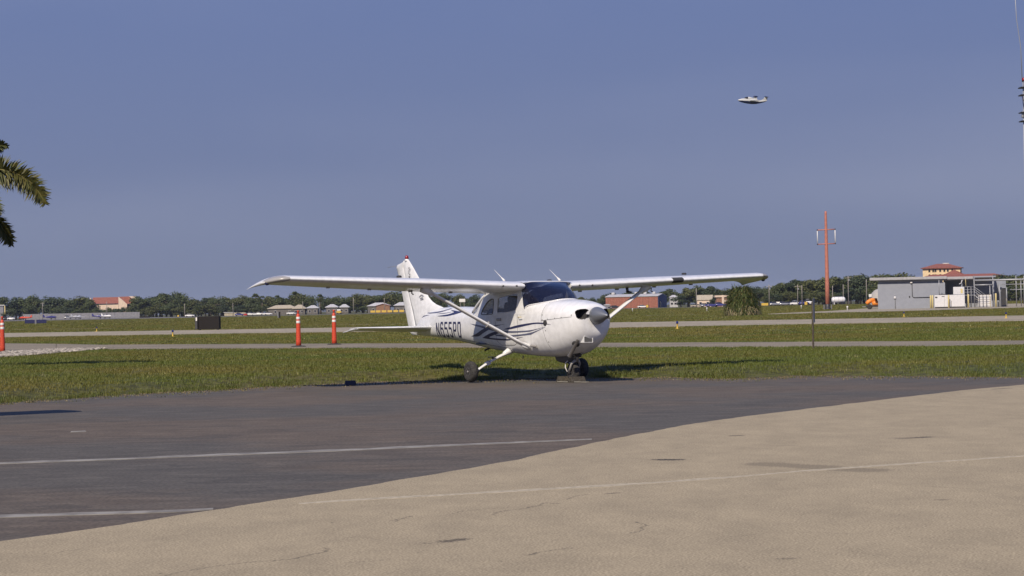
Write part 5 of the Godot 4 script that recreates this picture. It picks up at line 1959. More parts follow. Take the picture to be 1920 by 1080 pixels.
func tower() -> void:
	# lattice radio tower just inside the right edge
	var d := 200.0
	var t := thing("radio_tower", "slender lattice radio tower with antennas and a bent whip on top", "tower", Vector3(47.704, 0, -200))
	var M := MT
	var h := 21.3
	for k in 3:
		var a := TAU * k / 3.0 + 0.4
		pipe(t, "leg", [Vector3(cos(a) * 0.62, 0, sin(a) * 0.62), Vector3(cos(a) * 0.42, h, sin(a) * 0.42)], 0.05, M.galv)
	for i in 24:
		var y0 := h * i / 24.0
		var y1 := h * (i + 1) / 24.0
		for k in 3:
			var a := TAU * k / 3.0 + 0.4
			var b := TAU * (k + 1) / 3.0 + 0.4
			var r0 := lerpf(0.62, 0.42, i / 24.0)
			var r1 := lerpf(0.62, 0.42, (i + 1) / 24.0)
			pipe(t, "lattice_bar", [Vector3(cos(a) * r0, y0, sin(a) * r0), Vector3(cos(b) * r1, y1, sin(b) * r1)], 0.022, M.galv)
	for y in [17.6, 18.4, 20.0, 20.7]:
		part("platform", bevel_mesh(Vector3(0, y, 0), Vector3(1.25, 0.10, 1.25), 0.02), M.dark_steel, t)
	for q in [[-0.45, 17.9, 0.3], [0.1, 17.95, 0.6], [-0.3, 19.5, 0.45]]:
		var st := new_st()
		st.set_smooth_group(0)
		lathe(st, Vector3(q[0], q[1], q[2]), Vector3.UP, [[0.10, 0.0], [0.12, 0.1], [0.12, 0.5], [0.09, 0.6]], 12)
		part("antenna_drum", done(st), M.galv, t)
	pipe(t, "side_rod", [Vector3(-0.35, 18.6, 0.5), Vector3(-0.52, 19.9, 0.5)], 0.035, M.navy)
	var st := new_st()
	st.set_smooth_group(0)
	lathe(st, Vector3(-0.28, 21.3, 0.3), Vector3.UP, [[0.16, 0.0], [0.17, 0.15], [0.12, 0.28], [0.0, 0.3]], 12)
	part("obstruction_lamp", done(st), M.red_lens, t)
	pipe(t, "whip", [Vector3(-0.40, 21.2, 0.2), Vector3(-0.48, 24.5, 0.2), Vector3(-0.80, 27.0, 0.2), Vector3(-0.95, 31.0, 0.2)], 0.035, M.galv)

func sky_plane() -> void:
	# amphibian in the air: boat hull, engine pod on a pylon, cruciform tail
	var p := Vector3(64.095, 54.377, -570)
	var t := thing("flying_airplane", "small white airplane with navy belly flying in the clear sky", "airplane", p, deg_to_rad(180 + 14))
	t.basis = t.basis * Basis(Vector3.BACK, deg_to_rad(1.0)) * Basis(Vector3.RIGHT, deg_to_rad(-10))
	var M := MT
	# local x forward
	var prof := [[4.05, 0.05, -0.10, 0.03], [3.7, 0.25, -0.32, 0.22], [3.0, 0.45, -0.55, 0.42], [2.2, 0.52, -0.72, 0.52], [1.4, 0.60, -0.85, 0.56], [0.3, 0.55, -0.95, 0.55], [-0.8, 0.30, -0.92, 0.45], [-2.0, 0.12, -0.72, 0.30], [-3.1, 0.10, -0.42, 0.18], [-3.9, 0.10, -0.12, 0.06]]
	for half in 2:
		var st := new_st()
		st.set_smooth_group(0)
		var rows := []
		for q in prof:
			var split := lerpf(q[2], q[1], 0.52)
			var ring := PackedVector3Array()
			for j in 13:
				var a := PI * j / 12.0
				var s := sin(a)
				var c := cos(a)
				var w: float = q[3]
				if half == 0:
					ring.append(Vector3(q[0], split + (q[1] - split) * pow(s, 0.8), w * signf(c) * pow(absf(c), 0.7)))
				else:
					ring.append(Vector3(q[0], split + (q[2] - split) * pow(s, 0.9), w * signf(c) * pow(absf(c), 0.7)))
			rows.append(ring)
		loft(st, rows, false)
		part("upper_hull" if half == 0 else "lower_hull", done(st), M.sky_white if half == 0 else M.sky_navy, t)
	var st := new_st()
	st.set_smooth_group(0)
	lathe(st, Vector3(1.2, 0.50, 0), Vector3.RIGHT, [[0.0, -1.5], [0.22, -1.2], [0.42, -0.5], [0.46, 0.1], [0.36, 0.6], [0.0, 1.1]], 18)
	part("canopy", done(st), M.sky_white, t)
	st = new_st()
	st.set_smooth_group(0)
	lathe(st, Vector3(1.35, 0.53, 0), Vector3.RIGHT, [[0.38, -0.1], [0.455, 0.1], [0.37, 0.58], [0.15, 0.95]], 18)
	part("windscreen", done(st), M.window_dark, t)
	for s in [-1.0, 1.0]:
		st = new_st()
		st.set_smooth_group(0)
		var rows := []
		for q in [[0.3, 0.95, -0.55, 0.02, 0.11], [2.6, 0.75, -0.55, 0.22, 0.09], [5.0, 0.45, -0.50, 0.45, 0.05]]:
			var ring := PackedVector3Array()
			for j in 14:
				var a := TAU * j / 14.0
				ring.append(Vector3(lerpf(q[1], q[2], 0.5 - 0.5 * cos(a)), q[3] + sin(a) * q[4], s * q[0]))
			rows.append(ring)
		loft(st, rows, true, true, true)
		part("wing", done(st), M.sky_white, t)
		st = new_st()
		st.set_smooth_group(0)
		lathe(st, Vector3(0.1, -0.10, s * 3.3), Vector3.RIGHT, [[0.0, -0.8], [0.15, -0.3], [0.16, 0.3], [0.0, 0.8]], 10)
		part("float", done(st), M.sky_navy, t)
		st = new_st()
		st.set_smooth_group(0)
		rows = []
		for q in [[0.02, -3.3, -4.15], [1.4, -3.55, -4.1]]:
			var ring := PackedVector3Array()
			for j in 12:
				var a := TAU * j / 12.0
				ring.append(Vector3(lerpf(q[1], q[2], 0.5 - 0.5 * cos(a)), 1.10 + sin(a) * 0.04, s * q[0]))
			rows.append(ring)
		loft(st, rows, true, true, true)
		part("tailplane", done(st), M.sky_navy, t)
	st = new_st()
	st.set_smooth_group(0)
	lathe(st, Vector3(-0.75, 1.02, 0), Vector3.RIGHT, [[0.0, -0.75], [0.16, -0.5], [0.25, 0.0], [0.24, 0.4], [0.0, 0.7]], 14)
	part("engine_pod", done(st), M.sky_navy, t)
	st = new_st()
	slab(st, PackedVector2Array([Vector2(-0.2, 0.4), Vector2(-0.4, 0.95), Vector2(-1.1, 0.95), Vector2(-1.3, 0.2)]), -0.07, 0.07)
	part("pylon", done(st), M.sky_white, t)
	st = new_st()
	slab(st, PackedVector2Array([Vector2(-2.3, 0.08), Vector2(-3.0, 0.45), Vector2(-3.45, 1.08), Vector2(-4.15, 1.08), Vector2(-4.0, 0.0), Vector2(-3.4, -0.1)]), -0.06, 0.06)
	part("tail_fin", done(st), M.sky_white, t)

# -------------------------------------------------------------------- buildings beyond the field
func gable(parent: Node, w: float, d: float, eave: float, ridge: float, wall: Material, roof: Material, over := 0.4) -> void:
	# ridge along local x; origin at the centre of the floor
	var st := new_st()
	var out := PackedVector2Array([Vector2(-d * 0.5, 0), Vector2(d * 0.5, 0), Vector2(d * 0.5, eave), Vector2(0, ridge), Vector2(-d * 0.5, eave)])
	slab(st, out, -w * 0.5, w * 0.5)
	var m := part("wall", done(st), wall, parent)
	m.rotation.y = PI / 2
	for s in [-1.0, 1.0]:
		st = new_st()
		var sl := (ridge - eave) / (d * 0.5)
		var a := Vector3(-w * 0.5 - over, ridge + 0.12, 0)
		var b := Vector3(w * 0.5 + over, ridge + 0.12, 0)
		var e := Vector3(0, -sl * (d * 0.5 + over), s * (d * 0.5 + over))
		var up := Vector3(0, 0.18, 0)
		quad(st, a + up, b + up, b + e + up, a + e + up)
		quad(st, a, b, b + e, a + e)
		quad(st, a + e, b + e, b + e + up, a + e + up)
		quad(st, a, a + up, a + e + up, a + e)
		quad(st, b, b + up, b + e + up, b + e)
		part("roof_slope", done(st), roof, parent)

func hip(parent: Node, w: float, d: float, eave: float, ridge: float, wall: Material, roof: Material, over := 0.6) -> void:
	part("wall", box_mesh(Vector3(0, eave * 0.5, 0), Vector3(w, eave, d)), wall, parent)
	var st := new_st()
	var x := w * 0.5 + over
	var z := d * 0.5 + over
	var r := maxf(w - d, w * 0.3) * 0.5
	var a := Vector3(-r, ridge, 0)
	var b := Vector3(r, ridge, 0)
	var c := [Vector3(-x, eave, z), Vector3(x, eave, z), Vector3(x, eave, -z), Vector3(-x, eave, -z)]
	quad(st, c[0], a, b, c[1])
	quad(st, c[2], b, a, c[3])
	tri(st, c[1], b, c[2])
	tri(st, c[3], a, c[0])
	for k in 4:
		var p: Vector3 = c[k]
		var q: Vector3 = c[(k + 1) % 4]
		quad(st, p, q, q + Vector3(0, -0.2, 0), p + Vector3(0, -0.2, 0))
	quad(st, c[0] + Vector3(0, -0.2, 0), c[1] + Vector3(0, -0.2, 0), c[2] + Vector3(0, -0.2, 0), c[3] + Vector3(0, -0.2, 0))
	part("roof", done(st), roof, parent)

func windows(parent: Node, xs: Array, ys: Array, z: float, w: float, h: float, frame: Material) -> void:
	for y in ys:
		for x in xs:
			var f := part("window", box_mesh(Vector3(x, y, z + 0.04), Vector3(w + 0.24, h + 0.24, 0.08)), frame, parent)
			part("pane", box_mesh(Vector3(x, y, z + 0.09), Vector3(w, h, 0.03)), MT.window_dark, f)

func far_structures() -> void:
	var M := MT
	# cream hotel-like block with red roofs
	var t := thing("tower_block", "cream multi-storey building with red tiled roofs rising behind the utility building", "building", Vector3(179.228, 0, -905), deg_to_rad(-14))
	hip(t, 15.2, 15.0, 14.1, 15.9, M.cream, M.red_tile, 0.9)
	windows(t, [-4.9, -3.3, -2.4, -0.5, 1.2, 2.6, 4.4], [10.9, 13.0], 7.5, 0.75, 1.15, M.cream)
	part("roof_cap", box_mesh(Vector3(1.5, 16.0, 0), Vector3(2.6, 0.4, 1.0)), M.white_roof, t)
	var st := new_st()
	st.set_smooth_group(-1)
	lathe(st, Vector3(5.2, 0, 9.0), Vector3.UP, [[3.4, 0.0], [3.4, 11.0]], 8)
	part("stair_turret", done(st), M.dim_wall, t)
	st = new_st()
	lathe(st, Vector3(5.2, 0, 9.0), Vector3.UP, [[4.4, 10.9], [4.4, 11.15], [0.3, 13.1], [0.0, 13.15]], 8)
	part("turret_roof", done(st), M.red_tile, t)
	t = thing("long_block", "long low red-roofed wing of the cream building", "building", Vector3(183.517, 0, -885), deg_to_rad(-8))
	hip(t, 36.0, 11.0, 9.7, 11.2, M.cream, M.red_tile, 0.9)
	windows(t, [-17, -13, -9, -5, -1, 3, 7, 11, 15], [7.6], 5.5, 0.9, 1.2, M.cream)
	# brick hangar with a blue gable end
	t = thing("brick_hangar", "long red hangar with white roof vents and a dark blue gable end", "hangar", Vector3(54.986, 0, -965), deg_to_rad(-16))
	gable(t, 23.5, 18.0, 4.9, 5.9, M.brick, M.white_roof, 0.3)
	st = new_st()
	slab(st, PackedVector2Array([Vector2(-9, 0), Vector2(9, 0), Vector2(9, 4.9), Vector2(0, 5.9), Vector2(-9, 4.9)]), 11.80, 11.95)
	var m := part("end_wall", done(st), M.blue_wall, t)
	m.rotation.y = PI / 2
	for x in [-10.0, 0.5, 4.5, 8.5]:
		part("roof_vent", bevel_mesh(Vector3(x, 6.55, 1.5), Vector3(1.4, 1.0, 1.4), 0.1), M.white_roof, t)
	part("end_door", box_mesh(Vector3(12.05, 1.4, 5.0), Vector3(0.1, 2.8, 2.2)), M.window_dark, t)
	for k in 9:
		part("rib", box_mesh(Vector3(-10.4 + k * 2.55, 2.4, 9.06), Vector3(0.12, 4.8, 0.1)), M.brown_wall, t)
	t = thing("shed", "small grey shed with white roof edge at the end of the red hangar", "shed", Vector3(41.313, 0, -950))
	hip(t, 2.7, 3.0, 1.75, 1.95, M.fence, M.white_roof, 0.1)
	t = thing("annex", "white two-level annex building beside the blue gable", "building", Vector3(73.041, 0, -985))
	hip(t, 3.6, 4.0, 4.6, 5.5, M.white_roof, M.white_roof, 0.2)
	windows(t, [-0.9, 0.7], [1.6, 3.4], 2.0, 0.8, 0.7, M.fence)
	t = thing("low_office", "low beige office building with pale fascia bands behind the shrub", "building", Vector3(86.627, 0, -880))
	part("wall", box_mesh(Vector3(0, 1.9, 0), Vector3(8.6, 3.8, 6)), M.brown_wall, t)
	part("fascia", box_mesh(Vector3(0, 4.15, 0), Vector3(9.6, 0.75, 7)), M.beige, t)
	part("fascia", box_mesh(Vector3(1.4, 2.25, 3.1), Vector3(6.0, 0.8, 0.3)), M.beige, t)
	part("pier", box_mesh(Vector3(-1.7, 2.3, 3.4), Vector3(0.9, 4.6, 0.4)), M.beige, t)
	t = thing("pale_house", "small pale house half hidden by trees left of the low office", "house", Vector3(79.764, 0, -900), deg_to_rad(-10))
	gable(t, 6.0, 6.0, 2.8, 4.6, M.beige, M.tan_roof, 0.3)
	windows(t, [-1.6, 1.4], [1.5], 3.0, 0.9, 0.9, M.white_roof)
	# chapel-like building far left
	t = thing("red_roof_hall", "beige hall with red tiled roofs and white gables beyond the ramp", "building", Vector3(-216.167, 0, -1180))
	part("wall", box_mesh(Vector3(-4.9, 3.9, -5), Vector3(14.4, 7.8, 9)), M.beige, t)
	st = new_st()
	quad(st, Vector3(-12.2, 7.9, 0.2), Vector3(-12.2, 11.4, -5), Vector3(2.6, 11.4, -5), Vector3(2.6, 7.9, 0.2))
	quad(st, Vector3(-12.2, 7.9, -10.2), Vector3(2.6, 7.9, -10.2), Vector3(2.6, 11.4, -5), Vector3(-12.2, 11.4, -5))
	part("roof", done(st), M.red_tile, t)
	st = new_st()
	slab(st, PackedVector2Array([Vector2(2.6, 0), Vector2(7.2, 0), Vector2(7.2, 7.4), Vector2(2.6, 11.5)]), -0.2, 0.6)
	slab(st, PackedVector2Array([Vector2(8.2, 11.6), Vector2(11.9, 11.6), Vector2(11.9, 9.0)]), -0.2, 0.6)
	part("gable_wall", done(st), M.beige, t)
	st = new_st()
	quad(st, Vector3(2.8, 11.45, -0.6), Vector3(8.4, 11.6, -0.6), Vector3(12.0, 8.6, 0.4), Vector3(7.3, 7.4, 0.4))
	part("roof", done(st), M.red_tile, t)
	part("wall", box_mesh(Vector3(7.2, 3.7, -5), Vector3(9.4, 7.4, 8)), M.dim_wall, t)
	st = new_st()
	slab(st, PackedVector2Array([Vector2(-14.8, 8.4), Vector2(-12.3, 11.4), Vector2(-12.0, 8.4)]), -0.4, 0.5)
	part("gable_end", done(st), M.beige, t)
	windows(t, [-10.5, -8.0, -5.2, -2.4, 0.2], [3.2], -0.4, 1.1, 2.6, M.white_roof)
	for q in [[Vector3(-112.277, 0, -1065), 14.0, 3.2, 4.8, "tan_roof", "long low house with a wide tan roof behind the palms"], [Vector3(-103.688, 0, -1060), 5.8, 3.0, 4.8, "tan_roof", "small low house with tan hipped roof behind the palms"], [Vector3(-97.004, 0, -1058), 5.2, 3.1, 4.4, "white_roof", "low white-roofed shed next to the tan roof"], [Vector3(-86.997, 0, -1050), 5.4, 3.3, 4.7, "white_roof", "white-roofed shed behind the two orange posts"], [Vector3(-81.536, 0, -1056), 4.2, 3.2, 4.6, "white_roof", "short white-roofed shed between the trees"], [Vector3(-64.329, 0, -1050), 10.6, 3.5, 5.0, "white_roof", "wide white-roofed shed behind the brown house"], [Vector3(-53.256, 0, -1045), 6.4, 3.5, 5.0, "white_roof", "white-roofed shed close behind the tail fin"]]:
		t = thing("low_house", q[5], "house", q[0], 0.0, "low roofs under the far trees")
		hip(t, q[1], 7.0, q[2], q[3], M.dim_wall, M[q[4]], 0.5)
		windows(t, [-q[1] * 0.25, q[1] * 0.25], [1.5], 3.5, 0.9, 1.0, M.white_roof)
	t = thing("brown_house", "brown brick house with a low dark gable behind yellow barriers", "house", Vector3(-61.082, 0, -1030), PI / 2)
	gable(t, 7.0, 6.4, 3.2, 4.1, M.brown_wall, M.red_tile, 0.3)
	t = thing("ramp_wall", "long low blue-grey wall along the far ramp", "wall", Vector3(-228.162, 0, -1150))
	for k in 14:
		part("panel", box_mesh(Vector3(-28.6 + k * 4.42, 1.5, 0), Vector3(4.36, 3.0, 0.3)), M.fence, t)
	t = thing("ramp_hangar", "grey ramp shelter with pale roof edge behind the striped post", "hangar", Vector3(-279.597, 0, -1190))
	part("wall", box_mesh(Vector3(-1.0, 4.0, 0), Vector3(5.5, 8.0, 6)), M.fence, t)
	part("roof", box_mesh(Vector3(-0.8, 8.2, 0), Vector3(6.6, 0.5, 7)), M.white_roof, t)
	part("post", box_mesh(Vector3(2.6, 5.5, 3.2), Vector3(0.5, 5.0, 0.3)), M.pale_yellow, t)
	t = thing("white_gable_house", "small house with a bright white gable above the far ramp", "house", Vector3(-277.351, 0, -1240))
	st = new_st()
	slab(st, PackedVector2Array([Vector2(-2.6, 7.8), Vector2(2.6, 7.9), Vector2(2.6, 6.0), Vector2(0.9, 5.2), Vector2(-1.0, 5.6)]), -0.2, 0.2)
	part("gable_wall", done(st), M.beige, t)
	part("wall", box_mesh(Vector3(0.6, 2.7, -2.5), Vector3(4.0, 5.4, 4.5)), M.dim_wall, t)
	t = thing("grey_roof_block", "long grey-roofed block with a cream end left of the red-roofed hall", "building", Vector3(-254.314, 0, -1260))
	hip(t, 22.0, 9.0, 5.2, 6.6, M.dim_wall, M.fence, 0.5)
	part("end_panel", box_mesh(Vector3(-1.5, 5.4, 4.7), Vector3(4.0, 1.2, 0.2)), M.cream, t)
	t = thing("low_store", "low pale store building behind the far field", "building", Vector3(-139.44, 0, -1075))
	part("wall", box_mesh(Vector3(2.5, 0.8, 0), Vector3(10.5, 1.6, 4)), M.tan_roof, t)
	part("roof", box_mesh(Vector3(-0.6, 1.72, 0), Vector3(5.0, 0.3, 4.6)), M.white_roof, t)

# -------------------------------------------------------------------- small things beyond the field
var car0: Node3D

func car(at: Vector3, turn: float, m: Material, label: String, tall := 1.0, long := 1.0) -> void:
	var t := thing("parked_car", label, "car", at, turn, "cars parked beyond the runway")
	t.scale = Vector3(long, tall, 1.0)
	var st := new_st()
	st.set_smooth_group(0)
	var rows := []
	for q in [[-2.15, 0.55, 0.80, 0.72], [-2.1, 0.35, 0.92, 0.84], [-0.9, 0.28, 0.98, 0.88], [1.0, 0.28, 0.96, 0.88], [2.0, 0.32, 0.82, 0.82], [2.15, 0.45, 0.70, 0.70]]:
		var ring := PackedVector3Array()
		for p in [[1.0, 0.0], [1.02, 0.5], [0.94, 1.0], [-0.94, 1.0], [-1.02, 0.5], [-1.0, 0.0]]:
			ring.append(Vector3(q[0], lerpf(q[1], q[2], p[1]), p[0] * q[3]))
		rows.append(ring)
	loft(st, rows, true, true, true)
	part("body", done(st), m, t)
	st = new_st()
	rows = []
	for q in [[-1.7, 0.92, 0.80], [-1.1, 1.40, 0.66], [0.2, 1.43, 0.66], [0.95, 0.95, 0.80]]:
		pass
	for q in [[0.93, -1.75, 1.0, 0.82], [1.40, -1.15, 0.25, 0.66], [1.46, -1.0, 0.1, 0.60]]:
		var ring := PackedVector3Array()
		for p in [[q[1], q[3]], [q[2], q[3]], [q[2], -q[3]], [q[1], -q[3]]]:
			ring.append(Vector3(p[0], q[0], p[1]))
		rows.append(ring)
	loft(st, rows, true, false, false)
	part("windows", done(st), MT.window_dark, t)
	st = new_st()
	bevel_box(st, Vector3(-0.45, 1.45, 0), Vector3(1.3, 0.06, 1.24), 0.02)
	part("roof", done(st), m, t)
	for x in [-1.35, 1.35]:
		for s in [-1.0, 1.0]:
			st = new_st()
			st.set_smooth_group(0)
			lathe(st, Vector3(x, 0.33, s * 0.72), Vector3.BACK * s, [[0.30, 0.0], [0.33, 0.03], [0.33, 0.17], [0.28, 0.19]], 12)
			part("wheel", done(st), MT.rubber, t)

func small_plane(at: Vector3, turn: float, m: Material, label: String) -> void:
	var t := thing("ramp_airplane", label, "airplane", at, turn, "small airplanes on the far ramp")
	var st := new_st()
	st.set_smooth_group(0)
	lathe(st, Vector3(0, 1.2, 0), Vector3.RIGHT, [[0.0, -4.2], [0.15, -4.0], [0.55, -0.8], [0.60, 0.8], [0.50, 1.9], [0.25, 2.5], [0.0, 2.9]], 14)
	part("fuselage", done(st), m, t)
	st = new_st()
	st.set_smooth_group(0)
	lathe(st, Vector3(0.1, 1.65, 0), Vector3.RIGHT, [[0.0, -1.3], [0.32, -0.5], [0.36, 0.3], [0.0, 1.1]], 12)
	part("canopy", done(st), MT.window_dark, t)
	st = new_st()
	bevel_box(st, Vector3(0.4, 1.0, 0), Vector3(1.4, 0.14, 9.4), 0.06)
	part("wing", done(st), m, t)
	st = new_st()
	bevel_box(st, Vector3(-3.7, 1.35, 0), Vector3(0.8, 0.08, 3.0), 0.03)
	part("tailplane", done(st), m, t)
	st = new_st()
	slab(st, PackedVector2Array([Vector2(-2.9, 1.3), Vector2(-3.7, 2.5), Vector2(-4.2, 2.5), Vector2(-4.2, 1.2)]), -0.05, 0.05)
	part("tail_fin", done(st), m, t)
	for p in [Vector3(2.0, 0.28, 0), Vector3(0, 0.28, 1.3), Vector3(0, 0.28, -1.3)]:
		st = new_st()
		st.set_smooth_group(0)
		lathe(st, p - Vector3(0, 0, 0.08), Vector3.BACK, [[0.2, 0.0], [0.28, 0.03], [0.28, 0.13], [0.2, 0.16]], 10)
		bar(st, p, p + Vector3(0, 0.6, 0), 0.05, 5)
		part("wheel", done(st), MT.rubber, t)

func far_objects() -> void:
	var M := MT
	for q in [
		[Vector3(-263.005, 0, -1130), 0.1, "car_dark", "black vehicle beside the orange post on the far ramp", 1.3, 1.1], [Vector3(-259.357, 0, -1125), 0.0, "car_white", "white van on the far ramp beside the black vehicle", 1.35, 0.9],
		[Vector3(-232.147, 0, -1135), 0.2, "car_silver", "silver car between the ramp airplanes", 1.3, 1.0], [Vector3(-148.356, 0, -1000), 0.0, "car_white", "bright white car crossing behind the black sign cabinet", 1.0, 1.0],
		[Vector3(-126.796, 0, -1010), 0.1, "car_blue", "blue and silver car at the end of the white row", 1.0, 1.0],
		[Vector3(-122.082, 0, -1012), 0.0, "car_white", "", 1.1, 0.9], [Vector3(-119.848, 0, -1012), 0.1, "car_white", "", 1.0, 0.9], [Vector3(-117.861, 0, -1012), -0.1, "car_white", "", 1.1, 0.9], [Vector3(-115.875, 0, -1012), 0.0, "car_white", "", 1.0, 0.9], [Vector3(-113.641, 0, -1012), 0.0, "car_white", "", 1.0, 0.9],
		[Vector3(-103.271, 0, -1015), 0.0, "car_white", "white car parked under the tan roof beside the palms", 1.1, 1.0], [Vector3(-102.028, 0, -1020), 0.6, "car_silver", "silver car parked under the tan roof beside the palms", 1.0, 1.0],
		[Vector3(76.208, 0, -830), 0.0, "car_blue", "dark blue car left of the shaggy shrub", 1.0, 1.2], [Vector3(79.262, 0, -830), 0.0, "car_blue", "dark blue van partly behind the shaggy shrub", 1.2, 1.1], [Vector3(74.004, 0, -835), 0.3, "car_silver", "silver car beside the blue ones near the shrub", 1.0, 0.9],
		[Vector3(71.136, 0, -835), 0.0, "tan_roof", "low beige trailer parked left of the silver car", 0.8, 1.3],
		[Vector3(95.21, 0, -790), 0.2, "car_silver", "", 1.0, 1.0], [Vector3(97.2, 0, -792), -0.2, "car_silver", "", 1.0, 1.0], [Vector3(98.699, 0, -790), 0.1, "car_silver", "", 1.0, 1.0], [Vector3(101.274, 0, -795), 0.0, "car_dark", "dark car at the end of the silver row beyond the runway", 1.0, 1.0],
		[Vector3(102.248, 0, -786), 0.0, "car_white", "white car near the grey path sign beyond the runway", 1.1, 0.9], [Vector3(105.066, 0, -784), 0.3, "car_blue", "blue pickup behind the grey path sign", 1.2, 0.9], [Vector3(107.614, 0, -790), 0.0, "car_white", "white truck beside the blue pickup beyond the runway", 1.5, 0.8],
		[Vector3(53.932, 0, -900), 0.0, "car_white", "white car in front of the red hangar", 0.9, 1.0], [Vector3(41.723, 0, -880), 0.0, "car_dark", "dark car just beyond the spinner in front of the red hangar", 0.9, 1.4],
	]:
		var l: String = q[3]
		if l == "":
			l = "white car in the row under the far palms" if q[2] == "car_white" else "silver car in the row beyond the runway"
		car(q[0], q[1], M[q[2]], l, q[4], q[5])
	small_plane(Vector3(-237.597, 0, -1120), 0.3, M.car_blue, "dark blue small airplane parked in front of the ramp wall")
	small_plane(Vector3(-252.457, 0, -1125), 2.9, M.orange, "orange small airplane parked on the far ramp")
	small_plane(Vector3(-222.133, 0, -1110), 0.9, M.car_white, "white small airplane parked with a raised wing on the far ramp")
	small_plane(Vector3(-211.371, 0, -1115), 0.1, M.car_blue, "dark blue small airplane parked below the red-roofed hall")
	small_plane(Vector3(-205.951, 0, -1105), -0.6, M.car_white, "white small airplane parked below the red-roofed hall")
	# dark runway board
	var t := thing("runway_board", "long low black board lying along the far runway edge", "sign", Vector3(-166.67, 0, -985))
	part("panel", bevel_mesh(Vector3(0, 0.45, 0), Vector3(4.6, 0.7, 0.2), 0.03), M.sign_black, t)
	for x in [-1.6, 1.6]:
		part("leg", box_mesh(Vector3(x, 0.06, 0), Vector3(0.1, 0.12, 0.3)), M.dark_steel, t)
	t = thing("runway_post", "dark upright box with pale side beside the far runway", "sign", Vector3(-54.962, 0, -512.725))
	part("cabinet", bevel_mesh(Vector3(0, 0.78, 0), Vector3(0.46, 1.5, 0.5), 0.03), M.sign_black, t)
	part("side_plate", box_mesh(Vector3(-0.3, 0.8, 0.05), Vector3(0.16, 1.4, 0.5)), M.galv, t)
	# yellow and red field signs
	for q in [[Vector3(52.708, 0, -850), "yellow", 0.9, 1.0, "square yellow sign on the runway in front of the red hangar"], [Vector3(85.917, 0, -740), "yellow", 2.3, 0.85, "wide yellow sign right of the shaggy shrub"], [Vector3(97.195, 0, -720), "yellow", 0.9, 1.0, "narrow yellow sign left of the grey path sign"], [Vector3(-151.447, 0, -985), "yellow", 0.8, 0.7, "tiny yellow sign beyond the black sign cabinet"], [Vector3(-117.929, 0, -960), "car_red", 1.5, 0.75, "red sign panel beyond the far runway"]]:
		t = thing("field_sign", q[4], "sign", q[0])
		part("panel", bevel_mesh(Vector3(0, q[3] * 0.5 + 0.25, 0), Vector3(q[2], q[3], 0.2), 0.03), M[q[1]], t)
		part("end_cap", box_mesh(Vector3(q[2] * 0.5 + 0.1, q[3] * 0.5 + 0.25, 0), Vector3(0.18, q[3] + 0.1, 0.3)), M.sign_black, t)
		for s in [-0.35, 0.35]:
			part("leg", box_mesh(Vector3(q[2] * s, 0.12, 0), Vector3(0.08, 0.25, 0.08)), M.dark_steel, t)
	# yellow barriers in front of the brown house
	for k in 6:
		t = thing("barrier", "yellow barrier in the row in front of the brown house", "barrier", Vector3(0, 0, 0) + [Vector3(-63.247, 0, -985), Vector3(-60.83, 0, -985), Vector3(-58.172, 0, -985), Vector3(-55.514, 0, -985), Vector3(-52.856, 0, -985), Vector3(-50.198, 0, -985)][k], 0.0, "yellow barriers in a row")
		part("board", bevel_mesh(Vector3(0, 0.75, 0), Vector3(2.1, 1.0, 0.4), 0.05), M.yellow, t)
		for s in [-0.8, 0.8]:
			part("foot", box_mesh(Vector3(s, 0.12, 0), Vector3(0.3, 0.25, 0.6)), M.dark_steel, t)
	t = thing("service_truck", "small yellow service truck with a white top beside the orange post", "truck", Vector3(-76.596, 0, -960))
	part("body", bevel_mesh(Vector3(0, 0.85, 0), Vector3(2.1, 0.95, 1.6), 0.06), M.yellow, t)
	part("cab_roof", bevel_mesh(Vector3(0, 1.75, 0), Vector3(1.6, 0.7, 1.4), 0.1), M.white, t)
	for x in [-0.65, 0.65]:
		var st := new_st()
		lathe(st, Vector3(x, 0.33, 0.62), Vector3.BACK, [[0.28, 0.0], [0.33, 0.03], [0.33, 0.2], [0.26, 0.22]], 12)
		part("wheel", done(st), M.rubber, t)
	# white fuel tank on saddles
	t = thing("fuel_tank", "white horizontal fuel tank on saddles beside the antenna mast", "tank", Vector3(119.967, 0, -800))
	var st := new_st()
	st.set_smooth_group(0)
	lathe(st, Vector3(0, 1.75, 0), Vector3.RIGHT, [[0.0, -2.55], [0.6, -2.48], [0.95, -2.2], [1.08, -1.8], [1.08, 1.8], [0.95, 2.2], [0.6, 2.48], [0.0, 2.55]], 24)
	part("shell", done(st), M.car_white, t)
	for x in [-1.5, 0.0, 1.5]:
		st = new_st()
		st.set_smooth_group(0)
		lathe(st, Vector3(x, 1.75, 0), Vector3.RIGHT, [[1.085, -0.05], [1.10, -0.04], [1.10, 0.04], [1.085, 0.05]], 24)
		part("band", done(st), M.galv, t)
	for x in [-1.6, 1.6]:
		part("saddle", box_mesh(Vector3(x, 0.40, 0), Vector3(0.35, 0.80, 1.5)), M.white_roof, t)
	part("pump_box", bevel_mesh(Vector3(1.4, 0.5, 1.4), Vector3(1.8, 0.8, 0.6), 0.05), M.window_dark, t)
	# billboard above the tail boom
	t = thing("billboard", "white billboard on two legs among the trees behind the aircraft", "billboard", Vector3(-20.811, 0, -905))
	part("board", box_mesh(Vector3(0, 4.7, 0), Vector3(2.5, 1.35, 0.2)), M.white, t)
	for x in [-0.8, 0.75]:
		part("leg", box_mesh(Vector3(x, 2.05, 0), Vector3(0.28, 4.1, 0.2)), M.pole, t)
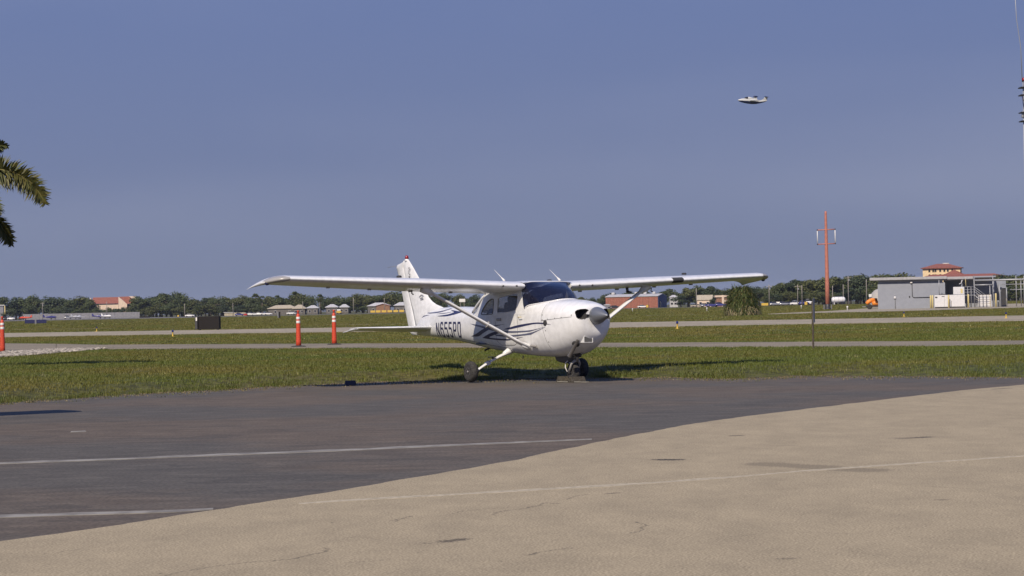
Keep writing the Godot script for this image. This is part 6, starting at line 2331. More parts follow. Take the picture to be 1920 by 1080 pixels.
	# utility poles
	var pl := [["wooden utility pole with crossarm beside the white-gable house", Vector3(-246.315, 0, -1140), 9.0, true], ["thin pale pole in front of the red-roofed hall", Vector3(-208.884, 0, -1120), 8.6, false], ["pale pole in the trees behind the white crossing car", Vector3(-155.207, 0, -1030), 6.3, false], ["thin pole in the trees right of the low pale store", Vector3(-132.339, 0, -1030), 6.0, false], ["thin pole beside the long tan-roofed house", Vector3(-96.347, 0, -1000), 6.0, false], ["thin pole left of the wide white-roofed shed", Vector3(-73.041, 0, -1000), 7.2, false], ["thin pole behind the brown house roof", Vector3(-58.813, 0, -1000), 6.9, false], ["tall thin lamp pole above the blue gable hangar", Vector3(70.303, 0, -830), 7.2, false], ["pale pole in the row right of the shrub, with small crossarm", Vector3(91.005, 0, -770), 7.6, true], ["pale pole in the row beyond the silver cars, with small crossarm", Vector3(101.768, 0, -775), 7.4, true], ["pale bare pole beyond the silver cars", Vector3(103.689, 0, -778), 7.2, false], ["pale pole left end behind the white fuel tank", Vector3(119.38, 0, -810), 7.0, false], ["pale pole over the middle of the white fuel tank", Vector3(123.658, 0, -812), 7.4, false], ["tall pole with transformer behind the white fuel tank", Vector3(124.469, 0, -805), 10.4, true], ["thin pole between the trees behind the utility building corner", Vector3(130.368, 0, -800), 9.0, false]]
	for q in pl:
		t = thing("utility_pole", q[0], "utility pole", q[1], 0.0, "poles along the far tree line")
		st = new_st()
		st.set_smooth_group(0)
		lathe(st, Vector3.ZERO, Vector3.UP, [[0.17, 0.0], [0.13, q[2] * 0.9], [0.11, q[2]]], 8)
		part("pole", done(st), M.pole_pale, t)
		if q[3]:
			part("crossarm", box_mesh(Vector3(0, q[2] - 0.6, 0.16), Vector3(2.2, 0.14, 0.12)), M.pole_pale, t)
			part("transformer", bevel_mesh(Vector3(0.3, q[2] - 1.5, 0.2), Vector3(0.4, 0.7, 0.4), 0.1), M.galv, t)

# -------------------------------------------------------------------- trees
func crown_mesh(sd: int, kind: int) -> ArrayMesh:
	# unit crown: height 1, width about 1; leaf clumps spread through several lobes
	var r := RandomNumberGenerator.new()
	r.seed = sd
	var st := new_st()
	var lobes := []
	var n := 9 + r.randi_range(0, 4)
	for k in n:
		var a := r.randf() * TAU
		var rr := r.randf_range(0.1, 0.36)
		var y := r.randf_range(0.38, 0.86) if kind == 0 else r.randf_range(0.25, 0.85)
		var top := 1.0 - absf(y - 0.6)
		lobes.append([Vector3(cos(a) * rr * top, y, sin(a) * rr * top), r.randf_range(0.12, 0.22)])
	lobes.append([Vector3(0, 0.82, 0), 0.17])
	lobes.append([Vector3(0, 0.5, 0), 0.26])
	for k in 2100:
		var l: Array = lobes[r.randi_range(0, lobes.size() - 1)]
		var d := Vector3(r.randfn(), r.randfn(), r.randfn()).normalized()
		var p: Vector3 = l[0] + d * l[1] * pow(r.randf(), 0.35)
		if p.y < 0.16:
			continue
		var nn := (d + Vector3(r.randfn(0, 0.5), r.randfn(0.3, 0.5), r.randfn(0, 0.5))).normalized()
		var u := nn.cross(Vector3(r.randfn(), r.randfn(), r.randfn())).normalized()
		var v := nn.cross(u)
		var s := r.randf_range(0.017, 0.036)
		var bend := nn * s * 0.4
		tri(st, p - u * s - bend, p + v * s, p + u * s - bend)
		tri(st, p - u * s - bend, p + u * s - bend, p - v * s * 0.8)
	return done(st)

func trunk_mesh(sd: int) -> ArrayMesh:
	var r := RandomNumberGenerator.new()
	r.seed = sd
	var st := new_st()
	st.set_smooth_group(0)
	tube(st, PackedVector3Array([Vector3.ZERO, Vector3(0.01, 0.25, 0), Vector3(0.0, 0.5, 0.01), Vector3(0, 0.75, 0)]), [0.035, 0.026, 0.018, 0.006], 7)
	for k in 5:
		var a := TAU * k / 5.0 + r.randf()
		var y := r.randf_range(0.25, 0.5)
		tube(st, PackedVector3Array([Vector3(0, y, 0), Vector3(cos(a) * 0.12, y + 0.14, sin(a) * 0.12), Vector3(cos(a) * 0.26, y + 0.22, sin(a) * 0.26)]), [0.016, 0.011, 0.004], 5)
	return done(st)

func palm_crown(sd: int) -> ArrayMesh:
	# fan palm head: height 1 is the whole palm, fans round the top of the trunk
	var r := RandomNumberGenerator.new()
	r.seed = sd
	var st := new_st()
	var c := Vector3(0, 0.86, 0)
	for k in 34:
		var a := r.randf() * TAU
		var e := r.randf_range(-0.9, 1.35)
		var d := Vector3(cos(a) * cos(e), sin(e), sin(a) * cos(e))
		var o := c + d * 0.10
		var side := d.cross(Vector3.UP).normalized()
		var up := side.cross(d)
		for j in 9:
			var f := (j - 4.0) * 0.30
			var dir := (d * cos(f) + side * sin(f)).normalized()
			var tip := o + dir * r.randf_range(0.11, 0.16) + Vector3.DOWN * 0.03
			var w := (side * cos(f) - d * sin(f)) * 0.011
			tri(st, o - w * 0.4, o + dir * 0.07 + w + up * 0.004, tip)
			tri(st, o - w * 0.4, tip, o + dir * 0.07 - w + up * 0.004)
	return done(st)

func trees() -> void:
	var leaf := [MT.leaf_a, MT.leaf_b, MT.leaf_c]
	var crowns := []
	var trunks := []
	for k in 8:
		crowns.append(crown_mesh(500 + k, k % 2))
		trunks.append(trunk_mesh(540 + k))
	var palms := []
	for k in 3:
		palms.append(palm_crown(560 + k))
	var st := new_st()
	st.set_smooth_group(0)
	tube(st, PackedVector3Array([Vector3.ZERO, Vector3(0.012, 0.4, 0), Vector3(0, 0.88, 0)]), [0.032, 0.024, 0.022], 8)
	var palm_trunk := done(st)
	var lab := [["dark green broad-crowned tree", "olive green broad-crowned tree", "deep green broad-crowned tree"], ["dark green bushy tree", "olive green bushy tree", "deep green bushy tree"]]
	for q in TREES:
		# x, z, height, width, kind: 0 to 7 broadleaf, 8 palm; tone; stretch of tree line
		var where: String = ["beside the far ramp shelter", "behind the long ramp wall", "beside the red-roofed hall", "behind the low runway board", "behind the black sign cabinet", "behind the row of white cars", "behind the tan-roofed houses", "behind the white-roofed sheds", "behind the brown house", "around the billboard behind the tail", "behind the nose of the parked aircraft", "behind the red hangar", "behind the low beige office", "behind the shaggy shrub", "behind the silver cars", "behind the antenna mast", "behind the grey utility building", "beyond the pipe rack"][q[6]]
		if q[4] == 8:
			var t := thing("fan_palm", "fan palm with a round shaggy head " + where, "palm tree", Vector3(q[0], 0, q[1]), q[2] * 7.0, "fan palms in the far tree line")
			t.scale = Vector3.ONE * q[2]
			part("trunk", palm_trunk, MT.bark, t)
			part("crown", palms[int(absf(q[0])) % 3], MT.palm_leaf, t)
			continue
		var t := thing("broadleaf_tree", ["tall ", "half-hidden ", "short "][q[7]] + lab[q[4] % 2][q[5]] + " " + where, "tree", Vector3(q[0], 0, q[1]), q[0] * 1.7, "broadleaf trees in the far tree line")
		t.scale = Vector3(q[3], q[2], q[3])
		part("trunk", trunks[q[4]], MT.bark, t)
		part("crown", crowns[q[4]], leaf[q[5]], t)

# -------------------------------------------------------------------- grass
var edge_noise: FastNoiseLite

# far edge of the asphalt at x, uneven where it has crumbled
func pad_z(x: float) -> float:
	if edge_noise == null:
		edge_noise = FastNoiseLite.new()
		edge_noise.seed = 3
		edge_noise.frequency = 0.35
		edge_noise.fractal_octaves = 5
		edge_noise.fractal_gain = 0.6
	return pad_line(x) + edge_noise.get_noise_1d(x) * 0.9

# the turf stands a little higher than the pad
func bank_y(x: float, z: float) -> float:
	var e := pad_z(x) - z
	var bump := edge_noise.get_noise_2d(x * 2.0, z * 2.0)
	return (0.15 + 0.05 * bump) * smoothstep(0.0, 2.2, e) * (1.0 - smoothstep(55.0, 66.0, -z))

func pad_line(x: float) -> float:
	for i in PAD_EDGE.size() - 1:
		if x <= PAD_EDGE[i + 1].x:
			return lerpf(PAD_EDGE[i].y, PAD_EDGE[i + 1].y, (x - PAD_EDGE[i].x) / (PAD_EDGE[i + 1].x - PAD_EDGE[i].x))
	return PAD_EDGE[PAD_EDGE.size() - 1].y

func clump(sd: int, blades: int, h: float, spread: float, w: float) -> ArrayMesh:
	var r := RandomNumberGenerator.new()
	r.seed = sd
	var st := new_st()
	for k in blades:
		var a := r.randf() * TAU
		var o := Vector3(r.randfn(0, spread * 0.5), 0, r.randfn(0, spread * 0.5))
		var hh := h * r.randf_range(0.45, 1.0)
		var lean := Vector3(cos(a), 0, sin(a)) * hh * r.randf_range(0.1, 0.8)
		var side := Vector3(-sin(a), 0, cos(a)) * w
		var mid := o + lean * 0.35 + Vector3.UP * hh * 0.6
		var tip := o + lean + Vector3.UP * hh
		var c := r.randf_range(0.85, 1.15)
		st.set_color(Color(c, c, c))
		tri(st, o - side, o + side, mid + side * 0.8)
		tri(st, o - side, mid + side * 0.8, mid - side * 0.8)
		tri(st, mid - side * 0.8, mid + side * 0.8, tip)
	return done(st)

func grass() -> void:
	var n := FastNoiseLite.new()
	n.seed = 12
	n.frequency = 0.09
	n.fractal_octaves = 3
	var n2 := FastNoiseLite.new()
	n2.seed = 13
	n2.frequency = 0.9
	# bands: z from, z to, clumps per square metre, blade height, blade half width, spread
	var bands := [[-36.0, -58.0, 60.0, 0.068, 0.0032, 0.15], [-58.0, -96.0, 26.0, 0.070, 0.0048, 0.20], [-96.0, -170.0, 7.0, 0.075, 0.009, 0.4], [-170.0, -330.0, 1.6, 0.09, 0.02, 0.8], [-330.0, -800.0, 0.30, 0.11, 0.06, 1.6]]
	var path_poly := PackedVector2Array([Vector2(-17.219, -92.119), Vector2(-7.469, -84.08), Vector2(4.28, -73.43), Vector2(14.904, -63.47), Vector2(60, -71), Vector2(60, -84), Vector2(16.791, -71.49), Vector2(4.786, -82.052), Vector2(-8.556, -96.357), Vector2(-20.008, -107.063)])
	var slab_poly := PackedVector2Array([Vector2(-24.363, -81.265), Vector2(-20.798, -88.13), Vector2(-17.148, -93.21), Vector2(-19.607, -106.593), Vector2(-44.398, -148.166)])
	var bed_poly := PackedVector2Array([Vector2(-19.053, -75.982), Vector2(-18.594, -78.779), Vector2(-18.1, -81.79), Vector2(-17.827, -85.289), Vector2(-17.658, -90.318), Vector2(-17.49, -93.57), Vector2(-19.955, -94.374), Vector2(-21.844, -87.128)])
	var taxi_poly := PackedVector2Array([Vector2(-64.729, -168.991), Vector2(-37.464, -158.839), Vector2(-25.024, -154.206), Vector2(-10.752, -145.346), Vector2(6.403, -138.56), Vector2(18.028, -136.511), Vector2(30.299, -128.89), Vector2(45.349, -120.184), Vector2(58.344, -154.596), Vector2(39.473, -167.872), Vector2(22.739, -172.117), Vector2(8.361, -180.726), Vector2(-13.695, -185.242), Vector2(-31.169, -192.119), Vector2(-47.654, -202.077), Vector2(-83.8, -218.8)])
	var serv_poly := PackedVector2Array([Vector2(29.332, -249.743), Vector2(38.382, -261.289), Vector2(43.256, -259.771), Vector2(51.984, -268.642), Vector2(67.889, -288.621), Vector2(112.544, -342.646), Vector2(188.826, -574.821), Vector2(111.1, -472.239), Vector2(87.706, -453.132), Vector2(66.561, -399.62), Vector2(45.374, -308.852), Vector2(31.169, -265.367)])
	var holes := [path_poly, slab_poly, bed_poly, taxi_poly, serv_poly]
	var bi := 0
	for b in bands:
		var bufs := [PackedFloat32Array(), PackedFloat32Array(), PackedFloat32Array()]
		var z: float = b[0]
		var zc := b[0] as float
		while zc > b[1]:
			var dz := 1.0
			var half := -zc * 0.2355 * 1.12 + 3.0
			var count := int(2.0 * half * dz * b[2])
			for k in count:
				var p := Vector2(rng.randf_range(-half, half), zc - rng.randf() * dz)
				var edge := pad_z(p.x) - p.y
				if edge < -0.12:
					continue
				var bare := n.get_noise_2d(p.x, p.y)
				# thin and scrappy next to the pad
				if edge < 1.0 and (n2.get_noise_2d(p.x * 3.0, p.y * 3.0) + edge * 0.9 < -0.02 or rng.randf() < 0.35):
					continue
				var skip := false
				for h in holes:
					if Geometry2D.is_point_in_polygon(p, h):
						skip = true
						break
				if skip:
					continue
				var s := rng.randf_range(0.65, 1.2) * (1.0 + 0.3 * n2.get_noise_2d(p.x, p.y))
				if edge < 0.7:
					s *= rng.randf_range(0.5, 1.0) * (0.75 + 2.6 * maxf(0.0, n2.get_noise_1d(p.x * 1.7)))
				var a := rng.randf() * TAU
				var ca := cos(a) * s
				var sa := sin(a) * s
				var dry := clampf(0.25 + bare * 1.0 + rng.randfn(0.0, 0.16) + clampf((-p.y - 75.0) / 60.0, 0.0, 1.0) * 0.28, 0.0, 1.0)
				var c := Color(0.092, 0.118, 0.008).lerp(Color(0.150, 0.124, 0.019), dry) * rng.randf_range(0.88, 1.12)
				if rng.randf() < 0.007:
					c = Color(0.36, 0.33, 0.15)
				var buf: PackedFloat32Array = bufs[k % 3]
				bufs[k % 3].append_array(PackedFloat32Array([ca, 0.0, sa, p.x, 0.0, s, 0.0, bank_y(p.x, p.y) if bi < 2 else 0.0, -sa, 0.0, ca, p.y, c.r, c.g, c.b, 1.0]))
			zc -= dz
		for v in 3:
			var mm := MultiMesh.new()
			mm.transform_format = MultiMesh.TRANSFORM_3D
			mm.use_colors = true
			mm.mesh = clump(700 + bi * 3 + v, 12, b[3], b[5], b[4])
			mm.instance_count = bufs[v].size() / 16
			mm.buffer = bufs[v]
			var mi := MultiMeshInstance3D.new()
			mi.name = numbered("grass")
			mi.multimesh = mm
			mi.material_override = MT.blade
			add_child(mi)
			tag(mi, ["mown green grass along the asphalt pad", "mown grass either side of the footpath", "dry mown grass round the taxiway", "far dry grass of the airfield", "distant mown grass before the runway"][bi], "grass", "", "stuff")
		bi += 1

func litter() -> void:
	var mm := MultiMesh.new()
	mm.transform_format = MultiMesh.TRANSFORM_3D
	mm.use_colors = true
	mm.mesh = clump(790, 5, 0.02, 0.05, 0.006)
	var buf := PackedFloat32Array()
	var count := 0
	for k in 2600:
		var x := rng.randf_range(-14.0, 14.0)
		var d := absf(rng.randfn(0.0, 0.9))
		var s := rng.randf_range(0.5, 1.6)
		var a := rng.randf() * TAU
		put(buf, Basis(Vector3.UP, a).scaled(Vector3(s, s, s)), Vector3(x, 0.004, pad_z(x) + d))
		var g := rng.randf_range(0.6, 1.2)
		var c := Color(0.20, 0.16, 0.08) if rng.randf() < 0.7 else Color(0.10, 0.12, 0.03)
		buf.append_array(PackedFloat32Array([c.r * g, c.g * g, c.b * g, 1.0]))
		count += 1
	mm.instance_count = count
	mm.buffer = buf
	var mi := MultiMeshInstance3D.new()
	mi.name = "dry_clippings"
	mi.multimesh = mm
	mi.material_override = MT.blade
	add_child(mi)
	tag(mi, "dry grass clippings strewn along the crumbling edge of the asphalt", "clippings", "", "stuff")

# ragged weeds that lean over the edge of the pad
func edge_weeds() -> void:
	var n := FastNoiseLite.new()
	n.seed = 44
	n.frequency = 0.55
	n.fractal_octaves = 3
	var mm := MultiMesh.new()
	mm.transform_format = MultiMesh.TRANSFORM_3D
	mm.use_colors = true
	mm.mesh = clump(795, 16, 0.13, 0.14, 0.005)
	var buf := PackedFloat32Array()
	var count := 0
	for k in 5200:
		var x := rng.randf_range(-15.0, 15.0)
		var v := n.get_noise_1d(x)
		if v < -0.05 or rng.randf() > 0.25 + v * 2.2:
			continue
		var d := rng.randfn(-0.25, 0.28)
		var s := rng.randf_range(0.4, 0.9) * (0.7 + v * 1.2)
		var z := pad_z(x) + d
		put(buf, Basis(Vector3.UP, rng.randf() * TAU).scaled(Vector3(s, s, s)), Vector3(x, maxf(bank_y(x, z), 0.003), z))
		var c := Color(0.080, 0.115, 0.014).lerp(Color(0.15, 0.125, 0.03), rng.randf() * 0.7)
		buf.append_array(PackedFloat32Array([c.r, c.g, c.b, 1.0]))
		count += 1
	mm.instance_count = count
	mm.buffer = buf
	var mi := MultiMeshInstance3D.new()
	mi.name = "edge_weeds"
	mi.multimesh = mm
	mi.material_override = MT.blade
	add_child(mi)
	tag(mi, "ragged weeds growing over the edge of the asphalt pad", "weeds", "", "stuff")

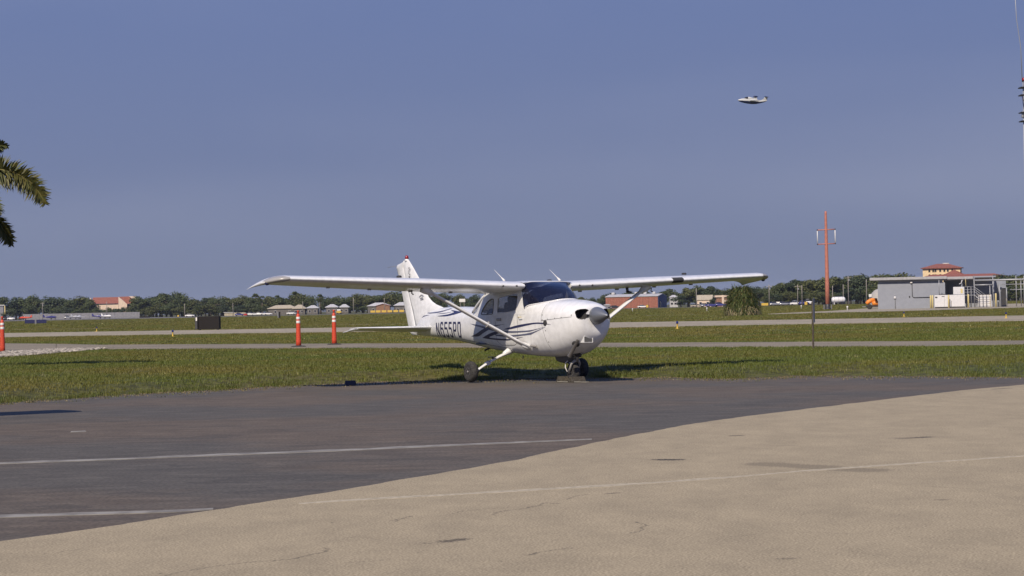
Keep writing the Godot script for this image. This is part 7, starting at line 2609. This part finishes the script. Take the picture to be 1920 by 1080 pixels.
const TREES := [[-285.334, -1210.627, 13.21, 19.382, 6, 0, 0, 0], [-296.774, -1245.98, 12.143, 19.076, 6, 2, 0, 1], [-282.285, -1197.248, 6.77, 11.256, 7, 0, 0, 2], [-277.146, -1213.787, 13.357, 18.211, 4, 2, 0, 0], [-280.554, -1237.12, 11.338, 16.363, 1, 2, 0, 1], [-274.581, -1188.533, 5.719, 11.142, 1, 0, 0, 2], [-265.731, -1205.233, 13.671, 19.042, 2, 0, 1, 0], [-270.204, -1225.087, 13.344, 21.543, 7, 2, 1, 1], [-263.393, -1186.707, 7.965, 13.627, 3, 0, 0, 2], [-252.895, -1197.652, 12.485, 19.695, 5, 2, 1, 0], [-257.222, -1218.287, 10.679, 16.071, 4, 0, 1, 1], [-247.781, -1185.31, 7.412, 13.645, 3, 0, 1, 2], [-246.161, -1190.66, 11.729, 15.724, 3, 2, 1, 0], [-254.795, -1224.223, 10.607, 13.876, 6, 0, 1, 1], [-247.142, -1183.683, 5.275, 11.38, 1, 2, 1, 2], [-239.092, -1187.469, 11.28, 17.566, 2, 0, 1, 0], [-245.504, -1215.586, 10.162, 14.17, 1, 0, 1, 1], [-241.147, -1178.941, 6.316, 10.784, 5, 2, 1, 2], [-234.37, -1190.117, 12.216, 19.066, 1, 1, 1, 0], [-240.126, -1214.533, 11.586, 16.367, 5, 1, 1, 1], [-236.133, -1178.642, 5.213, 11.564, 1, 0, 1, 2], [-228.157, -1179.13, 10.733, 12.745, 6, 0, 2, 0], [-234.128, -1209.871, 9.254, 12.069, 1, 2, 2, 1], [-226.164, -1175, 4.6, 9.664, 1, 2, 2, 2], [-201.697, -1169.95, 11.592, 13.596, 5, 0, 2, 0], [-205.408, -1188.928, 10.919, 17.226, 0, 2, 2, 1], [-202.342, -1175, 4.6, 8.975, 3, 1, 2, 2], [-197.153, -1166.84, 10.052, 14.334, 3, 0, 3, 0], [-200.426, -1198.053, 9.946, 15.576, 3, 0, 3, 1], [-195.253, -1157.821, 4.68, 9.178, 5, 1, 3, 2], [-193.73, -1168.64, 10.563, 12.667, 4, 2, 3, 0], [-199.683, -1198.095, 10.221, 13.825, 4, 2, 3, 1], [-190.247, -1153.024, 5.682, 12.357, 5, 1, 3, 2], [-188.71, -1164.198, 12.44, 17.267, 3, 0, 3, 0], [-193.419, -1181.682, 11.722, 20.447, 4, 0, 3, 1], [-185.426, -1150.005, 7.59, 16.418, 5, 1, 3, 2], [-183.934, -1155.723, 12.857, 16.208, 6, 0, 3, 0], [-186.671, -1187.793, 11.296, 16.198, 3, 0, 3, 1], [-179.138, -1140.026, 6.823, 15.313, 7, 0, 3, 2], [-180.179, -1149.853, 11.896, 14.146, 3, 2, 3, 0], [-186.235, -1186.409, 10.544, 13.846, 1, 1, 3, 1], [-176.104, -1142.118, 5.402, 11.802, 1, 0, 3, 2], [-178.211, -1160.924, 13.202, 15.628, 5, 0, 3, 0], [-179.569, -1181.651, 11.64, 18.88, 4, 1, 3, 1], [-179.608, -1147.75, 7.841, 14.93, 5, 0, 3, 2], [-173.633, -1149.471, 10.632, 15.709, 6, 0, 3, 0], [-181.019, -1176.956, 9.375, 13.299, 2, 0, 3, 1], [-174.058, -1132.162, 5.388, 11.732, 3, 1, 3, 2], [-169.72, -1147.798, 8.855, 12.091, 3, 0, 4, 0], [-170.666, -1181.485, 7.62, 10.355, 5, 0, 4, 1], [-171.296, -1140.919, 3.477, 6.988, 7, 1, 4, 2], [-165.692, -1147.209, 9.052, 14.062, 6, 1, 4, 0], [-169.064, -1181.345, 8.29, 13.406, 5, 0, 4, 1], [-165.624, -1136.409, 4.438, 9.708, 3, 1, 4, 2], [-161.898, -1146.249, 10.096, 14.193, 4, 2, 4, 0], [-163.962, -1176.114, 9.466, 13.21, 1, 0, 4, 1], [-163.286, -1130.519, 6.054, 11.275, 5, 0, 4, 2], [-159.108, -1146.407, 10.321, 11.936, 2, 0, 4, 0], [-163.89, -1177.886, 9.879, 15.136, 6, 0, 4, 1], [-157.698, -1129.139, 6.287, 14.397, 5, 1, 4, 2], [-154.928, -1136.379, 9.072, 12.378, 5, 0, 4, 0], [-158.01, -1167.577, 8.413, 13.685, 5, 2, 4, 1], [-154.942, -1129.363, 3.513, 7.905, 3, 1, 4, 2], [-150.899, -1133.332, 9.255, 12.658, 3, 2, 4, 0], [-154.341, -1162.877, 8.674, 14.24, 0, 1, 4, 1], [-148.492, -1120.11, 5.333, 10.038, 5, 2, 5, 2], [-149.6, -1138.261, 10.087, 14.568, 1, 1, 5, 0], [-157.294, -1174.459, 8.665, 12.398, 7, 2, 4, 1], [-150.145, -1124.964, 5.209, 10.173, 3, 0, 4, 2], [-144.336, -1129.844, 9.661, 13.876, 4, 1, 5, 0], [-145.243, -1164.977, 9.554, 12.117, 0, 0, 5, 1], [-143.69, -1113.793, 3.64, 7.703, 1, 1, 5, 2], [-141.845, -1136.535, 9.363, 11.666, 0, 1, 5, 0], [-141.599, -1157.144, 9.095, 15.322, 0, 0, 5, 1], [-138.839, -1113.445, 5.52, 12.332, 7, 2, 5, 2], [-139.176, -1132.963, 10.404, 15.286, 1, 1, 5, 0], [-138.502, -1155.656, 8.758, 13.986, 6, 0, 5, 1], [-132.732, -1110.96, 5.777, 12.059, 5, 0, 5, 2], [-135.312, -1123.955, 9.45, 13.088, 4, 0, 5, 0], [-139.537, -1152.876, 8.921, 11.994, 3, 2, 5, 1], [-137.726, -1121.988, 4.127, 7.859, 1, 2, 5, 2], [-133.955, -1135.83, 10.87, 18.313, 8, 1, 5, 0], [-135.467, -1156.566, 9.831, 14.839, 3, 1, 5, 1], [-129.754, -1107.321, 4.653, 8.832, 3, 0, 5, 2], [-129.314, -1124.547, 9.606, 12.624, 8, 1, 5, 0], [-135.909, -1152.455, 8.883, 14.302, 3, 2, 5, 1], [-125.748, -1116.191, 4.542, 7.644, 5, 2, 5, 2], [-126.076, -1127.668, 10.109, 11.673, 7, 1, 5, 0], [-128.944, -1156.727, 9.984, 12.561, 3, 0, 5, 1], [-121.109, -1120.103, 9.692, 14.46, 8, 0, 6, 0], [-122.539, -1141.41, 9.551, 12.328, 4, 0, 6, 1], [-117.523, -1117.365, 9.056, 14.184, 6, 0, 6, 0], [-117.029, -1147.461, 7.976, 11.874, 0, 2, 6, 1], [-114.777, -1125.379, 9.314, 15.29, 8, 0, 6, 0], [-116.54, -1143.741, 8.31, 12.562, 7, 0, 6, 1], [-112.148, -1121.172, 11.439, 15.279, 8, 1, 6, 0], [-112.391, -1142.133, 11.194, 16.492, 1, 0, 6, 1], [-108.036, -1121.322, 10.531, 15.327, 5, 1, 6, 0], [-112.965, -1137.665, 10.077, 14.804, 7, 0, 6, 1], [-103.752, -1116.664, 9.32, 11.143, 1, 0, 6, 0], [-108.615, -1142.156, 8.249, 13.224, 3, 2, 6, 1], [-97.766, -1104.735, 9.678, 14.648, 8, 2, 6, 0], [-99.864, -1134.827, 8.779, 12.091, 5, 0, 6, 1], [-93.67, -1104.38, 8.509, 10.269, 2, 2, 7, 0], [-92.912, -1131.911, 8.309, 12.857, 6, 2, 7, 1], [-88.969, -1096.52, 8.915, 11.197, 1, 0, 7, 0], [-93.471, -1130.59, 8.416, 11.411, 2, 0, 7, 1], [-84.677, -1093.205, 8.006, 11.231, 2, 2, 7, 0], [-83.387, -1120.417, 6.967, 10.772, 0, 0, 7, 1], [-81.933, -1092.384, 8.75, 12.203, 4, 0, 7, 0], [-84.536, -1120.958, 7.432, 12.713, 7, 2, 7, 1], [-82.73, -1086.555, 3.958, 8.852, 1, 0, 7, 2], [-78.138, -1088.046, 9.584, 12.856, 5, 1, 7, 0], [-76.782, -1122.468, 8.131, 12.697, 2, 2, 7, 1], [-73.647, -1070.362, 3.631, 6.62, 1, 0, 7, 2], [-75.665, -1098.648, 9.732, 12.746, 5, 1, 7, 0], [-74.117, -1113.739, 9.36, 14.082, 3, 1, 7, 1], [-77.815, -1086.312, 3.732, 6.266, 1, 2, 7, 2], [-70.925, -1087.954, 8.236, 9.686, 4, 1, 8, 0], [-69.774, -1115.617, 7.857, 13.194, 2, 1, 8, 1], [-67.112, -1091.045, 9.244, 13.518, 4, 0, 8, 0], [-68.488, -1116.897, 8.866, 13.535, 4, 1, 8, 1], [-63.074, -1090.647, 10.229, 13.808, 2, 1, 8, 0], [-66.037, -1121.432, 9.066, 12.981, 2, 2, 8, 1], [-59.141, -1092.137, 10.695, 14.857, 5, 0, 8, 0], [-57.219, -1108.449, 9.703, 12.203, 4, 2, 8, 1], [-54.839, -1086.524, 9.5, 13.883, 3, 0, 8, 0], [-53.722, -1110.587, 9.224, 14.107, 5, 0, 8, 1], [-49.317, -1082.332, 9.891, 15.57, 4, 2, 8, 0], [-50.759, -1112.477, 8.447, 12.797, 6, 2, 8, 1], [-45.714, -1065.386, 4.59, 10.41, 1, 0, 8, 2], [-42.778, -1084.859, 9.509, 12.292, 2, 1, 9, 0], [-43.416, -1110.671, 7.97, 10.904, 4, 2, 9, 1], [-41.902, -1069.416, 4.321, 8.798, 7, 0, 9, 2], [-34.469, -1074.739, 9.536, 11.654, 2, 0, 9, 0], [-37.511, -1096.839, 8.931, 13.712, 6, 0, 9, 1], [-33.747, -1066.962, 3.888, 7.021, 5, 0, 9, 2], [-26.616, -1077.022, 8.335, 9.957, 1, 1, 9, 0], [-25.136, -1101.646, 7.909, 12.487, 2, 0, 9, 1], [-25.053, -1055.155, 3.805, 6.453, 5, 0, 9, 2], [-18.69, -1077.03, 8.438, 9.737, 2, 2, 9, 0], [-19.241, -1094.977, 7.305, 10.446, 0, 2, 9, 1], [-19.633, -1062.077, 3.991, 9.073, 5, 0, 9, 2], [-10.605, -1061.202, 7.915, 10.987, 5, 0, 9, 0], [-11.289, -1089.905, 7.634, 11.104, 4, 0, 9, 1], [-14.14, -1057.752, 3.061, 5.386, 3, 0, 9, 2], [10.256, -1064.72, 7.511, 10.714, 1, 0, 10, 0], [8.093, -1085.956, 7.245, 11.957, 1, 1, 10, 1], [8.544, -1045.434, 3.436, 6.381, 5, 1, 10, 2], [25.215, -1035.424, 6.779, 8.013, 3, 2, 10, 0], [24.654, -1069.683, 6.156, 10.369, 4, 0, 10, 1], [22.482, -1028.167, 3.932, 8.48, 5, 2, 10, 2], [32.467, -1023.804, 5.812, 8.854, 7, 1, 10, 0], [32.434, -1050.058, 5.113, 6.392, 7, 0, 10, 1], [28.956, -1005.98, 2.917, 6.298, 1, 0, 10, 2], [37.425, -1022.024, 5.201, 6.486, 1, 2, 10, 0], [37.627, -1037.884, 4.54, 6.365, 5, 0, 10, 1], [38.959, -995.066, 2.97, 6.595, 5, 2, 10, 2], [41.94, -1010, 6.295, 7.581, 0, 0, 11, 0], [44.553, -1040, 5.801, 9.782, 2, 0, 11, 1], [38.979, -991.758, 3.027, 6.796, 3, 0, 10, 2], [46.896, -1010, 7.432, 11.462, 4, 2, 11, 0], [49.636, -1040, 6.138, 8.004, 7, 0, 11, 1], [54.329, -1010, 7.776, 11.759, 1, 0, 11, 0], [57.891, -1040, 6.447, 8.194, 5, 0, 11, 1], [61.762, -1010, 7.872, 10.718, 7, 2, 11, 0], [61.949, -1040, 7.138, 8.978, 5, 0, 11, 1], [69.196, -1010, 7.473, 9.051, 7, 2, 11, 0], [70.743, -1040, 6.773, 9.532, 6, 0, 11, 1], [74.151, -1010, 8.611, 12.857, 6, 0, 11, 0], [78.405, -1040, 7.084, 8.902, 1, 0, 11, 1], [75.168, -930.56, 8.365, 11.501, 6, 1, 12, 0], [78.116, -961.456, 7.081, 10.334, 6, 1, 12, 1], [71.676, -925.062, 5.158, 9.2, 7, 2, 12, 2], [80.029, -934.012, 8.984, 12.218, 1, 0, 12, 0], [80.474, -953.126, 8.442, 12.098, 2, 1, 12, 1], [79.576, -914.611, 3.697, 7.27, 1, 2, 12, 2], [82.364, -909.202, 8.693, 10.169, 0, 2, 12, 0], [83.204, -940.855, 7.846, 12.986, 2, 1, 12, 1], [82.647, -893.246, 3.343, 5.508, 5, 2, 12, 2], [85.561, -907.625, 7.722, 9.382, 2, 2, 12, 0], [88.083, -934.699, 7.287, 12.644, 6, 1, 12, 1], [85.72, -883.242, 3.078, 6.524, 1, 2, 12, 2], [90.523, -901.602, 7.346, 10.7, 1, 0, 12, 0], [91.517, -918.437, 6.757, 11.578, 0, 0, 12, 1], [90.141, -879.994, 3.23, 6.67, 1, 0, 12, 2], [94.483, -876.772, 6.192, 9.854, 2, 1, 13, 0], [97.141, -902.345, 6.11, 8.689, 5, 2, 13, 1], [92.019, -873.125, 3.64, 6.868, 7, 0, 13, 2], [96.834, -859.452, 7.489, 11.731, 1, 2, 13, 0], [101.038, -888.561, 6.682, 10.805, 2, 0, 13, 1], [94.923, -861.004, 3.029, 6.124, 1, 0, 13, 2], [100.611, -855.711, 7.587, 9.417, 2, 0, 13, 0], [104.745, -883.778, 6.676, 10.378, 3, 1, 13, 1], [98.504, -844.975, 3.533, 6.086, 5, 1, 13, 2], [102.259, -843.333, 8.262, 11.739, 6, 0, 13, 0], [105.459, -883.718, 7.386, 10.514, 2, 0, 13, 1], [99.608, -827.234, 4.331, 9.624, 5, 2, 13, 2], [105.678, -849.199, 9.087, 12.781, 3, 1, 13, 0], [107.711, -882.034, 8.07, 12.013, 7, 0, 13, 1], [105.222, -836.04, 4.938, 11.357, 3, 0, 14, 2], [108.262, -849.859, 9.042, 11.328, 0, 1, 14, 0], [109.709, -881.835, 8.857, 13.55, 1, 0, 13, 1], [106.015, -832.439, 5.446, 9.329, 7, 1, 14, 2], [111.16, -843.372, 9.943, 14.449, 6, 2, 14, 0], [116.168, -876.435, 9.746, 13.443, 2, 1, 14, 1], [110.355, -832.212, 5.392, 11.681, 5, 0, 14, 2], [114.018, -843.085, 9.881, 13.181, 3, 1, 14, 0], [118.43, -866.381, 8.575, 12.445, 7, 0, 14, 1], [112.609, -837.257, 5.118, 8.43, 3, 2, 14, 2], [115.462, -841.552, 10.038, 12.403, 7, 1, 14, 0], [116.562, -870.074, 9.884, 16.001, 5, 1, 14, 1], [113.818, -827.296, 4.629, 7.503, 1, 1, 14, 2], [118.538, -841.401, 9.561, 12.386, 4, 0, 14, 0], [124.917, -867.258, 9.064, 14.75, 4, 0, 15, 1], [119.145, -832.554, 4.741, 9.868, 1, 0, 15, 2], [121.199, -841.247, 10.949, 16.797, 3, 1, 15, 0], [127.637, -875.506, 10.082, 15.68, 1, 0, 15, 1], [117.533, -823.983, 5.137, 10.222, 7, 1, 15, 2], [125.39, -852.907, 10.192, 12.747, 7, 1, 15, 0], [128.44, -864.794, 9.324, 14.396, 4, 0, 15, 1], [120.929, -832.038, 5.419, 11.594, 7, 2, 15, 2], [127.108, -843.482, 10.653, 12.951, 1, 0, 15, 0], [130.239, -875.035, 10.48, 14.47, 7, 0, 15, 1], [126.258, -834.06, 4.574, 8.382, 5, 2, 15, 2], [129.994, -842.071, 11.194, 13.438, 4, 0, 15, 0], [130.953, -866.012, 9.518, 12.044, 2, 0, 15, 1], [127.963, -821.841, 6.398, 10.913, 3, 2, 15, 2], [133.039, -841.729, 11.334, 13.342, 5, 1, 16, 0], [136.631, -862.645, 10.44, 13.588, 6, 1, 16, 1], [133.416, -833.788, 5.645, 12.089, 5, 2, 16, 2], [135.164, -835.722, 11.303, 14.204, 4, 2, 16, 0], [139.178, -876.044, 9.849, 14.704, 3, 0, 16, 1], [136.289, -832.156, 5.518, 12.144, 1, 0, 16, 2], [140.022, -846.499, 11.055, 15.345, 1, 1, 16, 0], [142.828, -873.539, 10.67, 14.993, 3, 0, 16, 1], [137.045, -834.25, 6.611, 12.292, 1, 1, 16, 2], [141.047, -840.228, 11.251, 14.024, 4, 0, 16, 0], [146.007, -860.927, 10.455, 13.212, 5, 0, 16, 1], [137.1, -830.083, 4.909, 10.678, 3, 0, 16, 2], [141.953, -833.448, 11.13, 14.931, 4, 1, 16, 0], [150.573, -869.991, 10.771, 13.919, 4, 1, 16, 1], [139.577, -829.409, 4.324, 8.066, 3, 0, 16, 2], [143.694, -834.06, 11.104, 13.838, 6, 0, 16, 0], [151.058, -872.061, 11.12, 14.879, 5, 0, 16, 1], [144.159, -831.081, 5.437, 11.392, 5, 1, 16, 2], [145.507, -833.895, 10.962, 14.653, 1, 0, 16, 0], [148.509, -868.138, 10.499, 14.688, 4, 1, 16, 1], [146.954, -828.538, 5.015, 10.043, 7, 2, 16, 2], [148.151, -839.607, 11.302, 16.511, 5, 1, 16, 0], [151.314, -863.384, 10.067, 16.156, 1, 2, 16, 1], [144.386, -824.369, 4.978, 11.37, 7, 0, 16, 2], [150.384, -840.573, 11.272, 16.667, 1, 1, 16, 0], [155.474, -872.358, 10.277, 13.922, 3, 2, 16, 1], [151.386, -831.14, 6.846, 11.901, 5, 0, 16, 2], [152.898, -845.349, 11.086, 14.109, 3, 2, 16, 0], [158.576, -870.293, 9.438, 14.524, 7, 0, 16, 1], [145.57, -816.974, 6.365, 14.204, 5, 0, 16, 2], [154.829, -846.84, 10.55, 13.408, 5, 1, 16, 0], [159.455, -861.33, 9.088, 13.986, 1, 0, 16, 1], [152.705, -824.438, 4.856, 10.456, 5, 2, 16, 2], [158.848, -830.913, 7.588, 11.391, 0, 0, 17, 0], [163.718, -864.53, 6.757, 10.969, 1, 1, 17, 1], [157.799, -826.329, 3.979, 8.474, 7, 0, 17, 2], [166.884, -830.33, 7.418, 10.424, 1, 0, 17, 0], [173.153, -866.76, 6.605, 9.053, 0, 0, 17, 1], [163.897, -816.661, 3.331, 7.041, 7, 2, 17, 2], [181.462, -841.248, 8.688, 12.546, 2, 0, 17, 0], [185.766, -853.492, 8.083, 12.67, 4, 0, 17, 1], [178.779, -823.423, 3.561, 6.375, 7, 0, 17, 2], [182.96, -824.746, 9.454, 11.053, 6, 1, 17, 0], [190.78, -865.982, 8.843, 13.059, 4, 2, 17, 1], [178.965, -808.732, 3.89, 8.506, 5, 0, 17, 2], [189.147, -838.721, 10.35, 14.962, 6, 2, 17, 0], [190.645, -856.257, 9.893, 14.973, 6, 0, 17, 1], [185.092, -819.172, 4.006, 6.707, 5, 0, 17, 2], [190.258, -832.778, 10.033, 12.167, 5, 2, 17, 0], [197.563, -855.427, 9.1, 13.722, 4, 2, 17, 1], [183.967, -807.46, 5.455, 10.434, 1, 0, 17, 2], [191.424, -828.099, 10.243, 14.272, 3, 0, 17, 0], [196.08, -853.555, 10.046, 13.838, 4, 1, 17, 1], [185.645, -807.207, 3.819, 8.621, 3, 1, 17, 2], [193.116, -822.33, 10.02, 13.578, 0, 1, 17, 0], [200.044, -859.703, 8.729, 11.276, 0, 1, 17, 1], [189.069, -808.036, 5.513, 9.901, 7, 0, 17, 2], [201.447, -834.271, 9.213, 12.167, 0, 2, 17, 0], [206.833, -861.369, 8.168, 12.094, 3, 0, 17, 1], [192.844, -807.103, 4.468, 9.869, 5, 2, 17, 2], [205.815, -823.095, 8.561, 11.934, 5, 0, 17, 0], [215.193, -859.403, 8.424, 14.379, 1, 0, 17, 1], [205.31, -818.172, 4.244, 9.216, 7, 0, 17, 2], [-296.18, -1218.591, 13.172, 16.947, 4, 2, 0, 0], [-298.751, -1239.331, 11.585, 18.002, 4, 1, 0, 1], [-294.644, -1203.946, 6.546, 10.763, 1, 1, 0, 2], [-305.521, -1220.079, 13.668, 19.733, 4, 0, 0, 0], [-306.992, -1237.648, 11.808, 18.25, 7, 0, 0, 1], [-300.888, -1198.516, 8.011, 16.899, 1, 1, 0, 2], [-227.51, -1166.91, 5.123, 5.635, 3, 0, 2, 2], [-225.266, -1167.152, 4.601, 5.061, 5, 0, 2, 2], [-222.613, -1165.257, 5.847, 6.432, 5, 0, 2, 2], [-221.434, -1171.113, 4.77, 5.247, 1, 2, 2, 2], [-218.214, -1166.191, 4.709, 5.18, 7, 0, 2, 2], [-216.291, -1168.165, 5.775, 6.353, 1, 0, 2, 2], [-214.169, -1169.096, 5.312, 5.843, 3, 2, 2, 2], [-211.608, -1167.626, 5.213, 5.734, 7, 2, 2, 2], [-210.095, -1171.97, 5.828, 6.411, 1, 2, 2, 2], [-207.063, -1167.843, 5.432, 5.975, 8, 0, 2, 2], [-204.423, -1165.853, 5.806, 6.387, 1, 0, 2, 2], [-202.304, -1166.829, 5.228, 5.75, 3, 2, 2, 2]]
